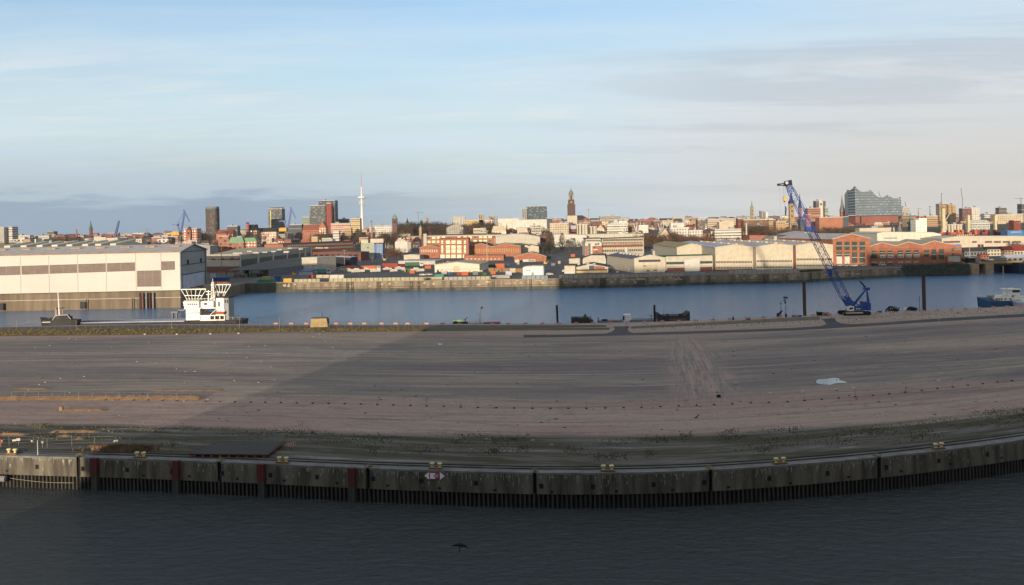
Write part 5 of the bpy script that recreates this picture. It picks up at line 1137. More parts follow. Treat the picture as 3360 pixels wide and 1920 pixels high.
# --- brick halls on the right
def bwin(f, t, L, gm='glass_green'):
    for u0, v0, u1, v1 in L:
        b = MB(); f.slab(b, u0, v0, u1, v1, .12, .2, 0)
        for k in range(1, 4): x = lerp(u0, u1, k / 4); f.slab(b, x - .22, v0, x + .22, v1, .2, .2, 1)
        f.slab(b, u0 - .5, (v0 + v1) / 2 - .7, u1 + .5, (v0 + v1) / 2 + .7, .25, .2, 2); mk('window', b, [M[gm], M['steel_grey'], M['white']], t)
f = G(2732, 874, 2853, 870); t = hall('brick_hall', 'tall orange brick gable hall with two rows of large green windows', 'hall', f, [(2732, 785), (2793, 768), (2853, 783)], 90, M['brick'], M['roof_grey'], trim=M['white'])
X = [(2744.5, 2762.5), (2771, 2787.5), (2795.5, 2812), (2820.5, 2838)]
bwin(f, t, [(a, 793, c, 821) for a, c in X] + [(a, 828, c, 862) for a, c in X[2:]]); bwin(f, t, [(a, 828, c, 841) for a, c in X[:2]])
for a, c in X[:2]: slabpart('white_door', f, a, 842, c, 866, M['white'], t, .2)
slabpart('string_course', f, 2733, 824, 2852, 825, M['brick_dark'], t, .1)
f = G(2853, 870, 3023, 864); t = hall('brick_hall', 'orange brick hall with two low gables and six green windows over white balconies', 'hall', f, [(2853, 809), (2895, 797), (2939, 807.5), (2981, 794.5), (3023, 805)], 80, M['brick'], M['roof_tan'], trim=M['white'])
for i, (a, c) in enumerate(((2860, 2876), (2887, 2902.5), (2912.5, 2928.5), (2946.5, 2962.5), (2972.5, 2988.5), (2998.5, 3014))):
    bwin(f, t, [(a, 823.5 - i * .6, c, 836)]); slabpart('balcony', f, a - 1, 836 - i * .4, c + 1, 847 - i * .4, M['white'] if i else M['glass_green'], t, .9)
    for k in range(3): slabpart('small_window', f, a + k * 5 + 1, 840 - i * .4, a + k * 5 + 3.5, 843.5 - i * .4, M['black'], t, 1.0)
    for k in range(4): slabpart('small_window', f, a + k * 4.4, 859 - i * .4, a + k * 4.4 + 2.6, 863 - i * .4, M['white'], t, .15)
slabpart('string_course', f, 2854, 817, 3022, 818, M['brick_dark'], t, .1, 815, 816)
f = G(3023, 864, 3155, 862); t = hall('brick_hall', 'orange brick hall with one gable and tall green windows, right end of the brick halls', 'hall', f, [(3023, 805), (3065, 791), (3114, 802), (3155, 803)], 70, M['brick'], M['roof_tan'], trim=M['white'])
bwin(f, t, [(3032, 820, 3048, 842), (3057, 818, 3072, 852), (3081.5, 817, 3097, 851), (3123, 815, 3130, 840), (3134, 814, 3140, 822), (3145, 813, 3151, 822)])
b = MB(); f.slab(b, 3136, 801, 3152, 807, .5); mk('blue_sign', b, mat('sign_blue', srgb((60, 120, 190))), t)
slabpart('white_porch', f, 3107, 841, 3146, 859, M['offwhite'], t, 3)
# dark overgrown quay right
t = thing('overgrown_wall', 'dark overgrown quay slope below the right brick halls', 'quay wall', fq(3060)); sweep('slope', 2960, 3180, .2, LAND + 1.4, mat('dark_ivy_wall', (.035, .04, .028), var=.6, scale=.5), .9, 1.6, t)
tufts('bushes', 900, lambda r: (lambda p: Vector((p.x, p.y - r.uniform(0, 1), r.uniform(4.5, 6.8))))(fq(r.uniform(2965, 3175))), 1.2, mat('dark_bush', (.05, .055, .03), var=.5), 6)
tufts('bushes', 500, lambda r: (lambda p: Vector((p.x, p.y + r.uniform(.5, 6), LAND)))(fq(r.uniform(2635, 2700))), 1.6, mat('dark_bush', None), 7)
# white halls right, behind
f = Fac(2878, 1010, 3085, 1010); t = hall('white_hall', 'very long low cream warehouse behind the orange brick halls', 'hall', f, [(2878, 766), (2900, 762), (3060, 763), (3087, 769)], 80, mat('hall_white', None), M['white'])
slabpart('sign_strip', f, 2902, 780, 2944, 783, M['steel_grey'], t); [slabpart('wall_joint', f, 2880 + k * 20, 770, 2880.7 + k * 20, 795, M['stone'], t, .1) for k in range(1, 10)]
f = Fac(3090, 960, 3400, 960); t = hall('quay_shed', 'long cream quay shed with a row of dark openings at the right edge', 'shed', f, [(3090, 784), (3145, 776), (3380, 776), (3420, 778)], 60, M['cream'], mat('hall_white', None))
for a, c in ((3095, 3150), (3190, 3205), (3232, 3255), (3261, 3284), (3290, 3314), (3322, 3350)): slabpart('dark_opening', f, a, 791, c, 797, M['plum'], t, .15)
for a, c in ((3208, 3217), (3219, 3227)): slabpart('red_door', f, a, 802, c, 811, M['red_rust'], t, .15)
# bridge and houses at the right
t = thing('harbour_bridge', 'low bridge with brick parapets and a stone pier crossing the basin at the right', 'bridge', (at(3270, 870, 620).x, 620, 0))
b0, b1 = at(3200, 868, 620), at(3330, 870, 620); b = MB(); b.box(b0.x, 615, 5.0, b1.x + 2, 630, 6.4); mk('deck', b, M['steel_dark'], t)
b = MB(); b.box(b0.x, 614.4, 6.2, b1.x + 2, 614.9, 7.5)
for k in range(24): x = lerp(b0.x, b1.x, k / 23); b.box(x, 614.1, 6.1, x + .4, 614.4, 7.7)
mk('parapet', b, mat('parapet_tan', srgb((170, 140, 92)), var=.2), t)
for u in (3192, 3240): p = at(u, 880, 615); b = MB(); b.box(p.x - 2.5, 612, -1, p.x + 2.5, 634, 6.2); mk('bridge_pier', b, M['stone'], t)
a, c = at(3328, 890, 612), at(3420, 890, 612); t = thing('basin_pier', 'dark blue walled pier head at the right end of the bridge bearing a white triangle', 'quay wall', (a.x, 612, 0)); b = MB(); b.box(a.x, 606, -1, c.x, 655, 6.5); mk('wall_face', b, M['navy'], t)
b = MB(); b.box(a.x + 3, 605.5, 3.2, c.x, 605.9, 6.4); mk('yellow_panel', b, mat('ochre_wall', None), t)
q = Vector((a.x + 5, 605.3, 3.5)); b = MB(); [b.bar(q + Vector(A_), q + Vector(B_), .15) for A_, B_ in (((-.9, 0, 0), (.9, 0, 0)), ((.9, 0, 0), (0, 0, 1.5)), ((0, 0, 1.5), (-.9, 0, 0)))]; mk('triangle_mark', b, M['white'], t)
for u in (3221, 3292): p = at(u, 905, 596); b = MB(); b.tube((p.x, 596, -1), (p.x, 596, 5.5 if u > 3250 else 1.5), .45, .4, 8); mk('dolphin_pile', b, M['stone'], loc=(p.x, 596, 0), label='weathered timber pile standing in the basin %s' % ('in front of the bridge span' if u > 3250 else 'below the bridge pier'), cat='mooring pile')
def house(name, label, u0, u1, vt, vb, dp, wm, rm, rh=2.5, nw=6, rows=2, z=LAND, wmat='black', group=None, kind='gable'):
    f = G(u0, vb, u1, vb, z); a, c = f.p(u0, vt), f.p(u1, vt); t = thing(name, label, 'house', ((a.x + c.x) / 2, a.y, z), group)
    b = MB(); b.prism([(a.x, a.y), (c.x, a.y), (c.x, a.y + dp), (a.x, a.y + dp)], z, a.z); mk('wall', b, M[wm], t); h = a.z - z
    b = MB(); o = .4
    b.mesh([(a.x - o, a.y - o, a.z), (c.x + o, a.y - o, a.z), (c.x + o, a.y + dp + o, a.z), (a.x - o, a.y + dp + o, a.z), (a.x + (rh if kind == 'hip' else -o), a.y + dp / 2, a.z + rh), (c.x - (rh if kind == 'hip' else -o), a.y + dp / 2, a.z + rh)],
           [(0, 1, 5, 4), (2, 3, 4, 5), (1, 2, 5), (3, 0, 4), (3, 2, 1, 0)]); mk('roof', b, M[rm], t)
    for r_ in range(rows):
        for k in range(nw):
            x = lerp(a.x, c.x, (k + .5) / nw); zz = z + h * (r_ + .35) / rows; w = (c.x - a.x) / nw * .25; b = MB(); b.box(x - w, a.y - .1, zz, x + w, a.y + .05, zz + h / rows * .45); mk('window', b, M[wmat], t)
    return t
house('quay_house', 'white two-storey house with dark roof and six windows near the bridge', 3240, 3304, 819, 840, 12, 'offwhite', 'steel_dark', 2, 6, 2)
house('quay_house', 'cream house with bright red roof at the right edge above the bridge', 3328, 3380, 824, 838, 14, 'cream', 'red', 4, 5, 1)
house('quay_house', 'low house with dull red roof left of the bright red roofed house', 3296, 3330, 822, 840, 12, 'stone', 'red_rust', 3, 3, 2)
house('quay_house', 'long dark roofed shed behind the white lamp mast', 3165, 3238, 826, 842, 14, 'steel_grey', 'roof_dark', 3, 7, 1)
house('quay_house', 'small white bridge keeper hut with flat roof on the bridge approach', 3234, 3262, 853, 861, 6, 'offwhite', 'roof_grey', .6, 4, 1)
house('quay_house', 'low salmon coloured hut left of the small bridge keeper hut', 3218, 3246, 838, 848, 6, 'brick', 'red', .8, 3, 1)
house('quay_house', 'small dark hut with flat roof at the left bridge abutment', 3180, 3202, 847, 862, 6, 'steel_dark', 'roof_grey', .5, 2, 1)
house('quay_house', 'blue grey shed roof in front of the red roofed house', 3304, 3380, 846, 860, 8, 'steel_grey', 'roof_blue', 2, 4, 1)
# --- yard clutter: containers, trucks, boats, cars
def lorry(u0, u1, vt, vb, boxm, cabm, lb, cab_right=True):
    f = G(u0, vb, u1, vb); a, c = f.p(u0, vb), f.p(u1, vb); h = (vb - vt) * a.y / F; y = a.y; L = c.x - a.x; cw = 2.6
    t = thing('lorry', lb, 'lorry', ((a.x + c.x) / 2, y, LAND)); x0, x1 = (a.x, c.x - cw - .5) if cab_right else (a.x + cw + .5, c.x)
    b = MB(); b.box(x0, y, LAND + 1.1, x1, y + 2.5, LAND + h); mk('cargo_box', b, M[boxm], t)
    cx = c.x - cw if cab_right else a.x; b = MB(); b.box(cx, y, LAND + .8, cx + cw, y + 2.5, LAND + 3.4); mk('cab', b, M[cabm], t)
    b = MB(); b.box(cx + .4, y - .03, LAND + 2.1, cx + cw - .2, y + 2.3, LAND + 3.0); mk('window', b, M['glass'], t)
    b = MB(); b.box(x0, y + .3, LAND + .8, x1, y + 2.2, LAND + 1.08); mk('chassis', b, M['black'], t)
    for x in (x0 + 1.2, x0 + 2.6, x1 - 1.0, cx + cw / 2): b = MB(); b.tube((x, y - .02, LAND + .5), (x, y + .35, LAND + .5), .5, n=10); mk('wheel', b, M['black'], t)
lorry(1118, 1164, 872, 890, 'orange', 'white', 'orange container lorry with white cab, second from the left among the lorries', False)
lorry(1181, 1247, 872, 889, 'orange', 'white', 'long orange container lorry with a white cab at its right end')
lorry(1329, 1388, 861, 877, 'green', 'white', 'pale green container lorry with a white cab in front of the long white shed')
lorry(1040, 1083, 883, 901, 'teal', 'white', 'teal box lorry with a white cab, leftmost of the lorries')
box_at('container', 'long dull red container parked left of the green container lorry', 'container', 1254, 1304, 865, 878, 2.5, 'red'); box_at('container', 'short dark red container between the long red one and the green lorry', 'container', 1306, 1328, 867, 877, 2.5, 'red_rust')
box_at('container', 'bright blue container on the far quay left of the tan containers', 'container', 900, 920, 906, 922, 3, 'blue'); box_at('container', 'left one of the two brown tan containers on the quay', 'container', 1038, 1058, 903, 913, 2.5, 'roof_tan'); box_at('container', 'right one of the two brown tan containers on the quay', 'container', 1060, 1079, 903, 913, 2.5, 'roof_tan')
box_at('container', 'left one of the two white containers right of the tan containers', 'container', 1082, 1108, 903, 914, 2.5, 'white'); box_at('container', 'right one of the two white containers right of the tan containers', 'container', 1110, 1127, 903, 914, 2.5, 'white')
box_at('container', 'small red container in shade beside the white striped shelter', 'container', 1014, 1028, 903, 914, 2.5, 'red')
box_at('shelter', 'white striped shelter with a bright blue roof on the shaded yard', 'shelter', 981, 1024, 891, 903, 5, 'roof_blue'); f = G(979, 903, 1026, 903); a, c = f.p(979, 891), f.p(1024, 884); b = MB(); b.prism([(a.x, a.y - .5), (c.x, a.y - .5), (c.x + 3, a.y + 8), (a.x + 3, a.y + 8)], a.z, [a.z + .2, a.z + .2, c.z, c.z]); mk('shelter_roof', b, M['blue_crane'], loc=a, label='bright blue sloping roof sheet over the white striped shelter', cat='roof sheet')
for i, (u0, u1, m, vb) in enumerate(((1603, 1622, 'sand', 893), (1624, 1646, 'sand', 893), (1648, 1670, 'sand', 893), (1672, 1692, 'roof_tan', 895), (1694, 1714, 'sand', 896))):
    box_at('crate', 'tan crate in the row near the quay, %s from the left' % ('first', 'second', 'third', 'fourth', 'fifth')[i], 'crate', u0, u1, 880 + i * .5, vb, 4, m, group='tan crates in a row near the quay')
box_at('container', 'bright orange container on the heap behind the tan crates', 'container', 1626, 1655, 866, 880, 3, 'orange'); box_at('container', 'dark green container left of the bright orange container', 'container', 1603, 1625, 869, 880, 3, 'green')
box_at('container', 'light blue small container in front of the tan crates', 'container', 1659, 1679, 891, 904, 3, 'roof_blue'); box_at('container', 'red skip in front of the wide white hall', 'skip', 1499, 1512, 896, 904, 3, 'red'); box_at('container', 'orange skip right of the red skip before the white hall', 'skip', 1514, 1536, 893, 904, 3, 'orange')
box_at('container', 'teal low container beside the quay in front of the white hall', 'container', 1426, 1455, 901, 909, 3, 'teal'); box_at('container', 'long pale mesh cage on the quay edge right of centre', 'cage', 1614, 1672, 904, 914, 3, 'fence_pale'); box_at('container', 'yellowish container lying by the quay fence left of the white hall', 'container', 1392, 1450, 910, 918, 2.5, 'fence_cream')
box_at('container', 'orange tarpaulin stack beside the green container lorry', 'stack', 1394, 1414, 872, 882, 3, 'orange'); box_at('container', 'small white container at the foot of the brick gable house', 'container', 1690, 1704, 853, 862, 3, 'white')
box_at('kiosk', 'yellow green machine on the quay at the left end of the cream fence', 'machine', 930, 956, 915, 927, 3, 'yellow'); box_at('kiosk', 'yellow machine standing in front of the open shed', 'machine', 860, 882, 908, 918, 3, 'yellow')
box_at('container', 'dark blue container stack behind the white ship mast', 'container', 700, 748, 911, 922, 4, 'blue_crane'); box_at('container', 'pale blue container in the shaded yard before the dark open shed', 'container', 690, 703, 900, 914, 3, 'roof_blue')
box_at('container', 'turquoise container at the quay left of the yellow machine', 'container', 845, 898, 918, 928, 3, 'teal')
# yachts on trestles
def yacht(u, v, L, lb, m='white'):
    p = on(u, v, LAND); t = thing('yacht', lb, 'yacht', p); h = L * .16; vs = []; n_ = 7
    for k in range(n_):
        s = k / (n_ - 1); x = (s - .5) * L; w = L * .15 * math.sin(math.pi * min(1, .25 + s * .75)) ** .6 if k < n_ - 1 else .05
        vs += [(p.x + x, p.y - w, LAND + 1.6 + h), (p.x + x, p.y, LAND + 1.1 + .3 * s), (p.x + x, p.y + w, LAND + 1.6 + h)]
    fs = []
    for k in range(n_ - 1):
        a = 3 * k; fs += [(a, a + 3, a + 4, a + 1), (a + 1, a + 4, a + 5, a + 2), (a + 2, a + 5, a + 3, a)]
    fs += [(0, 1, 2)]; b = MB(); b.mesh(vs, fs); mk('hull', b, M[m], t)
    b = MB(); z = LAND + 1.6 + h; b.prism([(p.x - L * .3, p.y - L * .09), (p.x + L * .15, p.y - L * .09), (p.x + L * .15, p.y + L * .09), (p.x - L * .3, p.y + L * .09)], z, z + L * .1, top=[(p.x - L * .26, p.y - L * .07), (p.x + L * .04, p.y - L * .07), (p.x + L * .04, p.y + L * .07), (p.x - L * .26, p.y + L * .07)]); mk('cabin', b, M['offwhite'], t)
    b = MB(); [b.bar((p.x + s * L, p.y - .5, LAND), (p.x + s * L, p.y, LAND + 1.6), .25) for s in (-.25, .2)]; mk('trestle', b, M['steel_dark'], t)
YL = [(1145, 897, 8, 'white yacht on a trestle, first from the left in the boat yard'), (1175, 899, 9, 'white yacht on a trestle, second from the left in the boat yard'), (1205, 896, 8, 'white yacht on a trestle below the long orange lorry'), (1232, 898, 7, 'small white yacht on a trestle at the right end of the boat row'),
      (1272, 891, 6, 'small white boat on a trestle under the red container'), (1312, 890, 7, 'white boat with cabin parked below the short dark red container'), (1370, 897, 9, 'big white covered boat at the left corner of the wide white hall'), (1292, 897, 5, 'tiny white boat among the scrap below the red containers')]
for a in YL: yacht(*a)
def car(p, rz, m, lb, group='cars parked on the far shore', L=4.4, first={}):
    if m not in first:
        t = thing('parked_car', '', 'car', (0, 0, 0), group)
        b = MB(); b.prism([(-2.2, -.88), (2.2, -.88), (2.2, .88), (-2.2, .88)], .35, .95, top=[(-2.15, -.82), (2.15, -.82), (2.15, .82), (-2.15, .82)])
        b.prism([(-1.7, -.8), (1.2, -.8), (1.2, .8), (-1.7, .8)], .96, 1.5, top=[(-1.2, -.66), (.6, -.66), (.6, .66), (-1.2, .66)]); mk('body', b, M[m], t)
        b = MB(); b.prism([(-1.5, -.83), (.95, -.83), (.95, .83), (-1.5, .83)], 1.02, 1.42, top=[(-1.15, -.72), (.55, -.72), (.55, .72), (-1.15, .72)]); mk('window', b, M['glass'], t)
        for x in (-1.35, 1.35):
            for s in (-1, 1): b = MB(); b.tube((x, s * .7, .33), (x, s * .92, .33), .33, n=10); mk('wheel', b, M['black'], t)
        first[m] = t; t.location = p; t.rotation_euler = (0, 0, rz); t['label'] = lb; return t
    t = dup(first[m], p, rz, lb); t['group'] = group; return t
for u, v, m, rz, lb in ((1387, 905, 'white', .1, 'white car parked left of the wide white hall'), (1407, 904, 'cream', .2, 'cream car parked at the left corner of the wide white hall'), (1803, 903, 'white', .05, 'white car in the lane right of the stepped white hut'), (1850, 893, 'white', 1.4, 'white car beside the little beige workshop'),
                        (2025, 897, 'grey_wall', 1.5, 'grey car at the quay end of the asphalt lane'), (1384, 868, 'red', .2, 'red car in front of the long grey-blue roofed shed'), (1472, 862, 'white', 0, 'white car between the square factory block and the wide white hall'), (1486, 864, 'yellow', 0, 'yellow forklift-sized car before the square factory block'),
                        (2757, 874, 'offwhite', 0, 'pale car parked under the left white door of the tall brick hall'), (2777, 875, 'grey_wall', 0, 'grey car parked under the second white door of the tall brick hall'), (2802, 875, 'white', 0, 'white car parked below the third window column of the tall brick hall'), (2830, 874, 'steel_grey', 0, 'dark grey car at the right corner of the tall brick hall'),
                        (2870, 873, 'navy', 0, 'dark blue car below the first balcony of the two-gabled brick hall'), (2895, 872, 'white', 0, 'white car below the second balcony of the two-gabled brick hall'), (2920, 871, 'red', 0, 'red car below the third balcony of the two-gabled brick hall'), (2940, 871, 'steel_grey', 0, 'grey car between the two gables of the brick hall')):
    car(on(u, v, LAND), rz, m, lb)
# scrap and small goods, each one an object
rr = random.Random(21)
GDS = [('pallet_stack', 'roof_tan'), ('oil_drum', 'blue'), ('crate', 'orange'), ('crate', 'steel_grey'), ('pallet_stack', 'offwhite'), ('crate', 'green'), ('machine', 'yellow'), ('machine', 'steel_dark')]
places = [(1258, 889, 'below the long red container'), (1324, 893, 'under the short dark red container'), (1340, 892, 'below the green container lorry'), (1352, 898, 'left of the big covered boat'), (1440, 899, 'at the left end of the white hall'), (1458, 900, 'in front of the white hall, left of the roller door'),
          (1476, 901, 'before the roller door of the white hall'), (1545, 900, 'at the right end of the white hall'), (1560, 902, 'right of the orange skip'), (1578, 898, 'between the white hall and the tan crates'), (1590, 903, 'below the tall pale mast'), (1618, 900, 'in front of the first tan crate'),
          (1640, 901, 'in front of the second tan crate'), (1700, 868, 'below the small brick gable house'), (1668, 872, 'right of the bright orange container'), (1790, 868, 'right of the small brick gable house'), (1815, 872, 'on the open lot left of the workshops'), (1835, 866, 'behind the beige workshop'),
          (1800, 850, 'on the dark lot below the bare trees'), (1880, 843, 'in front of the white shed trees'), (1010, 880, 'left of the white block'), (1090, 893, 'between the teal lorry and the orange lorry'), (1168, 880, 'between the two orange lorries'), (1262, 856, 'right of the silo building'), (780, 910, 'inside the open shed, left'),
          (806, 909, 'inside the open shed, middle'), (830, 909, 'inside the open shed, right'), (3120, 868, 'below the white porch of the right brick hall'), (3165, 860, 'between the brick halls and the bridge'), (2070, 893, 'at the foot of the white tank'), (2188, 896, 'beside the brick strip of the low white block'), (965, 905, 'left of the striped shelter')]
CN = {'roof_tan': 'tan', 'blue': 'blue', 'orange': 'orange', 'steel_grey': 'grey', 'offwhite': 'pale', 'green': 'green', 'yellow': 'yellow', 'steel_dark': 'dark'}
for i, (u, v, w) in enumerate(places):
    nm, m = GDS[(i * 5 + 3) % len(GDS)]; p = on(u, v, LAND); b = MB(); s = rr.uniform(.8, 1.5)
    if nm == 'pallet_stack': [b.box(p.x - 1.2 * s, p.y, LAND + .1 + k * .45, p.x + 1.2 * s, p.y + 1.2, LAND + .42 + k * .45) for k in range(5)]
    elif nm == 'oil_drum': [b.tube((p.x + k * .75 - .8, p.y, LAND), (p.x + k * .75 - .8, p.y, LAND + 1.1), .34, n=10) for k in range(1)]; b.tube((p.x, p.y, LAND), (p.x, p.y, LAND + 1.6), .6, n=10)
    elif nm == 'crate': b.box(p.x - 1.5 * s, p.y, LAND, p.x + 1.5 * s, p.y + 2, LAND + 1.9 * s); [b.bar((p.x + q * s, p.y - .06, LAND), (p.x + q * s, p.y - .06, LAND + 1.9 * s), .15) for q in (-1.4, 0, 1.4)]
    else: b.box(p.x - 1.4, p.y, LAND + .4, p.x + 1.2, p.y + 1.6, LAND + 1.5); b.box(p.x - 1.2, p.y + .1, LAND + 1.5, p.x - .1, p.y + 1.5, LAND + 2.5); b.bar((p.x + .8, p.y + .5, LAND + 1.2), (p.x + 2.4, p.y + .5, LAND + 2.9), .25)
    mk(nm, b, M[m], loc=p, label='%s %s %s' % (CN[m], nm.replace('_', ' '), w), cat=nm.replace('_', ' '))
# ---------------------------------------------------------------- the city beyond
COL = {'cream': (184, 170, 146), 'white': (196, 190, 178), 'brick': (148, 98, 80), 'orange': (156, 104, 80), 'tan': (170, 142, 104), 'pink': (196, 156, 136), 'grey': (92, 88, 82), 'dark': (76, 72, 70), 'brown': (122, 96, 76),
       'ochre': (190, 166, 118), 'slate': (72, 80, 86), 'plum': (112, 82, 80), 'greenish': (140, 150, 128), 'red': (126, 66, 56), 'pale': (154, 150, 142)}
WIN = {'a': (3.4, 3.3, .28, .72, .3, .75, (.06, .055, .05)), 'b': (60, 3.4, .0, 1.0, .35, .72, (.09, .085, .08)), 'c': (2.4, 3.3, .12, .9, .2, .8, (.07, .09, .10)), 'v': (4, 60, .3, .7, .02, .97, (.07, .07, .065)),
       'w': (3.6, 3.6, .2, .75, .2, .75, (.62, .52, .38)), 'n': None, 'd': (5.5, 4.0, .25, .75, .2, .8, (.05, .05, .05)), 'o': (4.2, 4.4, .3, .62, .3, .6, (.62, .60, .55))}
def fm(col, win): return mat('%s_wall_%s' % (col, win), srgb(COL[col]), var=.14, scale=.08, win=WIN[win])
def bld(lb, u0, u1, vt, Y, dp=14, col='cream', win='a', roof='flat', rc='roof_grey', rh=4, nm='office_block', cat='building', group=None, zb=None, plant=True, skew=0):
    z1 = zat((u0 + u1) / 2, vt, Y); a, c = at(u0, vt, Y), at(u1, vt, Y); z0 = (land_z(Y) if zb is None else zb) - .5; sk = skew * (c.x - a.x)
    t = thing(nm, lb, cat, ((a.x + c.x) / 2, Y, z0), group); P = [(a.x, Y + (sk if sk > 0 else 0)), (c.x, Y - (sk if sk < 0 else 0)), (c.x - sk * .5, Y + dp + abs(sk)), (a.x - sk * .5, Y + dp + abs(sk))]
    if sk: P = [(a.x, Y + max(sk, 0)), (c.x, Y + max(-sk, 0)), (c.x - sk * dp / max(1, (c.x - a.x)), Y + max(-sk, 0) + dp), (a.x - sk * dp / max(1, (c.x - a.x)), Y + max(sk, 0) + dp)]
    ze = z1 - (rh if roof != 'flat' else 0); b = MB(); b.prism(P, z0, ze, cap=False); 
    if roof == 'gable': b.poly([(P[0][0], P[0][1], ze), (P[1][0], P[1][1], ze), ((P[0][0] + P[1][0]) / 2, (P[0][1] + P[1][1]) / 2, z1)])
    mk('wall', b, fm(col, win), t); b = MB(); m = M[rc]
    V = lambda i, z, k=0: (lerp(P[i][0], (P[0][0] + P[2][0]) / 2, k), lerp(P[i][1], (P[0][1] + P[2][1]) / 2, k), z)
    if roof == 'flat': b.prism([(x, y - .3) for x, y in P], z1, z1 + .8)
    elif roof == 'gable':
        A, B_ = ((P[0][0] + P[1][0]) / 2, (P[0][1] + P[1][1]) / 2 - .5, z1 + .1), ((P[2][0] + P[3][0]) / 2, (P[2][1] + P[3][1]) / 2, z1 + .1); b.poly([V(0, ze), A, B_, V(3, ze)][::-1]); b.poly([A, V(1, ze), V(2, ze), B_][::-1])
    elif roof == 'ridge':
        A, B_ = [((P[i][0] + P[j][0]) / 2, (P[i][1] + P[j][1]) / 2, z1) for i, j in ((0, 3), (1, 2))]; b.poly([V(0, ze), V(1, ze), B_, A]); b.poly([V(2, ze), V(3, ze), A, B_]); b.poly([V(1, ze), V(2, ze), B_]); b.poly([V(3, ze), V(0, ze), A])
    else:
        k = .28 if roof == 'mansard' else .75; T_ = [V(i, z1, k) for i in range(4)]
        for i in range(4): j = (i + 1) % 4; b.poly([V(i, ze), V(j, ze), T_[j], T_[i]])
        b.poly(T_)
    mk('roof', b, m, t)
    if plant and roof == 'flat' and c.x - a.x > 14:
        b = MB(); w = (c.x - a.x); s = random.uniform(.15, .6); b.box(a.x + w * s, Y + dp * .3, z1 + .8, a.x + w * (s + .18), Y + dp * .7, z1 + 3.2); mk('roof_house', b, M['grey_wall'], t)
    return t
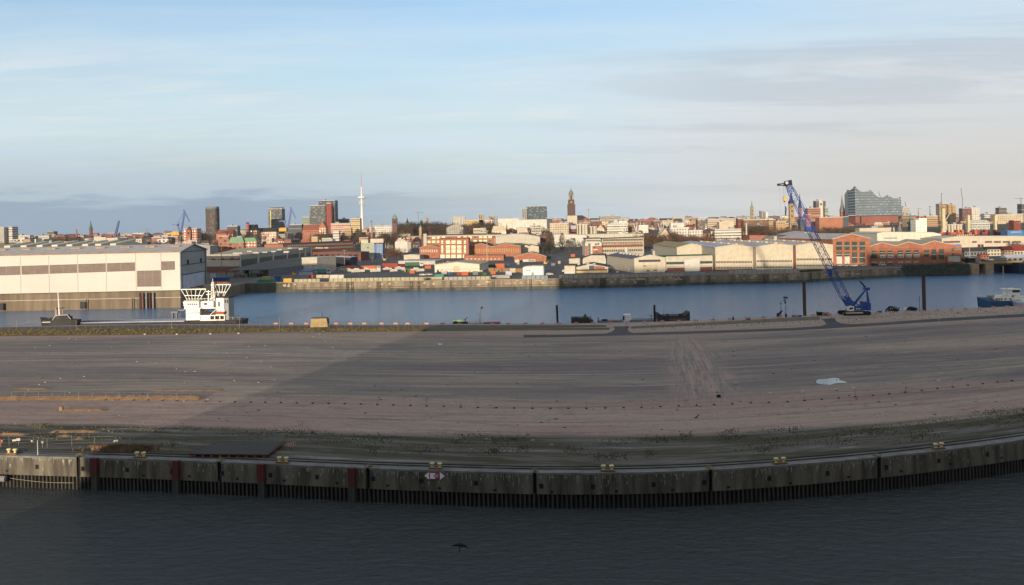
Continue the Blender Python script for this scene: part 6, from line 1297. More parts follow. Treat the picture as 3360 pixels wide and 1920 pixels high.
L_ = '''white high-rise slab with a plain grey end wall at the left edge|-14|13|747|1500|18|pale|n
white high-rise slab with banded balconies at the left edge|14|40|746|1510|18|white|b
long cream block right of the left edge high-rise slab|50|98|774|1700|14|cream|a
white framed block with dark glass in front of the long cream block|42|75|787|1350|14|white|d
tan block behind the hangar roof near the left edge|76|99|788|1345|12|tan|b
small grey twin tower on the horizon at left|155|177|760|3000|24|grey|n
long white building with small windows seen over the left hangar roof|148|196|797|1260|12|cream|a
white long building with dark windows left of the church spire|204|236|795|1265|12|white|a
big plain cream hall cube behind the hangar roof, left one of two|308|347|781|1200|30|cream|n
big plain cream hall cube behind the hangar roof, right one of two|349|386|783|1200|30|cream|n
low cream annex left of the two plain cream cubes|290|308|792|1195|20|cream|n
grey office with dark stepped roof above a blue facade|465|495|774|1420|16|slate|a|mansard|steel_dark
cream block with square windows left of the grey stepped office|446|465|786|1330|14|cream|a
white villa-like block in front of the orange brick flats|517|552|786|1330|14|white|d
orange flats with white balconies left of the yellow crane cab|551|584|777|1420|14|orange|b
orange brick flats behind the white villa-like block|497|550|780|1400|14|orange|a
tall red brick apartment tower with white balconies|602|646|752|1430|20|brick|w
white penthouse terraces at the foot of the red brick apartment tower|610|646|790|1380|10|white|b
long orange brick building with stepped roof right of the dark brown tower|709|764|754|1420|20|orange|n|ridge|roof_red|6
red brick block with tall white windows and green roofed top floor|748|800|778|1180|16|brick|d|mansard|copper|7
dark red brick block with green roof at its right side|790|842|780|1185|16|brick|w|mansard|copper|5
plain red brick block with two narrow window bays|716|750|776|1190|16|orange|d
small dark grey block on the skyline right of the dark brown tower|745|779|742|1900|20|slate|b
cream arcaded brick school with dark roof and gables|842|906|748|1500|16|pink|w|ridge|steel_dark|6
low cream temple-like building with small pediment|888|914|793|1150|10|cream|d|gable|cream|2
cream low building behind the green roofed brick block|874|892|783|1180|12|cream|a
striped grey concrete tower with a yellow corner strip|880|925|686|1800|24|grey|c
big grey office tower beside the red tower|1016|1068|676|1750|26|grey|c
narrow bright red tower in front of the curved grey glass tower|1070|1087|668|1740|16|red|n
curved grey glass tower rising behind the red tower|1046|1100|659|1790|26|slate|c
greenish glass terraced block left of the big grey office tower|992|1016|713|1800|20|greenish|b
dark glass block right of the curved grey tower|1100|1141|720|1850|20|slate|b
yellow sandstone tower left of the television tower|1150|1181|718|1700|20|ochre|b
long banded office left of the yellow sandstone tower|1085|1149|734|1720|16|pink|b
low banded tan office in front of the yellow sandstone tower|1131|1152|748|1600|14|tan|b
big orange roofed brick institute with a pointed gable|992|1046|738|1550|18|orange|a|ridge|roof_red|8
pointed brick gable front of the orange roofed institute|1046|1069|727|1540|20|orange|w|gable|roof_red|9
dark low office strip behind the right blue shipyard crane|945|990|738|1760|16|slate|b
white villa with green garden wall below the banded office|1092|1112|759|1330|12|white|b
grey hall cube on the long brick building roof line|1056|1088|783|1260|12|greenish|n
small tan hut block left of the grey hall cube|1022|1042|779|1270|12|tan|n
long white institute building right of the television tower|1213|1293|742|1650|18|white|a
brown stone landing hall with arches left of the clock tower|1296|1345|768|1380|14|brown|w|ridge|roof_tan|4
brown stone landing hall adjoining the clock tower|1345|1374|775|1378|14|brown|w|ridge|roof_tan|4
pale striped block on the wooded hill|1482|1527|712|2600|20|white|v
long low ochre block on the hill right of the striped block|1527|1590|722|2300|16|ochre|a
brown twin chimney-like tower block on the hill|1571|1586|704|2300|12|tan|v
red brick block with many windows at the hill edge|1592|1616|720|1950|16|brick|w
pale white glass block behind the red brick hill block|1604|1632|708|2400|16|pale|c
small cream office with horizontal bands above the brick factory|1553|1582|751|1330|12|cream|b
small cream office with a square window grid beside the banded one|1577|1595|750|1325|12|cream|c
domed pale museum-like villa among the hill trees|1465|1520|738|1500|14|pale|a|hip|roof_tan|4
ornate cream building with steep roof left of the thin green spire|1613|1660|741|1420|16|cream|w|mansard|roof_tan|7
long flat white conference roof left of the glass office slab|1634|1722|718|2000|20|white|n
high office slab with blue green glass grid|1728|1795|677|2100|22|slate|c
plain pale stair wing left of the blue green office slab|1713|1728|685|2095|20|pale|v
long white flat roofed building in front of the office slab|1680|1796|722|1850|18|white|n
dark blue glass block right of the office slab|1795|1850|717|1800|16|slate|n
low brick row in front of the dark blue glass block|1812|1842|722|1700|12|brick|a
cream plain block behind the silver barrel roof|1697|1730|750|1350|14|cream|n
cream gridded block right of the plain cream block|1739|1776|740|1380|14|cream|c
long cream town house row below the domed church|1804|1866|734|1420|14|cream|a
cream office with a dark glass field and vertical ribs|1893|1930|737|1300|14|cream|v
ribbed cream wing right of the dark glass office|1930|1958|745|1310|14|cream|v
cream gabled villa with orange roof right of the ribbed wing|1958|1982|737|1400|12|cream|w|gable|roof_red|6
white banded office with rows of dark windows|1992|2060|735|1380|14|white|b
big brown brick office behind the thin white cables|2059|2086|736|1450|16|brown|a
pale pyramid-roofed office on the skyline|2009|2032|720|1800|16|pale|a|hip|white|8
long low pale block on the right centre skyline|1968|2035|709|2400|18|pale|b
white square building behind the brown trees|2201|2244|733|1420|14|white|n
white office with three rows of dark round windows|2200|2261|748|1240|14|white|a
lower white office with three window rows, right neighbour|2261|2305|757|1235|14|white|a
cream gabled house with orange side left of the white office|2168|2196|750|1270|12|cream|w|gable|roof_tan|7
brown glass office with bronze frame|2289|2314|721|1500|16|brown|c
big cream stepped building with plain wide wall|2360|2408|729|1450|18|cream|n
long cream top floors behind the stepped building|2322|2420|719|1700|18|cream|b
white banded office with long dark window strips|2345|2432|753|1260|14|white|b
red brick office with white corner right of the stepped building|2421|2432|718|1500|14|red|a
big brown brick office with rows of windows below the pale green spire|2440|2520|722|1480|18|brown|a
red brick block below the brown brick office|2465|2512|740|1380|16|brick|a
pale twin slab with white cap on the skyline, left|2496|2506|693|2300|14|pale|v
white slim slab on the skyline right of the capped slab|2512|2520|697|2300|12|white|n
stone office with bands left of the crane boom|2522|2545|721|1500|14|tan|b
long stone office with arches left of the crane boom|2546|2578|727|1480|14|tan|a
orange brick tower block with stepped left side|2650|2692|684|1600|18|orange|b
orange brick stepped lower part left of the orange tower block|2646|2662|704|1590|14|orange|n
grey office tower with a white lit crown|2677|2709|660|1750|16|grey|c
lower greenish shoulder of the grey office tower|2706|2717|682|1745|14|greenish|b
long plain orange brick warehouse left of the wavy glass hall|2688|2766|714|1500|20|orange|n
dark blue glass corner between the orange warehouse and the wavy hall|2765|2784|712|1520|16|slate|n
dark blue building behind the crane boom|2626|2642|719|1490|14|slate|n
cream narrow building right of the dark blue one|2642|2654|706|1600|12|cream|b
long white storage shed below the red brick quay warehouse|2820|2935|750|1250|16|cream|n
large beige office with a dense window grid at the right|3266|3358|704|1700|18|cream|a
dark and white terraced building behind the beige office|3278|3303|682|2100|16|grey|b
beige office under construction with scaffolding|3082|3118|669|2100|18|tan|c
beige framed block right of the scaffolded office|3112|3136|672|2090|16|tan|a
white office with dark square windows right of the tall thin crane|3186|3214|681|1950|16|white|a
brick and grey flats left of the white office|3158|3188|684|1940|16|plum|a
white low hall with blue grid windows and gabled roof|3185|3248|722|1450|18|white|c|ridge|pale_roof|4
cream silo block with vertical ribs between the yellow masts|3105|3160|738|1350|16|cream|v
tan banded office behind the ships|3040|3077|709|1600|16|tan|b
brown banded terraces behind the teal crane|2960|3007|707|1620|16|brown|b
pale plain office with white top edge right of the wavy hall|2960|2985|682|1900|16|pale|n
cream low block with red doors left of the beige office|3230|3262|702|1800|14|white|c
slim grey glass tower at the right edge|3352|3372|670|1800|16|slate|b
red brick warehouse at the far right|3326|3350|724|1400|14|red|a'''
c_('pale_roof', (196, 190, 176))
for r in L_.split('\n'):
    q = r.split('|'); k = {}
    if len(q) > 8: k['roof'] = q[8]; k['rc'] = q[9] if len(q) > 9 else 'roof_grey'; k['rh'] = float(q[10]) if len(q) > 10 else 4
    nm = 'apartment_house' if any(w in q[0] for w in ('flats', 'apartment', 'villa', 'house', 'terraces')) else ('tower_block' if 'tower' in q[0] or 'high-rise' in q[0] else ('warehouse' if 'warehouse' in q[0] or 'shed' in q[0] else 'office_block'))
    bld(q[0], float(q[1]), float(q[2]), float(q[3]), float(q[4]), float(q[5]), q[6], q[7], nm=nm, **k)
# dark brown tower with rounded corners
def tower_at(u0, u1, vt, Y, n_=10, rnd=.28):
    a, c = at(u0, vt, Y), at(u1, vt, Y); w = (c.x - a.x); r_ = w * rnd; P = []
    for cx_, cy_, s in ((c.x - r_, Y + r_, -90), (c.x - r_, Y + w - r_, 0), (a.x + r_, Y + w - r_, 90), (a.x + r_, Y + r_, 180)):
        for k in range(5): t_ = R(s + k * 22.5); P.append((cx_ + math.cos(t_) * r_, cy_ + math.sin(t_) * r_))
    return P, a, c
P, a, c = tower_at(671, 711, 685, 1560); t = thing('tower_block', 'tall dark brown office tower with rounded corners standing alone left of centre', 'tower', ((a.x + c.x) / 2, 1560, 10)); b = MB(); b.prism(P, 12, a.z); mk('wall', b, fm('brown', 'c') if False else mat('bronze_tower_wall', srgb((92, 80, 72)), var=.2, scale=.05, win=(3.0, 3.6, .25, .8, .2, .7, (.035, .04, .045))), t)
b = MB(); b.prism([(lerp((a.x + c.x) / 2, x, .96), lerp(1578, y, .96)) for x, y in P], a.z, a.z + 3.2); mk('crown', b, M['steel_grey'], t); f = Fac(684, 1559, 709, 1559)
slabpart('top_window_band', f, 687, 687, 708, 694, M['glass'], t, .3)
for u0, u1, v, Y, m, nm, par in ((882, 924, 683, 1798, 'steel_grey', 0, 0),):
    t = thing('roof_canopy', 'thin flat roof canopy on top of the striped grey tower', 'roof canopy', at(u0, v, Y)); a, c = at(u0, v, Y), at(u1, v, Y); b = MB(); b.box(a.x, Y - 2, a.z + .4, c.x, Y + 22, a.z + 1.2); mk('slab', b, M[m], t); b = MB(); b.box(a.x + 8, Y + 2, a.z - 2, c.x - 8, Y + 18, a.z + .4); mk('plinth', b, M['brick'], t)
f = Fac(887, 1799.5, 891, 1799.5); b = MB(); f.slab(b, 887, 690, 890, 752, .6); mk('stair_strip', b, mat('yellow_strip', srgb((206, 190, 120))), loc=f.p(888, 750), label='yellow lit stair strip up the corner of the striped grey tower', cat='stair strip')
# --- television tower
Y = 4300; tb = at(1190, 744, Y); z0 = 20; s = Y / F; t = thing('television_tower', 'slender white television tower with a wide disc platform and red white antenna', 'tower', (tb.x, Y, z0)); zv = lambda v: zat(1188, v, Y); cx = tb.x - 2
b = MB(); b.lathe((cx, Y, 0), [(5.5 * s, z0), (4.4 * s, zv(710)), (3.0 * s, zv(672)), (2.6 * s, zv(645)), (1.8 * s, zv(611))], 16); mk('shaft', b, mat('tower_white', srgb((226, 220, 210)), var=.05), t)
b = MB(); b.lathe((cx, Y, 0), [(3 * s, zv(653)), (11 * s, zv(651)), (14 * s, zv(648)), (13 * s, zv(646)), (4 * s, zv(644))], 24); mk('disc_platform', b, mat('tower_white', None), t)
for v, r_ in ((669, 10), (665.5, 10), (661.5, 9)): b = MB(); b.lathe((cx, Y, 0), [(r_ * s, zv(v + .9)), (r_ * s, zv(v - .3))], 24); mk('ring_platform', b, mat('tower_white', None), t)
b = MB(); n_ = 11
for k in range(n_): v0, v1 = lerp(611, 561, k / n_), lerp(611, 561, (k + 1) / n_); b.tube((cx, Y, zv(v0)), (cx, Y, zv(v1)), (1.5 - k * .09) * s, n=8, mi=k % 2)
mk('antenna', b, [mat('antenna_red', srgb((170, 84, 76))), M['white']], t)
for v in (612, 618, 624, 630, 636): b = MB(); b.lathe((cx, Y, 0), [(3.2 * s, zv(v + .5)), (3.2 * s, zv(v - .5))], 12); mk('antenna_ring', b, M['offwhite'], t)
# --- churches
def church(nm, lb, u, v0, vb_, vs, w, Y, bm, sm, z0=22, n_=4, nave=None):
    p = at(u, vb_, Y); s = Y / F; t = thing(nm, lb, 'church', (p.x, Y, z0)); zb, zs, zt = z0, zat(u, vs, Y), zat(u, v0, Y); h = w / 2 * s
    b = MB(); b.box(p.x - h, Y - h, zb, p.x + h, Y + h, zs); mk('tower', b, M[bm] if bm in M else bm, t)
    b = MB(); q = [(-h * 1.08, -h * 1.08), (h * 1.08, -h * 1.08), (h * 1.08, h * 1.08), (-h * 1.08, h * 1.08)]
    for i in range(4): j = (i + 1) % 4; b.poly([(p.x + q[i][0], Y + q[i][1], zs), (p.x + q[j][0], Y + q[j][1], zs), (p.x + q[j][0] * .45, Y + q[j][1] * .45, lerp(zs, zt, .42)), (p.x + q[i][0] * .45, Y + q[i][1] * .45, lerp(zs, zt, .42))]); b.poly([(p.x + q[i][0] * .45, Y + q[i][1] * .45, lerp(zs, zt, .42)), (p.x + q[j][0] * .45, Y + q[j][1] * .45, lerp(zs, zt, .42)), (p.x, Y, zt)])
    mk('spire', b, M[sm], t)
    for i in range(4):
        b = MB(); b.tube((p.x + q[i][0] * .9, Y + q[i][1] * .9, zs), (p.x + q[i][0] * .9, Y + q[i][1] * .9, zs + h * 1.6), h * .22, .02, 6); mk('pinnacle', b, M[sm], t)
    f = Fac(u - w, Y - h - .05, u + w, Y - h - .05)
    for k in range(3): zz = lerp(zb, zs, .45 + .2 * k); b = MB(); b.box(p.x - h * .35, Y - h - .25, zz, p.x + h * .35, Y - h + .2, zz + h * .7); mk('window', b, M['steel_dark'], t)
    return t
church('church', 'dark red brick church tower with a needle green spire at left', 299, 722, 785, 752, 8, 2400, 'brick_dark', 'green')
church('church', 'small dark pointed church roof on the wooded hill', 1337, 713, 745, 733, 9, 1900, 'stone', 'steel_dark')
church('church', 'thin green church spire above the ornate cream building', 1663, 727, 760, 745, 5, 1500, 'brick', 'copper')
church('church', 'tall dark gothic church tower right behind the crane boom head', 2598, 622, 745, 668, 15, 1750, 'stone', 'steel_dark')
church('church', 'slim brick church spire seen through the crane boom', 2626, 632, 740, 682, 9, 1800, 'brick', 'steel_dark')
church('church', 'slender pointed church spire left of the wavy glass hall', 2764, 636, 712, 694, 13, 1900, 'brick', 'steel_grey')
church('church', 'pale green tapering spire with stone tower on the right centre skyline', 2468, 656, 712, 684, 9, 2300, 'stone', 'copper')
church('town_hall', 'brick gatehouse turret with a dark cap beside the cream arcaded school', 813, 728, 770, 734, 8, 1480, 'brick', 'steel_dark')
bld('orange brick gatehouse with steep dark roof and turret', 812, 842, 737, 1485, 14, 'orange', 'w', 'ridge', 'steel_dark', 9)
# Michel
Y = 2300; s = Y / F; t = thing('church', 'tall dark baroque church tower with columned lantern and dome, brick nave beside it', 'church', (at(1874, 735, Y).x, Y, 24)); cx = at(1875, 700, Y).x; zv = lambda v: zat(1874, v, Y)
b = MB(); q = lambda w, v0, v1: b.box(cx - w * s, Y - w * s, zv(v0) if v0 < 735 else 24, cx + w * s, Y + w * s, zv(v1)); q(12.2, 740, 673); b2 = b; mk('tower', b, mat('church_brick_brown', srgb((84, 66, 58)), var=.2), t)
b = MB(); q(13.2, 673, 671.4); q(9.6, 671.4, 657); mk('tower_stage', b, mat('church_brick_brown', None), t)
b = MB(); b.lathe((cx, Y, 0), [(10 * s, zv(657)), (10 * s, zv(655.5))], 12); b.lathe((cx, Y, 0), [(4 * s, zv(655.5)), (4 * s, zv(640))], 10); mk('lantern_core', b, M['steel_dark'], t)
for k in range(8): a_ = 2 * math.pi * (k + .5) / 8; b = MB(); x, y = cx + math.cos(a_) * 6.8 * s, Y + math.sin(a_) * 6.8 * s; b.tube((x, y, zv(655.5)), (x, y, zv(640)), 1.0 * s, n=8); mk('column', b, M['stone'], t)
b = MB(); b.lathe((cx, Y, 0), [(8.2 * s, zv(640)), (8 * s, zv(638)), (7.3 * s, zv(632)), (5.4 * s, zv(628)), (2.4 * s, zv(625)), (1.5 * s, zv(622)), (.7 * s, zv(618)), (.25 * s, zv(611))], 16); mk('dome', b, mat('copper_dome', srgb((120, 116, 100)), var=.2), t)
b = MB(); b.lathe((cx - 5 * s, Y - 12.5 * s, zv(664)), [(3 * s, 0)], 12) if False else b.box(cx - 3 * s, Y - 9.9 * s, zv(667), cx + 3 * s, Y - 9.6 * s, zv(660)); mk('clock_face', b, M['stone'], t)
b = MB(); x0, x1 = at(1862, 720, Y).x, at(1936, 720, Y).x; b.box(x0, Y + 2, 24, x1, Y + 40, zv(722)); mk('nave_wall', b, fm('orange', 'd'), t)
b = MB(); zz = zv(722); b.mesh([(x0, Y, zz), (x1, Y, zz), (x1, Y + 42, zz), (x0, Y + 42, zz), (x0, Y + 20, zv(707)), (x1 - 16, Y + 20, zv(707))], [(0, 1, 5, 4), (2, 3, 4, 5), (1, 2, 5), (3, 0, 4)]); mk('nave_roof', b, M['roof_dark'], t)
b = MB(); xa, xb = at(1860, 708, Y).x, at(1893, 708, Y).x; b.box(xa, Y - 14 * s, 24, xb, Y + 13 * s, zv(708)); mk('base_block', b, M['cream'], t)
b = MB(); xm = at(1921, 716, Y).x; b.poly([(xm - 8 * s, Y - .5, zz), (xm + 8 * s, Y - .5, zz), (xm, Y - .5, zv(716))]); b.poly([(xm - 8 * s, Y + 8, zz), (xm, Y - .5, zv(716)), (xm + 8 * s, Y + 8, zz)]); mk('gable', b, M['brick'], t)
# domed dark tower, clock tower, monument
def stower(nm, lb, u, vt, vb, w, Y, m, capm, dome=True, face=False):
    s = Y / F; p = at(u, vb, Y); z0 = min(p.z, land_z(Y)) - 1; zt = zat(u, vt, Y); h = w / 2 * s; t = thing(nm, lb, 'tower', (p.x, Y, z0)); b = MB(); b.box(p.x - h, Y - h, z0, p.x + h, Y + h, zt - h * 1.8); b.box(p.x - h * 1.12, Y - h * 1.12, zt - h * 2.2, p.x + h * 1.12, Y + h * 1.12, zt - h * 1.7); mk('shaft', b, M[m], t)
    b = MB(); b.lathe((p.x, Y, zt - h * 1.7), [(h, 0), (h * .95, h * .6), (h * .6, h * 1.2), (h * .2, h * 1.5), (.05, h * 2.6)], 10); mk('cap', b, M[capm], t)
    b = MB(); b.box(p.x - h * .5, Y - h - .3, zt - h * 3.6, p.x + h * .5, Y - h + .1, zt - h * 2.6); mk('clock_face' if face else 'window', b, M['white' if face else 'steel_dark'], t)
stower('water_tower', 'dark brown round-capped tower beside the long white institute', 1296, 704, 768, 16, 1450, 'plum', 'copper'); stower('clock_tower', 'slim stone clock tower with a small green cap at the landing halls', 1380, 740, 776, 8, 1370, 'stone', 'copper', face=True)
stower('monument', 'pale stone monument tower on the wooded hill', 1402, 714, 738, 9, 1850, 'stone', 'stone'); stower('church_turret', 'small dark domed turret among the hill trees', 1383, 719, 742, 8, 1900, 'steel_dark', 'copper')
stower('turret', 'white round lantern crown on the grey office tower', 2692, 652, 664, 12, 1745, 'white', 'white'); stower('turret', 'small brick roof turret on the red brick apartment tower', 620, 744, 756, 14, 1428, 'brick', 'brick_dark')
# --- wavy concert hall
Y0 = 1800; t = thing('concert_hall', 'glass concert hall with a wavy peaked roof on a red brick warehouse block', 'concert hall', at(2870, 750, Y0))
fl, fr = Fac(2781, 1835, 2805, 1795), Fac(2805, 1795, 2958, 1850)
pl_ = [(2781, 622), (2785, 625), (2790, 624.5), (2796, 620), (2801, 614), (2804.5, 610.5)]; pr_ = [(2804.5, 610.5), (2811, 618), (2820, 626), (2830, 630), (2840, 629), (2848, 627), (2855, 623), (2862, 628), (2872, 640), (2884, 648), (2893, 649), (2903, 645), (2911, 639.5), (2920, 645), (2930, 650), (2940, 651), (2949, 649), (2957, 643.5)]
gm_l = mat('concert_glass_left', srgb((84, 100, 110)), var=.15, scale=.1, win=(4.4, 5.0, .3, .66, .3, .66, (.75, .75, .70))); gm_r = mat('concert_glass_right', srgb((106, 118, 126)), var=.15, scale=.1, win=(5.2, 4.6, .3, .64, .3, .62, (.36, .37, .37)))
def wave(f, prof, vb, m, nm):
    b = MB(); T_ = [f.p(u, v) for u, v in prof]; B_ = [f.p(u, lerp(vb[0], vb[1], k / (len(prof) - 1))) for k, (u, v) in enumerate(prof)]; a0 = B_[0]
    for i in range(len(prof) - 1):
        w0, w1 = (B_[i] - a0).length, (B_[i + 1] - a0).length; z = min(B_[0].z, B_[-1].z); A, Bq = Vector((T_[i].x, T_[i].y, z)), Vector((T_[i + 1].x, T_[i + 1].y, z)); b.poly([A, Bq, T_[i + 1], T_[i]], 0, [(w0, 0), (w1, 0), (w1, T_[i + 1].z - z), (w0, T_[i].z - z)])
    mk(nm, b, m, t); return T_, z
TL, zl = wave(fl, pl_, (706, 706), gm_l, 'glass_facade'); TR_, zr = wave(fr, pr_, (706, 706), gm_r, 'glass_facade')
b = MB(); bkq = Vector((14, 60, -8))
allp = TL + TR_[1:]
for i in range(len(allp) - 1): b.poly([allp[i], allp[i + 1], allp[i + 1] + bkq, allp[i] + bkq])
b.poly([TR_[-1] * 1, Vector((TR_[-1].x, TR_[-1].y, zr)), Vector((TR_[-1].x - 12, TR_[-1].y + 60, zr)), TR_[-1] + bkq]); b.poly([Vector((TL[0].x, TL[0].y, zr)), TL[0], TL[0] + bkq, Vector((TL[0].x + 14, TL[0].y + 60, zr))])
mk('roof', b, M['pale_roof'], t)
a, m_, c = Vector((TL[0].x, TL[0].y)), Vector((TR_[0].x, TR_[0].y)), Vector((TR_[-1].x + 4, TR_[-1].y)); zbk = fr.p(2880, 709).z
b = MB(); b.prism([(a.x, a.y), (m_.x, m_.y), (c.x, c.y), (c.x - 5, c.y + 60), (a.x + 12, a.y + 60)], LAND, zbk); mk('brick_base', b, mat('warehouse_red', srgb((144, 92, 78)), var=.12, scale=.03), t)
b = MB(); b.prism([(a.x + 1, a.y + 1), (m_.x, m_.y + 1.2), (c.x - 5, c.y + 1), (c.x - 8, c.y + 58), (a.x + 13, a.y + 58)], zbk, zr + .1); mk('plaza_gap', b, M['steel_dark'], t)
for u in (2824, 2862, 2899): slabpart('window_slot', fr, u - 2.2, 710, u + 2.2, 748, M['steel_dark'], t, .3)
# --- cranes
def lv(p, q, w0, w1, n_, r_, m, nm, t, up=(0, 1, 0)): b = MB(); b.lattice(p, q, w0, w1, n_, r_, up); mk(nm, b, M[m], t)
def portal(u, vbase, vcab, vtop, Y, lb, k=1.0, cabm='yellow', m='blue_crane', kn=(15, -1), tip=(33, 40)):
    """level-luffing shipyard crane: tower, yellow house, back mast, raised jib and fly jib hanging over"""
    s = Y / F * k; P = lambda du, v: at(u + du * k, v, Y); t = thing('shipyard_crane', lb, 'crane', (P(0, vbase).x, Y, LAND)); base = P(0, vcab); r_ = 1.3 * s
    lv((base.x, Y, 8), base, 8 * s, 7 * s, 7, 1.1 * s, 'galv', 'tower', t)
    b = MB(); b.prism([(base.x - 22 * s, Y - 6), (base.x + 4 * s, Y - 6), (base.x + 4 * s, Y + 6), (base.x - 22 * s, Y + 6)], base.z, base.z + 11 * s); b.prism([(base.x - 18 * s, Y - 5), (base.x + 1 * s, Y - 5), (base.x + 1 * s, Y + 5), (base.x - 18 * s, Y + 5)], base.z + 11.02 * s, base.z + 12.5 * s); mk('machine_house', b, M[cabm], t)
    h = vcab - vtop; V = lambda f_: vcab - h * f_; foot = P(6, V(.14)); knee = P(18, V(.93)); top = P(14, vtop)
    b = MB(); b.bar(P(1, V(.12)), P(-6, V(.44)), 4.5 * s); b.bar(P(1, V(.12)), foot, 4 * s); b.bar(P(4, V(.12)), P(9, V(.44)), 2.2 * s); b.bar(P(-6, V(.44)), P(8, V(.48)), 2 * s); mk('back_mast', b, M[m], t)
    b = MB(); b.bar(P(-25, V(.42)), P(-4, V(.43)), 2.2 * s, 3 * s); b.obox(P(-6, V(.4)), (3 * s, 0, 0), (0, 3, 0), (0, 0, 3 * s)); mk('counterweight', b, M['navy'] if m == 'navy' else M[m], t)
    lv(foot, knee, 4.2 * s, 3 * s, 8, 1.6 * s, m, 'boom', t); b = MB(); b.bar(P(-4, V(.47)), P(15, V(.92)), 1.5 * s); mk('luffing_rod', b, M[m], t)
    lv(top, P(tip[0], V(.53)), 2.6 * s, 1.8 * s, 7, 1.3 * s, m, 'fly_jib', t); b = MB(); b.bar(P(17, V(.97)), P(27, V(.75)), .7 * s); b.bar(P(27, V(.75)), P(31, V(.58)), .7 * s); mk('stay_rod', b, M[m], t)
    return t
portal(588, 800, 772, 688, 1290, 'blue shipyard crane with a yellow machine house, left one of two', 1.0)
portal(939, 800, 759, 680, 1330, 'blue shipyard crane with a yellow machine house, right one of two, before the city', .95)
def tcrane(u, v0, v1, uj0, uj1, Y, m, lb, vj=None, luff=None):
    s = Y / F; t = thing('tower_crane', lb, 'crane', at(u, v1, Y)); b_, tp = at(u, v1, Y), at(u, v0, Y); r_ = .8 * s
    b = MB(); b.bar((b_.x, Y, min(b_.z, land_z(Y))), tp, 1.6 * s); mk('mast', b, M[m], t)
    b = MB()
    if luff: b.bar(at(u, luff[2], Y), at(luff[0], luff[1], Y), 1.5 * s); b.bar(at(u, luff[2], Y), at(u - (luff[0] - u) * .5, luff[2] - 1, Y), 1.4 * s)
    else: vj = vj or v0 + 1.5; b.bar(at(uj0, vj, Y), at(uj1, vj, Y), 1.1 * s); b.bar(at(uj0 + (uj1 - uj0) * .12, vj, Y), tp, .6 * s); b.bar(tp, at(lerp(u, uj1, .7), vj, Y), .5 * s)
    mk('jib', b, M[m], t)
tcrane(1372, 696, 735, 1361, 1393, 2300, 'greenpale' if 'greenpale' in M else 'galv', 'pale green tower crane above the wooded hill')
tcrane(482, 752, 772, 470, 495, 2600, 'steel_grey', 'tiny grey tower crane on the left horizon'); tcrane(544, 755, 768, 537, 552, 2900, 'steel_grey', 'faint small tower crane right of the tiny grey one')
tcrane(1931, 686, 716, 1921, 1937, 2500, 'pink_' if 'pink_' in M else 'stone', 'pale pinkish tower crane right of the domed church'); tcrane(3013, 683, 705, 3010, 3026, 2300, 'stone', 'small tower crane behind the white ship superstructure, left'); tcrane(3051, 677, 705, 3047, 3064, 2300, 'stone', 'small tower crane behind the white ship superstructure, right')
tcrane(3089, 634, 688, 3086, 3093, 2000, 'steel_grey', 'tall thin tower crane mast at the scaffolded office'); tcrane(3350, 650, 690, 3328, 3362, 1900, 'steel_grey', 'light tower crane at the right edge above the glass tower')
tcrane(3158, 655, 700, 0, 0, 2000, 'steel_grey', 'tall luffing crane with near upright jib at the white office', luff=(3153, 617, 655)); tcrane(2974, 680, 700, 0, 0, 2000, 'steel_grey', 'luffing crane with raised jib right of the wavy glass hall', luff=(2969, 662, 682)); tcrane(2889, 648, 660, 0, 0, 1900, 'steel_grey', 'short mast-like crane jib behind the wavy glass roof', luff=(2883, 629, 648))
t = thing('harbour_crane', 'thin blue lattice jib leaning on the left skyline', 'crane', at(378, 776, 1800)); lv(at(377, 778, 1800), at(390, 725, 1800), 3.0, 1.8, 8, 1.1, 'blue_crane', 'jib', t); b = MB(); b.box(*at(374, 780, 1800)[:2], 15, at(384, 780, 1800).x, 1806, 26); mk('base', b, M['steel_grey'], t)
# ships and harbour cranes at the right
Y = 1200
def tcr(u, v0, v1, m, lb, du): 
    t = thing('harbour_crane', lb, 'crane', at(u, v1, Y)); s = Y / F; b = MB(); b.bar(at(u, v1, Y), at(u, lerp(v0, v1, .5), Y), 5 * s); b.bar(at(u - 6, v1, Y), at(u, lerp(v0, v1, .55), Y), 2 * s); b.bar(at(u + 6, v1, Y), at(u, lerp(v0, v1, .55), Y), 2 * s); mk('portal', b, M[m], t)
    b = MB(); b.obox(at(u, lerp(v0, v1, .55), Y), (5 * s, 0, 0), (0, 3, 0), (0, 0, 3.5 * s)); mk('cab', b, M[m], t); lv(at(u, lerp(v0, v1, .5), Y), at(u + du, v0, Y), 2 * s, 1.3 * s, 7, .8 * s, m, 'jib', t)
tcr(2984, 700, 758, 'teal', 'teal harbour crane left of the white ship superstructure', 4); tcr(2952, 697, 760, 'galv', 'pale harbour crane with a raised white jib in front of the wavy hall', 14); tcr(3100, 700, 756, 'offwhite', 'white harbour crane behind the left yellow mast', 16)
t = thing('cargo_ship', 'white ship superstructure with many decks left of the yellow masts', 'ship', at(3022, 765, 1150)); sx = lambda u: at(u, 740, 1150).x; zz = lambda v: zat(3020, v, 1150); b = MB(); b.box(sx(3016), 1150, zz(761), sx(3041), 1165, zz(716)); b.box(sx(3005), 1150, zz(761), sx(3015.8), 1165, zz(722)); mk('superstructure', b, mat('ship_white_decks', srgb((222, 216, 200)), var=.08, win=(4, 3.2, .3, .6, .4, .65, (.2, .18, .16))), t)
b = MB(); b.box(sx(3018), 1152, zz(716) + .05, sx(3024), 1160, zz(709)); b.box(sx(3030), 1152, zz(716) + .05, sx(3036), 1160, zz(711)); mk('funnel', b, M['orange'], t); b = MB(); b.prism([(sx(2990), 1148), (sx(3060), 1148), (sx(3060), 1168), (sx(2990), 1168)], 0, zz(761) - .05); mk('hull', b, M['navy'], t)
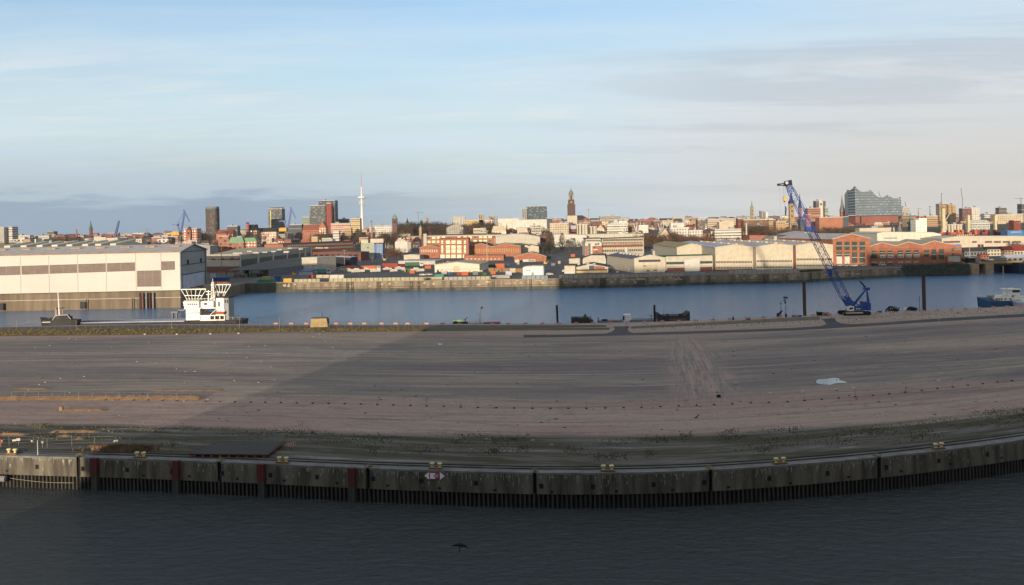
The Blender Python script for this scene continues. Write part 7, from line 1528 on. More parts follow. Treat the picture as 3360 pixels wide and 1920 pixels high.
for u, v0, w, lb in ((3096, 684, 11, 'leftmost thick yellow gantry mast with pale top'), (3178, 706, 9, 'middle thick yellow gantry mast'), (3266, 707, 8, 'rightmost thick yellow gantry mast')):
    Y = 1120; s = Y / F; p = at(u, 766, Y); t = thing('gantry_mast', lb, 'mast', p, 'thick yellow gantry masts at the right'); zt = zat(u, v0, Y); zf = zat(u, 764, Y)
    b = MB(); b.prism([(p.x - w * .8 * s, Y - 2), (p.x + w * .8 * s, Y - 2), (p.x + w * .8 * s, Y + 2), (p.x - w * .8 * s, Y + 2)], zf - 4, lerp(zf, zt, .2), top=[(p.x - w * .42 * s, Y - 2), (p.x + w * .42 * s, Y - 2), (p.x + w * .42 * s, Y + 2), (p.x - w * .42 * s, Y + 2)]); b.box(p.x - w * .42 * s, Y - 2, lerp(zf, zt, .2) + .02, p.x + w * .42 * s, Y + 2, zt); mk('column', b, mat('mast_yellow', srgb((184, 172, 138)), var=.1), t)
    b = MB(); b.bar((p.x, Y, zt), (p.x, Y, zt + 3), .5); mk('top_rod', b, M['red' if u < 3100 else 'steel_grey'], t)
rr = random.Random(8); i = 0
for k in range(26):
    u = 3090 + k * 8.6 + rr.uniform(-1, 1)
    if 3306 < u < 3356: continue
    m = rr.choice(('red', 'red', 'red_rust', 'orange', 'navy', 'plum')); cn = {'red': 'bright red', 'red_rust': 'dull red', 'orange': 'orange', 'navy': 'navy', 'plum': 'brown'}[m]; p = at(u, 768, 1100); z = zat(u, 770, 1100); b = MB(); b.box(p.x - 1.3, 1100, z, p.x + 1.3, 1106, z + 2.6 * rr.choice((1, 1, 2))); i += 1
    mk('container', b, M[m], loc=(p.x, 1100, z), label='%s container end on the deck row under the yellow masts, %s from the left' % (cn, nth(i)), cat='container', group='containers on deck under the yellow masts')
a, c = at(3075, 771, 1098), at(3365, 766, 1098); b = MB(); b.prism([(a.x, 1098), (c.x, 1096), (c.x, 1112), (a.x, 1112)], 0, zat(3200, 771, 1098) - .3); t = thing('cargo_ship', 'long dark blue cargo hull with pale dashes lying behind the quay shed', 'ship', (a.x, 1098, 0)); mk('hull', b, M['navy'], t)
f = Fac(3090, 1097.5, 3330, 1097.5)
for k in range(9): slabpart('hull_marking', f, 3140 + k * 6.5, 770.5 - k * .1, 3143.5 + k * 6.5, 773, M['white'], t, .2)
box_f = at(3334, 765, 1060); b = MB(); b.box(box_f.x - 9, 1060, LAND, box_f.x + 8, 1075, zat(3334, 756, 1060)); t = thing('blue_hall', 'bright blue box building with small pale lettering at the right', 'building', (box_f.x, 1060, LAND)); mk('wall', b, mat('hall_blue', srgb((70, 112, 156))), t); b = MB(); [b.box(box_f.x - 5 + k * 1.5, 1059.8, zat(3334, 763, 1060), box_f.x - 4 + k * 1.5, 1060, zat(3334, 760.5, 1060)) for k in range(7)]; mk('letter_marks', b, M['white'], t)
# white passenger ship at the landing
t = thing('passenger_ship', 'white passenger ship with a red funnel moored before the stone landing halls', 'ship', at(1320, 800, 1180)); s = 1180 / F; b = MB(); a, c = at(1296, 798, 1180), at(1345, 798, 1180); z = a.z
b.prism([(a.x, 1180), (c.x - 3, 1180), (c.x + 1, 1184), (c.x - 3, 1188), (a.x, 1188)], LAND + .4, z + 1.2); mk('hull', b, M['white'], t)
for k in range(3): b = MB(); b.box(a.x + 1 + k * 1.5, 1180.5, z + 1.25 + k * 1.7, c.x - 4 - k * 3, 1187, z + 2.75 + k * 1.7); mk('deck', b, fm('white', 'a'), t)
b = MB(); b.tube((c.x, 1184, z + 1), (c.x + .6, 1184, z + 6), 1.6, 1.3, 10); mk('funnel', b, M['red'], t)
# white masts with stays (sailing museum ship behind the offices)
for u, w, lb in ((2046, 26, 'white tripod crane frame on the skyline behind the office wing, left'), (2090, 22, 'white tripod crane frame on the skyline behind the office wing, middle'), (2169, 18, 'white tripod crane frame on the skyline behind the office wing, right')):
    Y = 1330; t = thing('tripod_mast', lb, 'mast', at(u, 768, Y)); 
    for A_, B_ in (((0, 764), (0, 728)), ((-2, 764), (-w * .5, 734)), ((2, 764), (w * .6, 730)), ((-w * .5, 762), (w * .6, 763))): b = MB(); b.bar(at(u + A_[0], A_[1], Y), at(u + B_[0], B_[1], Y), .8); mk('strut', b, M['white'], t)
# --- filler rows of houses
LM = [(0, 'the left edge high-rise'), (299, 'the needle green spire'), (590, 'the left blue shipyard crane'), (691, 'the dark brown tower'), (902, 'the striped grey tower'), (1188, 'the television tower'), (1380, 'the stone clock tower'), (1762, 'the blue green office slab'), (1874, 'the domed church tower'),
      (2180, 'the right white tripod'), (2468, 'the pale green spire'), (2690, 'the lit crown tower'), (2870, 'the wavy glass hall'), (3096, 'the tallest yellow mast'), (3300, 'the large beige office')]
ROWS = [('front', 1345, [(0, 796), (600, 792), (1000, 786), (1300, 781), (1700, 768), (2100, 762), (2450, 757), (3360, 752)], (24, 46)), ('middle', 1665, [(0, 785), (600, 778), (1000, 766), (1300, 757), (1700, 750), (2100, 741), (2500, 733), (3360, 728)], (20, 42)),
        ('back', 2210, [(0, 778), (600, 768), (1000, 756), (1300, 747), (1600, 738), (1800, 730), (2100, 724), (2500, 719), (3360, 712)], (20, 44)), ('farthest', 3000, [(0, 773), (400, 766), (800, 757), (1200, 750), (1500, 738), (1800, 722), (2100, 715), (2600, 711), (3360, 706)], (18, 44))]
rr = random.Random(42); allf = []
for rn_, Y, tab, (w0, w1) in ROWS:
    u = -40 + rr.uniform(0, 20)
    while u < 3400:
        w = rr.uniform(w0, w1); vt = interp(tab, u + w / 2) + rr.gauss(0, 2.2)
        if not (rn_ == 'front' and (u < 380 or 1420 < u < 1540 or u > 2900 or rr.random() < .12)) and not (rn_ == 'middle' and (100 < u < 260 or 1310 < u < 1450 or u > 3000 and rr.random() < .4)) and not (rn_ in ('back', 'farthest') and 1400 < u < 1470): allf.append((rn_, Y + rr.uniform(-90, 90), u, w * rr.uniform(.8, 1.02), vt))
        u += w
cnt = {}
for rn_, Y, u, w, vt in sorted(allf, key=lambda r: (r[0], r[2])):
    lm = min(LM, key=lambda l: abs(l[0] - (u + w / 2))); side = 'right' if u + w / 2 >= lm[0] else 'left'; cnt.setdefault((rn_, lm[1], side), []).append((u, w, vt, Y))
for (rn_, lmn, side), L in cnt.items():
    L.sort(reverse=(side == 'left'))
    for i, (u, w, vt, Y) in enumerate(L):
        pal = ('cream', 'white', 'tan', 'tan', 'pink', 'brick', 'pale', 'grey', 'brown', 'orange', 'plum', 'brown') if u < 1900 else ('cream', 'white', 'tan', 'brick', 'brown', 'pale', 'tan', 'plum')
        col = rr.choice(pal); rf_ = rr.choice(('flat', 'flat', 'ridge', 'mansard', 'hip')); rc = rr.choice(('roof_dark', 'roof_red', 'roof_grey', 'plum', 'brick_dark', 'roof_tan'))
        bld('%s %s in the %s row, %s %s of %s' % (col, {'flat': 'flat-roofed block', 'ridge': 'ridge-roofed house', 'mansard': 'mansard-roofed house', 'hip': 'hip-roofed house'}[rf_], rn_, nth(i + 1), side, lmn), u, u + w, vt, Y, rr.uniform(12, 20), col, rr.choice('aaabcw'), rf_, rc, rr.uniform(3, 6), nm='town_house' if rf_ != 'flat' else 'city_block', cat='house' if rf_ != 'flat' else 'building', group='houses of the %s row' % rn_, skew=rr.uniform(-.2, .2))
# --- trees
M_BK = mat('bark', srgb((84, 68, 54)), var=.3)
TC = {'brown': mat('bare_twigs_brown', (.115, .075, .048), var=.5, scale=.3), 'dark': mat('dense_crown_dark', (.050, .048, .034), var=.5, scale=.3), 'red': mat('bare_twigs_reddish', (.14, .075, .045), var=.5, scale=.3), 'pine': mat('evergreen_crown', (.022, .035, .022), var=.4, scale=.3)}
def crown_mesh(kind, seed, n_=620):
    rn = random.Random(seed); b = MB(); lobes = [(rn.gauss(0, .24), rn.gauss(0, .24), rn.uniform(.4, .86), rn.uniform(.13, .26)) for _ in range(9)]
    for k in range(n_):
        if kind == 'cone': z = rn.random() ** 1.3; r_ = (1 - z) * .34; a_ = rn.uniform(0, 6.28); x, y, z = math.cos(a_) * r_ * rn.uniform(.5, 1.05), math.sin(a_) * r_ * rn.uniform(.5, 1.05), .1 + z * .9
        elif kind == 'column': a_ = rn.uniform(0, 6.28); z = rn.uniform(.1, 1); r_ = .12 * math.sin(math.pi * (.15 + .8 * z)) + .02; x, y = math.cos(a_) * r_, math.sin(a_) * r_
        else: lx, ly, lz, lr = rn.choice(lobes); x, y, z = lx + rn.gauss(0, lr * .55), ly + rn.gauss(0, lr * .55), lz + rn.gauss(0, lr * .5)
        s = rn.uniform(.012, .04); d = Vector((rn.gauss(0, 1), rn.gauss(0, 1), rn.gauss(.4, 1))).normalized(); e = Vector((rn.gauss(0, 1), rn.gauss(0, 1), rn.gauss(0, 1))).normalized(); p = Vector((x, y, max(z, .12)))
        b.poly([p - e * s * .7, p + e * s * .7, p + d * s * 2.2])
    return b
def trunk_mesh(seed):
    rn = random.Random(seed); b = MB(); b.tube((0, 0, 0), (0, 0, .4), .03, .02, 6)
    for k in range(6): a_ = k * 1.05 + rn.random(); m1 = Vector((math.cos(a_) * .12, math.sin(a_) * .12, .55)); b.tube((0, 0, .3 + .03 * k), m1, .014, .009, 5); b.tube(m1, m1 + Vector((math.cos(a_) * .12, math.sin(a_) * .12, .25)), .009, .003, 4)
    return b
TP = {}
def tree(kind, colr, p, h, lb, group, rn):
    key = (kind, colr, rn.randrange(3))
    if key not in TP:
        t = thing('bare_tree' if colr in ('brown', 'red') else ('conifer' if kind == 'cone' else 'tree'), lb, 'tree', (0, 0, 0), group); mk('trunk', trunk_mesh(key[2]), M_BK, t); mk('crown', crown_mesh(kind, key[2] + 10 * len(TP)), TC[colr], t); TP[key] = t
        t.location = p; t.scale = (h, h, h); t.rotation_euler = (0, 0, rn.uniform(0, 6)); return
    dup(TP[key], p, rn.uniform(0, 6), lb, scale=(h * rn.uniform(.9, 1.2), h, h))['group'] = group
TRS = '''brown|round|180|238|777|1500|9|bare brown tree in the brown clump left of the needle green spire
dark|round|-10|40|789|1330|5|dark tree below the left edge high-rise slab
dark|round|236|290|790|1300|6|dark tree behind the left hangar skylights
dark|round|646|684|760|1480|10|dark tree between the brick apartment tower and the dark brown tower
dark|round|690|718|792|1240|4|dark tree at the foot of the dark brown tower
dark|round|826|846|752|1460|4|dark tree beside the brick gatehouse
brown|round|1035|1100|760|1400|10|bare brown tree below the orange roofed institute
dark|round|1100|1145|770|1380|7|dark tree right of the white villa
brown|round|1135|1220|768|1390|10|bare brown tree below the television tower
brown|round|1250|1296|760|1260|8|bare brown tree right of the silo building
red|round|1262|1320|812|1000|7|bare reddish bush tree on the yard right of the silo building
dark|round|1305|1460|727|1760|34|dark tree on the wooded hill behind the stone clock tower
brown|round|1325|1480|740|1600|22|bare brown tree on the hill slope behind the landing halls
brown|round|1455|1620|732|1600|20|bare brown tree on the hill slope above the brick factory
dark|round|1560|1612|725|1650|10|dark tree below the red brick hill block
brown|round|1530|1560|745|1400|5|bare brown tree left of the small banded office
dark|round|1772|1812|790|1100|8|dark tree in the gap right of the plain cream shed
brown|column|1800|1812|760|1080|2|tall narrow brown poplar left of the tall white shed
brown|column|1838|1846|764|1120|1|tall narrow brown poplar in front of the tall white shed
brown|round|1860|1876|782|1110|1|round bare tree in front of the white shed wall
dark|round|1893|1913|782|1090|1|round dark tree just left of the office end block
red|round|2105|2175|765|1180|12|bare reddish tree behind the white office wing
red|round|2195|2225|757|1200|6|bare reddish tree left of the white window-row office
red|round|2225|2310|768|1150|13|bare reddish tree in front of the white window-row offices
dark|cone|2318|2344|762|1140|3|dark conifer between the white offices
pine|cone|2421|2427|770|1140|1|small single conifer left of the white chimney
red|round|2330|2440|781|1080|14|low bare reddish tree behind the cream hall roofs
brown|round|2450|2525|735|1330|12|bare brown tree below the big brown brick office
red|round|2515|2620|748|1280|20|bare reddish tree in the long row left of the crane boom
brown|round|2600|2700|750|1290|16|bare brown tree in the long row behind the crane boom
brown|round|2690|2830|743|1300|22|bare brown tree in front of the long orange warehouse
dark|round|3335|3375|795|900|4|dark tree at the right edge before the quay shed
brown|round|3310|3340|788|930|3|bare brown tree left of the dark right edge trees
brown|round|330|640|779|1560|16|bare brown tree among the houses left of the brick apartment tower
brown|round|1640|1990|744|1560|16|bare brown tree among the houses around the domed church
brown|round|1990|2440|738|1600|18|bare brown tree among the houses right of the domed church
dark|round|100|160|775|2500|9|distant dark tree on the left horizon
dark|round|238|300|768|2600|9|distant dark tree left of the needle green spire
dark|round|305|420|768|2700|14|distant dark tree right of the needle green spire'''
rr = random.Random(77)
for r in TRS.split('\n'):
    cl, kd, u0, u1, vt, Y, n_, lb = r.split('|'); u0, u1, vt, Y, n_ = float(u0), float(u1), float(vt), float(Y), int(n_)
    for k in range(n_):
        u = lerp(u0, u1, (k + .5) / n_) + rr.uniform(-3, 3); y = Y + rr.uniform(-50, 50); g = land_z(y); zt = zat(u, vt + rr.uniform(0, 9), y); p = at(u, vt, y); h = max(7, min(26, zt - g)); 
        tree(kd, cl, (p.x, y, zt - h), h * 1.05, lb + (', %s from left' % nth(k + 1) if n_ > 1 else ''), lb.replace('bare brown tree', 'bare brown trees').replace('dark tree', 'dark trees').replace('reddish tree', 'reddish trees'), rr)
# ---------------------------------------------------------------- vessels along the far side of the pier
def pbox(mb, Y, u0, v0, u1, v1, dp, mi=0, lean=0):
    """upright box with its measured front at distance Y"""
    um, vm = (u0 + u1) / 2, (v0 + v1) / 2; x0, x1 = at(u0, vm, Y).x, at(u1, vm, Y).x; z0, z1 = zat(um, v1, Y), zat(um, v0, Y)
    mb.prism([(x0, Y), (x1, Y), (x1, Y + dp), (x0, Y + dp)], z0, z1, mi, top=[(x0 - lean, Y), (x1, Y), (x1, Y + dp), (x0 - lean, Y + dp)] if lean else None)
def part(nm, m, t, fn): b = MB(); fn(b); return mk(nm, b, M[m] if isinstance(m, str) else m, t)
def hull(mb, Y, u0, u1, vd, beam, bow=.12, stern=.04, flare=.9, zb=-.8, rise=0, left_bow=True, mi=0):
    x0, x1 = at(u0, vd, Y).x, at(u1, vd, Y).x; L = x1 - x0; zd = zat((u0 + u1) / 2, vd, Y); S_ = [(0, .02), (.25, .55), (.6, .9), (1, 1)]; T_ = []; B_ = []
    for k, w in S_: T_.append((k * bow, w))
    T_ += [(1 - stern, 1), (1, .75)]
    if not left_bow: T_ = [(1 - a, w) for a, w in T_][::-1]
    ring = lambda f_, z: [(x0 + L * (lerp(.5, a, f_)), Y + beam / 2 - w * beam / 2 * f_, z(a)) for a, w in T_] + [(x0 + L * (lerp(.5, a, f_)), Y + beam / 2 + w * beam / 2 * f_, z(a)) for a, w in reversed(T_)]
    zr = lambda a: zd + rise * max(0, 1 - (a if left_bow else 1 - a) / .18) ** 2
    top, bot = ring(1, zr), ring(flare, lambda a: zb); n_ = len(top)
    for i in range(n_): j = (i + 1) % n_; mb.poly([bot[i], bot[j], top[j], top[i]], mi)
    mb.poly(top, mi); return zd
M['ship_white'] = mat('ship_white_paint', srgb((226, 222, 210)), var=.08, rough=.5)
# the white dredger-like ship
Y = 352; t = thing('work_ship', 'white work ship with V-shaped gantries and a long low grey deck behind the pier', 'ship', at(660, 1060, Y))
part('hull', 'steel_dark', t, lambda b: hull(b, Y - 2, 232, 792, 1058, 11, .07, .03, .97, rise=.5)); part('deck', 'roof_blue', t, lambda b: hull(b, Y - 1.6, 240, 604, 1056.5, 10, .08, .0, .99, zb=3.2))
part('lower_deckhouse', 'ship_white', t, lambda b: (pbox(b, Y, 610, 1012, 656, 1051, 9), pbox(b, Y, 656.5, 1034, 738, 1037, 9), pbox(b, Y, 656.5, 1049, 738, 1055, 9), pbox(b, Y + .5, 656.5, 1037.1, 690, 1049, 8), [pbox(b, Y, u, 1037.1, u + 2.5, 1048.9, .4) for u in (703, 720, 735)]))
part('open_bay', 'steel_dark', t, lambda b: pbox(b, Y + 1.2, 690.5, 1037.1, 737, 1048.9, 6))
part('bridge', 'ship_white', t, lambda b: (pbox(b, Y - .4, 606, 990, 652, 1011.8, 9, lean=.6), pbox(b, Y - .8, 602, 1001, 612, 1004, 3), pbox(b, Y - .8, 603, 1012, 660, 1014, 10)))
for u in range(615, 650, 7): part('window', 'glass', t, lambda b: pbox(b, Y - .5, u, 996, u + 4.5, 1001, .2))
part('bridge_roof', 'offwhite', t, lambda b: pbox(b, Y - .8, 603, 986, 654, 990, 10)); part('upper_house', 'ship_white', t, lambda b: (pbox(b, Y + 1, 656, 989, 700, 1012, 7), pbox(b, Y, 652, 1010, 708, 1013, 9)))
part('window', 'brick_dark', t, lambda b: pbox(b, Y + .9, 669, 994, 679, 1001, .2))
part('funnel_house', 'ship_white', t, lambda b: pbox(b, Y + .6, 709, 978, 734, 1034, 8)); part('funnel_shade_side', 'grey_wall', t, lambda b: pbox(b, Y + .8, 734.2, 978, 750, 1050, 7)); part('funnel_cap', 'black', t, lambda b: pbox(b, Y + .3, 708, 974.5, 752, 977.8, 9))  # shade on the funnel's turned side is put into the grey colour
part('window', 'steel_dark', t, lambda b: pbox(b, Y + .5, 716, 990, 721, 1006, .2))
for u in (737, 744): part('vent', 'black', t, lambda b: pbox(b, Y + .6, u, 984, u + 3, 994, .3))
part('lifeboat', 'orange', t, lambda b: hull(b, Y - 1.2, 702, 737, 1024, 1.8, .2, .2, .7, zb=zat(720, 1031, Y), rise=.2)); part('davit', 'ship_white', t, lambda b: (b.bar(at(690, 1033, Y - .5), at(712, 1013, Y - .5), .18), b.bar(at(733, 1030, Y - .5), at(736, 1016, Y - .5), .18)))
part('porthole', 'steel_dark', t, lambda b: [pbox(b, Y - .05, u, v, u + 2, v + 3, .2) for u, v in ((621, 1019),)]); part('porthole', 'steel_dark', t, lambda b: pbox(b, Y - .05, 646, 1019, 648, 1022, .2)); part('porthole', 'green', t, lambda b: pbox(b, Y - .05, 623, 1039, 625.5, 1042, .2))
text('ALSTERSAND', 1.0, at(633, 1027.5, Y - .06), (1, 0, 0), (0, -1, 0), M['steel_grey'], t, 'ship_name')
part('mast', 'ship_white', t, lambda b: (b.lattice(at(698, 988, Y + 3), at(698, 925, Y + 3), 1.0, .5, 9, .14, up=(0, 1, 0)), b.bar(at(698, 925, Y + 3), at(698, 915, Y + 3), .12)))
part('radar_mast', 'ship_white', t, lambda b: (b.bar(at(684, 989, Y + 2), at(684, 952, Y + 2), .3), b.bar(at(675, 957, Y + 2), at(692, 957, Y + 2), .25), b.bar(at(677, 967, Y + 2), at(692, 965, Y + 2), .25), b.bar(at(688, 984, Y + 2), at(706, 970, Y + 2), .2), b.bar(at(704, 988, Y + 2), at(706, 958, Y + 2), .15)))
part('aerial', 'galv', t, lambda b: b.bar(at(619, 986, Y + 2), at(618, 914, Y + 2), .08))
def gantry(ul, ur, vt, bl, br, vb, m, Yg): part('gantry', m, t, lambda b: (b.bar(at(ul, vt, Yg), at(ur, vt - (ur - ul) * .02, Yg), .32, .3), b.bar(at(ul, vt, Yg + 3), at(ur, vt, Yg + 3), .28), [(b.bar(at(lerp(ul, ur, k / 5), vt, Yg), at(lerp(bl, br, k / 5), vb, Yg), .17), b.bar(at(lerp(ul, ur, k / 5), vt, Yg + 3), at(lerp(bl, br, k / 5), vb, Yg + 3), .13)) for k in range(6)], b.bar(at(lerp(ul, bl, .6), lerp(vt, vb, .6), Yg), at(lerp(ur, br, .6), lerp(vt, vb, .6), Yg), .25)))
gantry(594, 676, 950, 614, 656, 983, 'ship_white', Y + 4); gantry(692, 757, 935, 718, 733, 974, 'ship_white', Y + 5)
part('pipe_rack', 'brick', t, lambda b: (pbox(b, Y + 5, 692, 929, 752, 931.5, 3), [pbox(b, Y + 5, 695 + k * 6, 926, 698 + k * 6, 928.9, 2) for k in range(9)])); part('pipe_rack', 'red_rust', t, lambda b: pbox(b, Y + 4, 634, 944, 656, 947.5, 2)); part('gantry_foot', 'steel_dark', t, lambda b: b.bar(at(726, 974, Y + 5), at(728, 950, Y + 6), 1.0))
part('stern_rail', 'steel_grey', t, lambda b: ([b.bar(at(752 + k * 4.5, 1054, Y), at(752 + k * 4.5, 1038, Y), .1) for k in range(9)], b.bar(at(752, 1042, Y), at(788, 1042, Y), .1), pbox(b, Y + 3, 756, 1040, 766, 1054, 3)))
part('deck_winch', 'steel_dark', t, lambda b: (pbox(b, Y + 1, 668, 1026, 690, 1033.8, 3), b.tube(at(680, 1024, Y + 1), at(680, 1024, Y + 3), .7, n=10)))
part('bow_rail', 'ship_white', t, lambda b: [b.bar(at(612 + k * 10, 989, Y + 1), at(612 + k * 10, 980, Y + 1), .08) for k in range(9)] and b.bar(at(612, 981, Y + 1), at(700, 979, Y + 1), .08))
t = thing('mooring_dolphin', 'small grey steel dolphin platform in the water left of the white ship', 'dolphin', at(572, 1050, 368)); part('platform', 'steel_grey', t, lambda b: (pbox(b, 368, 561, 1022, 583, 1027, 3), pbox(b, 368, 584, 1016, 606, 1021, 2.5))); part('leg', 'steel_grey', t, lambda b: pbox(b, 368.4, 563, 1027.2, 567, 1060, 1)); part('leg', 'steel_grey', t, lambda b: pbox(b, 368.4, 577, 1027.2, 581, 1060, 1)); part('railing', 'steel_dark', t, lambda b: (b.bar(at(561, 1017, 368), at(583, 1017, 368), .1), b.bar(at(562, 1022, 368), at(562, 1014, 368), .1)))
# small dark blue boat at the left
Y = 338; t = thing('tug_boat', 'small dark blue boat with a rounded dark wheelhouse and tall white mast at the left', 'boat', at(187, 1062, Y)); Y = 352
part('hull', 'steel_dark', t, lambda b: hull(b, Y - 4, 122, 252, 1051, 4.5, .2, .15, .8, rise=1.0)); part('wheelhouse', 'steel_dark', t, lambda b: (pbox(b, Y - 3, 174, 1040, 226, 1050.5, 3, lean=-.8), pbox(b, Y - 3, 183, 1035, 218, 1039.9, 3, lean=-.8))); part('window', 'glass', t, lambda b: [pbox(b, Y - 3.1, u, 1041, u + 7, 1047, .15) for u in (186,)])
part('roof_edge', 'offwhite', t, lambda b: (b.bar(at(171, 1052, Y - 3.2), at(182, 1036, Y - 3.2), .2), b.bar(at(182, 1036, Y - 3.2), at(220, 1033, Y - 3.2), .2), b.bar(at(220, 1033, Y - 3.2), at(232, 1048, Y - 3.2), .2)))
part('mast', 'ship_white', t, lambda b: b.tube(at(195, 1034, Y - 2), at(190, 957, Y - 2), .25, .12, 8)); part('pylon', 'stone', t, lambda b: pbox(b, Y - 2, 180, 1008, 186.5, 1035, .5)); part('pylon', 'stone', t, lambda b: pbox(b, Y - 2, 204, 1018, 207.5, 1035, .4)); part('stripe', 'white', t, lambda b: pbox(b, Y - 4.05, 138, 1056, 165, 1059, .1))
part('deck_gear', 'stone', t, lambda b: [pbox(b, Y - 2, 140 + k * 8, 1044 + (k % 2) * 2, 145 + k * 8, 1050.5, 1) for k in range(4)]); part('cross_tree', 'navy', t, lambda b: b.bar(at(184, 1013, Y - 2), at(210, 1010, Y - 2), .3))
b = MB(); b.bar(at(60, 1062, 345), at(124, 1053, 348), .05); mk('mooring_rope', b, M['rope'], loc=at(60, 1062, 345), label='thin mooring rope running left from the small dark blue boat', cat='rope')
# inland vessel at the right
Y = 352; t = thing('inland_vessel', 'blue hulled inland vessel with white cabins and a flat-topped wheelhouse at the right edge', 'ship', at(3290, 1000, Y))
part('hull', mat('hull_blue', srgb((50, 80, 108)), var=.2), t, lambda b: hull(b, Y - 2, 3221, 3420, 988, 7, .16, .02, .93, rise=1.4)); part('cabin', 'ship_white', t, lambda b: (pbox(b, Y, 3262, 976, 3326, 987.8, 5), pbox(b, Y, 3286, 970, 3320, 975.8, 5)))
for u in (3268, 3276, 3284, 3297, 3314): part('window', 'glass', t, lambda b: pbox(b, Y - .1, u, 979, u + 5, 984, .15))
part('wheelhouse', 'ship_white', t, lambda b: (pbox(b, Y + .5, 3322, 960, 3346, 969, 4), pbox(b, Y + .5, 3307, 952, 3321.8, 969, 4))); part('window', 'glass', t, lambda b: pbox(b, Y + .5, 3322.2, 952, 3346, 959.8, 4)); part('wheelhouse_roof', 'ship_white', t, lambda b: (pbox(b, Y, 3303, 948.5, 3349, 951.8, 5), pbox(b, Y + 1, 3316, 946.5, 3336, 948.4, 3))); part('searchlight', 'white', t, lambda b: (b.bar(at(3304, 976, Y), at(3304, 947, Y), .1), pbox(b, Y, 3302, 944, 3306, 947, .4)))
part('deck_gear', 'grey_wall', t, lambda b: (pbox(b, Y + 1, 3248, 970, 3262, 978, 2), [b.bar(at(3238 + k * 6, 985, Y), at(3238 + k * 6, 974, Y), .1) for k in range(5)])); part('aft_cabin', 'ship_white', t, lambda b: pbox(b, Y + .2, 3326.2, 972, 3362, 984, 5))
t = thing('work_boat', 'pale blue small boat tied alongside the stern of the inland vessel', 'boat', at(3345, 1000, 347)); part('hull', 'roof_blue', t, lambda b: hull(b, 345, 3326, 3420, 993, 3, .3, .05, .7, zb=2.2, rise=.9)); part('cabin', 'ship_white', t, lambda b: pbox(b, 346, 3352, 982, 3380, 992, 2))
# low craft behind the pier edge, centre
Y = 350
t = thing('barge', 'pale green canopy boat peeping over the pier edge at centre', 'boat', at(1508, 1062, Y)); part('hull', 'steel_dark', t, lambda b: hull(b, Y, 1484, 1534, 1059, 4)); part('canopy', 'copper', t, lambda b: pbox(b, Y + .5, 1488, 1049, 1524, 1056, 3, lean=.3)); part('crane_arm', 'steel_dark', t, lambda b: (b.bar(at(1527, 1058, Y), at(1528, 1046, Y), .3), b.bar(at(1528, 1046, Y), at(1534, 1041, Y), .2)))
t = thing('barge', 'low red hulled barge with white rails, twin masts and a small red flag', 'boat', at(1590, 1062, Y)); part('hull', 'red', t, lambda b: hull(b, Y, 1585, 1642, 1059.5, 4, .3)); part('foredeck', 'offwhite', t, lambda b: hull(b, Y + .3, 1532, 1584, 1059.5, 3)); part('rail', 'white', t, lambda b: (b.bar(at(1536, 1055, Y), at(1588, 1055, Y), .1), [b.bar(at(1536 + k * 8, 1060, Y), at(1536 + k * 8, 1055, Y), .08) for k in range(7)]))
for u, v in ((1573, 1025), (1578, 1006)): part('mast', 'offwhite', t, lambda b: b.tube(at(u, 1060, Y), at(u, v, Y), .12, .07, 6))
part('flag', 'red', t, lambda b: b.obox(at(1581, 1010, Y), (.4, 0, .15), (0, .02, 0), (-.05, 0, .3)))
t = thing('work_vessel', 'dark grey work vessel with a triangular funnel right of the leftmost black pile', 'ship', at(1912, 1062, Y)); part('hull', 'steel_dark', t, lambda b: (pbox(b, Y, 1877, 1044, 1934, 1066, 6), pbox(b, Y, 1934.2, 1049, 1946, 1066, 5))); part('funnel', 'green', t, lambda b: pbox(b, Y + 1, 1912, 1032, 1925, 1043.9, 2, lean=-.7)); part('deck_fitting', 'black', t, lambda b: [pbox(b, Y, u, 1039, u + 3, 1043.9, .5) for u in (1879, 1886, 1892, 1928, 1936)] and b.bar(at(1938, 1049, Y), at(1938, 1036, Y), .15))
t = thing('pontoon', 'long low grey pontoon with pipes left of the white box container', 'pontoon', at(2005, 1060, Y)); part('deck', 'steel_grey', t, lambda b: pbox(b, Y, 1964, 1052, 2046, 1066, 4)); part('pipe', 'navy', t, lambda b: b.tube(at(1975, 1050, Y), at(1993, 1050, Y), .3, n=8)); part('pipe', 'offwhite', t, lambda b: b.bar(at(2005, 1050, Y), at(2032, 1050, Y), .4)); part('post', 'steel_dark', t, lambda b: b.bar(at(1963, 1058, Y), at(1962, 1041, Y), .25))
box_ = thing('box_container', 'upright white box container standing at the pier edge, centre right', 'container', at(2060, 1052, Y)); part('body', 'ship_white', box_, lambda b: pbox(b, Y, 2049.5, 1032, 2070.5, 1051, 3)); part('rib', 'grey_wall', box_, lambda b: [pbox(b, Y - .06, 2049.5, 1036.5 + k * 5, 2070.5, 1037.1 + k * 5, .06) for k in range(3)]); part('generator', 'black', box_, lambda b: pbox(b, Y, 2044.5, 1038, 2049, 1051, 1))
t = thing('pontoon', 'low dark pontoon running right from the white box container', 'pontoon', at(2110, 1058, Y)); part('deck', 'steel_grey', t, lambda b: pbox(b, Y, 2071, 1050, 2160, 1062, 4)); part('railing', 'steel_dark', t, lambda b: (b.bar(at(2078, 1046, Y), at(2158, 1045, Y), .08), [b.bar(at(2078 + k * 10, 1050, Y), at(2078 + k * 10, 1045, Y), .08) for k in range(9)], b.bar(at(2137, 1050, Y), at(2137, 1033, Y), .2), b.bar(at(2129, 1035, Y), at(2143, 1035, Y), .15)))
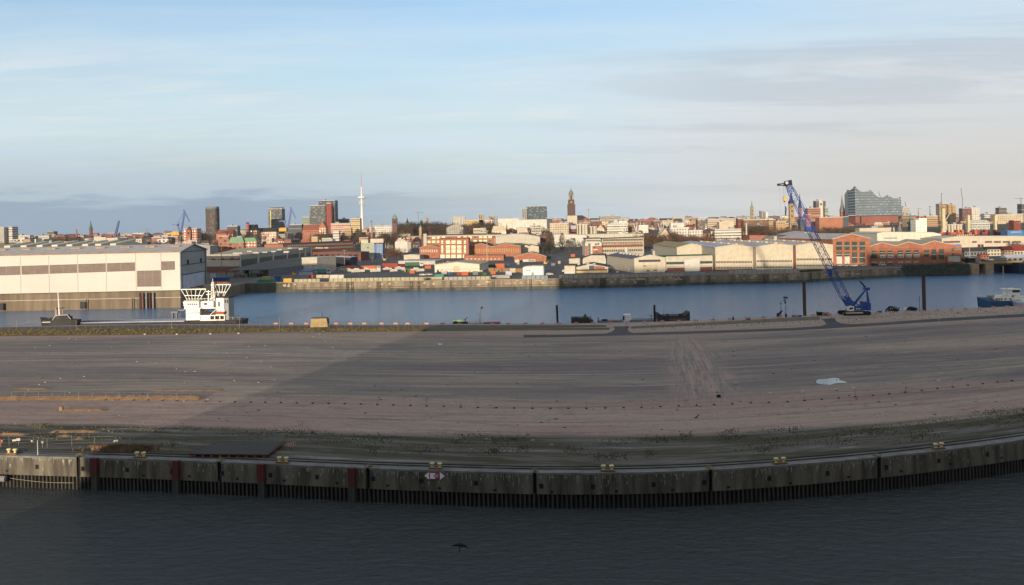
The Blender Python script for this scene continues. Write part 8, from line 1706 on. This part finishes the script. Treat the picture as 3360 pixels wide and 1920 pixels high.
t = thing('barge', 'big dark barge with sloping ends and bollards right of the second black pile', 'ship', at(2210, 1058, Y)); b = MB(); x = [at(u, 1050, Y).x for u in (2158, 2178, 2246, 2264)]; z0, z1 = 1, zat(2210, 1036.5, Y); b.mesh([(x[0], Y, z0 + 3), (x[1], Y, z1), (x[2], Y, z1), (x[3], Y, z0 + 3), (x[3], Y, z0 - 1), (x[0], Y, z0 - 1)] + [(x[0], Y + 7, z0 + 3), (x[1], Y + 7, z1), (x[2], Y + 7, z1), (x[3], Y + 7, z0 + 3), (x[3], Y + 7, z0 - 1), (x[0], Y + 7, z0 - 1)], [(5, 4, 3, 2, 1, 0), (0, 1, 7, 6), (1, 2, 8, 7), (2, 3, 9, 8), (3, 4, 10, 9), (5, 0, 6, 11), (6, 7, 8, 9, 10, 11)]); mk('hull', b, M['steel_dark'], t)
for u in (2190, 2230, 2236): part('bollard', 'black', t, lambda b: b.tube(at(u, 1037, Y + 1), at(u, 1030, Y + 1), .35, n=8))
part('mast', 'steel_dark', t, lambda b: b.bar(at(2178, 1042, Y), at(2178, 1016, Y), .12)); part('hatch', 'plum', t, lambda b: pbox(b, Y - .1, 2196, 1045, 2250, 1053, .2)); part('railing', 'steel_dark', t, lambda b: b.bar(at(2162, 1040, Y), at(2256, 1030, Y), .06))
for (u0, u1, vt, vb, lb, wh) in ((2906, 2950, 1004, 1024, 'black steel ramp frame on the pier edge right of the blue crane', 0), (2975, 3010, 1005, 1021, 'black folded ramp frame with a small white box beside it', 1)):
    p = on((u0 + u1) / 2, vb, DECK); Yq = p.y; t = thing('ramp_frame', lb, 'ramp', p)
    part('frame', 'black', t, lambda b: [b.bar(at(lerp(u0, u1, k / 6), vb - 1, Yq + s_), at(lerp(u0, u1, (k + 1) / 6), vt + (abs(k - 2.5)) * 2.2, Yq + s_), .3) for k in range(6) for s_ in (0, 2)] and (b.bar(at(u0, vb - 4, Yq), at(lerp(u0, u1, .3), vt + 2, Yq), .4), b.bar(at(lerp(u0, u1, .3), vt + 2, Yq), at(u1, vb - 5, Yq), .4)))
    part('machinery', 'plum', t, lambda b: [pbox(b, Yq + .5, lerp(u0, u1, f_), vb - 9, lerp(u0, u1, f_) + 5, vb - 2, 1.2) for f_ in (.35, .55, .75)])
    if wh: part('white_box', 'ship_white', t, lambda b: pbox(b, Yq + .3, u0 - 7, vb - 11, u0 + 1, vb - 4, 1))
for u0, u1, v0, v1, m, lb in ((2683, 2700, 1023, 1036, 'black', 'dark heap of cable drums between the left brown pile and the blue crane'), (2702, 2725, 1024, 1037, 'stone', 'stack of grey brown blocks left of the blue crane tracks')):
    p = on((u0 + u1) / 2, v1, DECK); t = thing('goods_stack', lb, 'stack', p); part('stack', m, t, lambda b: [pbox(b, p.y + (k % 2) * .6, lerp(u0, u1, k / 5), v0 + (k * 37 % 5), lerp(u0, u1, (k + 1) / 5) - .5, v1, 1.4) for k in range(5)])
# --- blue crawler crane
Y = on(2800, 1034, DECK).y; Pc = lambda u, v, dy=0: at(u, v, Y + dy); t = thing('crawler_crane', 'tall blue lattice boom crawler crane standing on the far pier edge', 'crane', on(2806, 1034, DECK))
for dy in (-1.8, 3.2):
    def trk(b):
        x0, x1 = Pc(2762, 1028).x, Pc(2852, 1028).x; r_ = .62; n_ = 7; P = [(x0 + r_ + math.cos(R(90 + k * 180 / n_)) * r_, math.sin(R(90 + k * 180 / n_)) * r_) for k in range(n_ + 1)] + [(x1 - r_ + math.cos(R(270 + k * 180 / n_)) * r_, math.sin(R(270 + k * 180 / n_)) * r_) for k in range(n_ + 1)]
        vs = [(x, Y + dy, DECK + .65 + z) for x, z in P] + [(x, Y + dy + 1.1, DECK + .65 + z) for x, z in P]; m_ = len(P); b.mesh(vs, [tuple(range(m_)), tuple(range(m_, 2 * m_))[::-1]] + [(i, m_ + i, m_ + (i + 1) % m_, (i + 1) % m_) for i in range(m_)])
    part('track', 'black', t, trk)
part('track_frame', 'offwhite', t, lambda b: pbox(b, Y - 1.9, 2775, 1025, 2832, 1029, .1)); part('undercarriage', 'steel_grey', t, lambda b: pbox(b, Y - .6, 2786, 1018, 2838, 1024, 3.6))
part('house', 'blue_crane', t, lambda b: (pbox(b, Y - .5, 2801, 1007.5, 2846, 1017.8, 3.4), pbox(b, Y - .3, 2806, 1004.5, 2838, 1007.4, 3))); part('counterweight', 'blue_crane', t, lambda b: (pbox(b, Y - .8, 2835, 990, 2850, 1007.4, 4), pbox(b, Y - 1, 2846.2, 994, 2858, 1019, 4.4)))
part('cab', 'ship_white', t, lambda b: pbox(b, Y - 1.2, 2785, 1006, 2802, 1021, 1.6)); part('cab_window', 'black', t, lambda b: (pbox(b, Y - 1.3, 2788, 1009, 2792, 1016, .1), pbox(b, Y - 1.3, 2793, 1009, 2799, 1015, .1))); part('white_mark', 'ship_white', t, lambda b: (pbox(b, Y - .56, 2809, 1011.5, 2812, 1015, .05), [pbox(b, Y - .56, 2813.2 + k * 1.8, 1012.3, 2814.6 + k * 1.8, 1014.4, .05) for k in range(6)]))
foot, k1, k2, head = Pc(2787, 1003, 1), Pc(2722, 882, 1), Pc(2640, 722, 1), Pc(2586, 605, 1)
part('boom', 'blue_crane', t, lambda b: (b.lattice(foot, foot.lerp(k1, .28), 1.1, 2.3, 5, .2, up=(0, 1, 0)), b.lattice(foot.lerp(k1, .28), head.lerp(k2, .22), 2.3, 2.0, 26, .16, up=(0, 1, 0)), b.lattice(head.lerp(k2, .22), head, 2.0, 1.3, 6, .16, up=(0, 1, 0))))
part('boom_head', 'navy', t, lambda b: (b.obox(Pc(2586, 601, 1), (1.0, 0, .2), (0, 1, 0), (-.1, 0, .8)), b.bar(Pc(2588, 600, 1), Pc(2554, 605, 1), .35), b.bar(Pc(2584, 611, 1), Pc(2554, 607, 1), .3), b.bar(Pc(2572, 602, 1), Pc(2572, 609, 1), .2), b.tube(Pc(2554, 606.5, .5), Pc(2554, 606.5, 1.6), .45, n=10)))
part('pulley', 'cream', t, lambda b: b.tube(Pc(2582, 600, -.1), Pc(2582, 600, .4), .5, n=10)); part('hoist_rope', 'steel_grey', t, lambda b: (b.bar(Pc(2570, 608, 1), Pc(2572, 648, 1), .05), b.bar(Pc(2577, 608, 1), Pc(2576, 648, 1), .05), b.bar(Pc(2574, 662, 1), Pc(2576, 678, 1), .05), b.bar(Pc(2558, 608, 1), Pc(2560, 700, 1), .03)))
part('hook_block', 'yellow', t, lambda b: b.obox(Pc(2574, 652, 1), (.4, 0, 0), (0, .3, 0), (0, 0, .75))); part('hook', 'black', t, lambda b: (b.obox(Pc(2574, 660, 1), (.25, 0, 0), (0, .25, 0), (0, 0, .25)), b.bar(Pc(2576, 677, 1), Pc(2580, 683, 1), .2), b.bar(Pc(2577, 680, 1), Pc(2577, 707, 1), .22), b.bar(Pc(2581, 683, 1), Pc(2578, 707, 1), .15)))
part('mast_frame', 'blue_crane', t, lambda b: (b.bar(Pc(2795, 1003, 0), Pc(2844, 946, 0), .4), b.bar(Pc(2800, 1004, 2), Pc(2844, 946, 2), .4), b.bar(Pc(2844, 946, 0), Pc(2846, 991, 0), .32), b.bar(Pc(2843, 946, 2), Pc(2852, 993, 2), .32), b.obox(Pc(2843, 947, 1), (.7, 0, 0), (0, 1.3, 0), (0, 0, .45)), [b.bar(Pc(lerp(2797, 2842, k / 5), lerp(1000, 950, k / 5), 0), Pc(lerp(2797, 2842, k / 5), lerp(1000, 950, k / 5), 2), .2) for k in range(1, 5)]))
part('mast_tip', 'navy', t, lambda b: b.bar(Pc(2842, 946, 1), Pc(2821, 922, 1), .4)); part('boom_strut', 'blue_crane', t, lambda b: (b.bar(Pc(2768, 972, 1), Pc(2822, 1004, 1), .35), b.bar(Pc(2778, 990, 0), Pc(2798, 1005, 0), .35)))
part('pendant_rope', 'steel_grey', t, lambda b: (b.bar(Pc(2826, 927, .3), Pc(2590, 603, .3), .06), b.bar(Pc(2826, 927, 1.7), Pc(2590, 603, 1.7), .06))); part('boom_drum', 'blue_crane', t, lambda b: b.obox(Pc(2782, 990, 1), (.9, 0, .6), (0, 1, 0), (-.5, 0, .9))); part('boom_joint', 'blue_crane', t, lambda b: b.obox(Pc(2722, 894, 1), (.5, 0, 0), (0, .8, 0), (0, 0, 1.1))); part('boom_platform', 'blue_crane', t, lambda b: b.obox(Pc(2652, 752, 1), (.9, 0, 0), (0, .8, 0), (0, 0, .8)))
# --- birds
def bird(u, v, Y, L, lb, m, yaw, roll_):
    p = at(u, v, Y); b = MB(); n_ = 8; sec = [(-.5, .005), (-.42, .05), (-.2, .085), (0, .10), (.2, .085), (.33, .05), (.42, .055), (.5, .03), (.58, .005)]; vs = []; fs = []
    for x, r_ in sec:
        for k in range(n_): a_ = 2 * math.pi * k / n_; vs.append(Vector((x, math.cos(a_) * r_ * 1.1, math.sin(a_) * r_ + (.03 if x > .3 else 0))))
    for i in range(len(sec) - 1):
        for k in range(n_): fs.append((i * n_ + k, i * n_ + (k + 1) % n_, (i + 1) * n_ + (k + 1) % n_, (i + 1) * n_ + k))
    for s in (-1, 1):
        k0 = len(vs); W_ = [(.0, .05, .14, -.16), (.35, .14, .17, -.13), (.65, .10, .08, -.16), (.95, -.02, -.06, -.2)]
        for d_, z, xf, xb in W_: vs += [Vector((xf, s * d_, z)), Vector((xb, s * d_, z)), Vector(((xf + xb) / 2, s * d_, z + .025))]
        for i in range(3): a_ = k0 + 3 * i; fs += [(a_, a_ + 3, a_ + 5, a_ + 2), (a_ + 2, a_ + 5, a_ + 4, a_ + 1), (a_ + 1, a_ + 4, a_ + 3, a_)]
        fs.append((k0 + 9, k0 + 10, k0 + 11))
    k0 = len(vs); vs += [Vector((-.45, -.03, 0)), Vector((-.45, .03, 0)), Vector((-.72, .09, 0)), Vector((-.72, -.09, 0)), Vector((-.5, 0, .03))]; fs += [(k0, k0 + 1, k0 + 2, k0 + 3), (k0, k0 + 4, k0 + 1), (k0 + 1, k0 + 4, k0 + 2), (k0 + 4, k0, k0 + 3), (k0 + 2, k0 + 4, k0 + 3)]
    mt = Matrix.Rotation(yaw, 4, 'Z') @ Matrix.Rotation(roll_[0], 4, 'Y') @ Matrix.Rotation(roll_[1], 4, 'X'); b.mesh([p + mt @ (q * L) for q in vs], fs, sm=True); mk('bird', b, M[m], loc=p, label=lb, cat='bird')
bird(1509, 1790, 60, .5, 'dark bird flying over the shaded near water at lower centre', 'black', R(80), (R(-62), R(14)))
bird(1056, 1032, 300, 1.1, 'grey bird with raised wings flying just above the beige hut', 'steel_grey', R(20), (R(-25), R(-50)))
# --- haze
b = MB(); b.box(-7400, -120, -3.2, 7400, 7700, 420); hz = bpy.data.materials.new('haze_air'); hz.use_nodes = True; nt = NT(hz.node_tree); nt.n.clear(); pv = nt.a('VolumePrincipled', {'Color': (.93, .93, .94, 1), 'Density': .000032, 'Anisotropy': .2})
nt.l.new(pv.outputs[0], nt.a('OutputMaterial').inputs[1]); mk('haze', b, hz, kind='stuff')
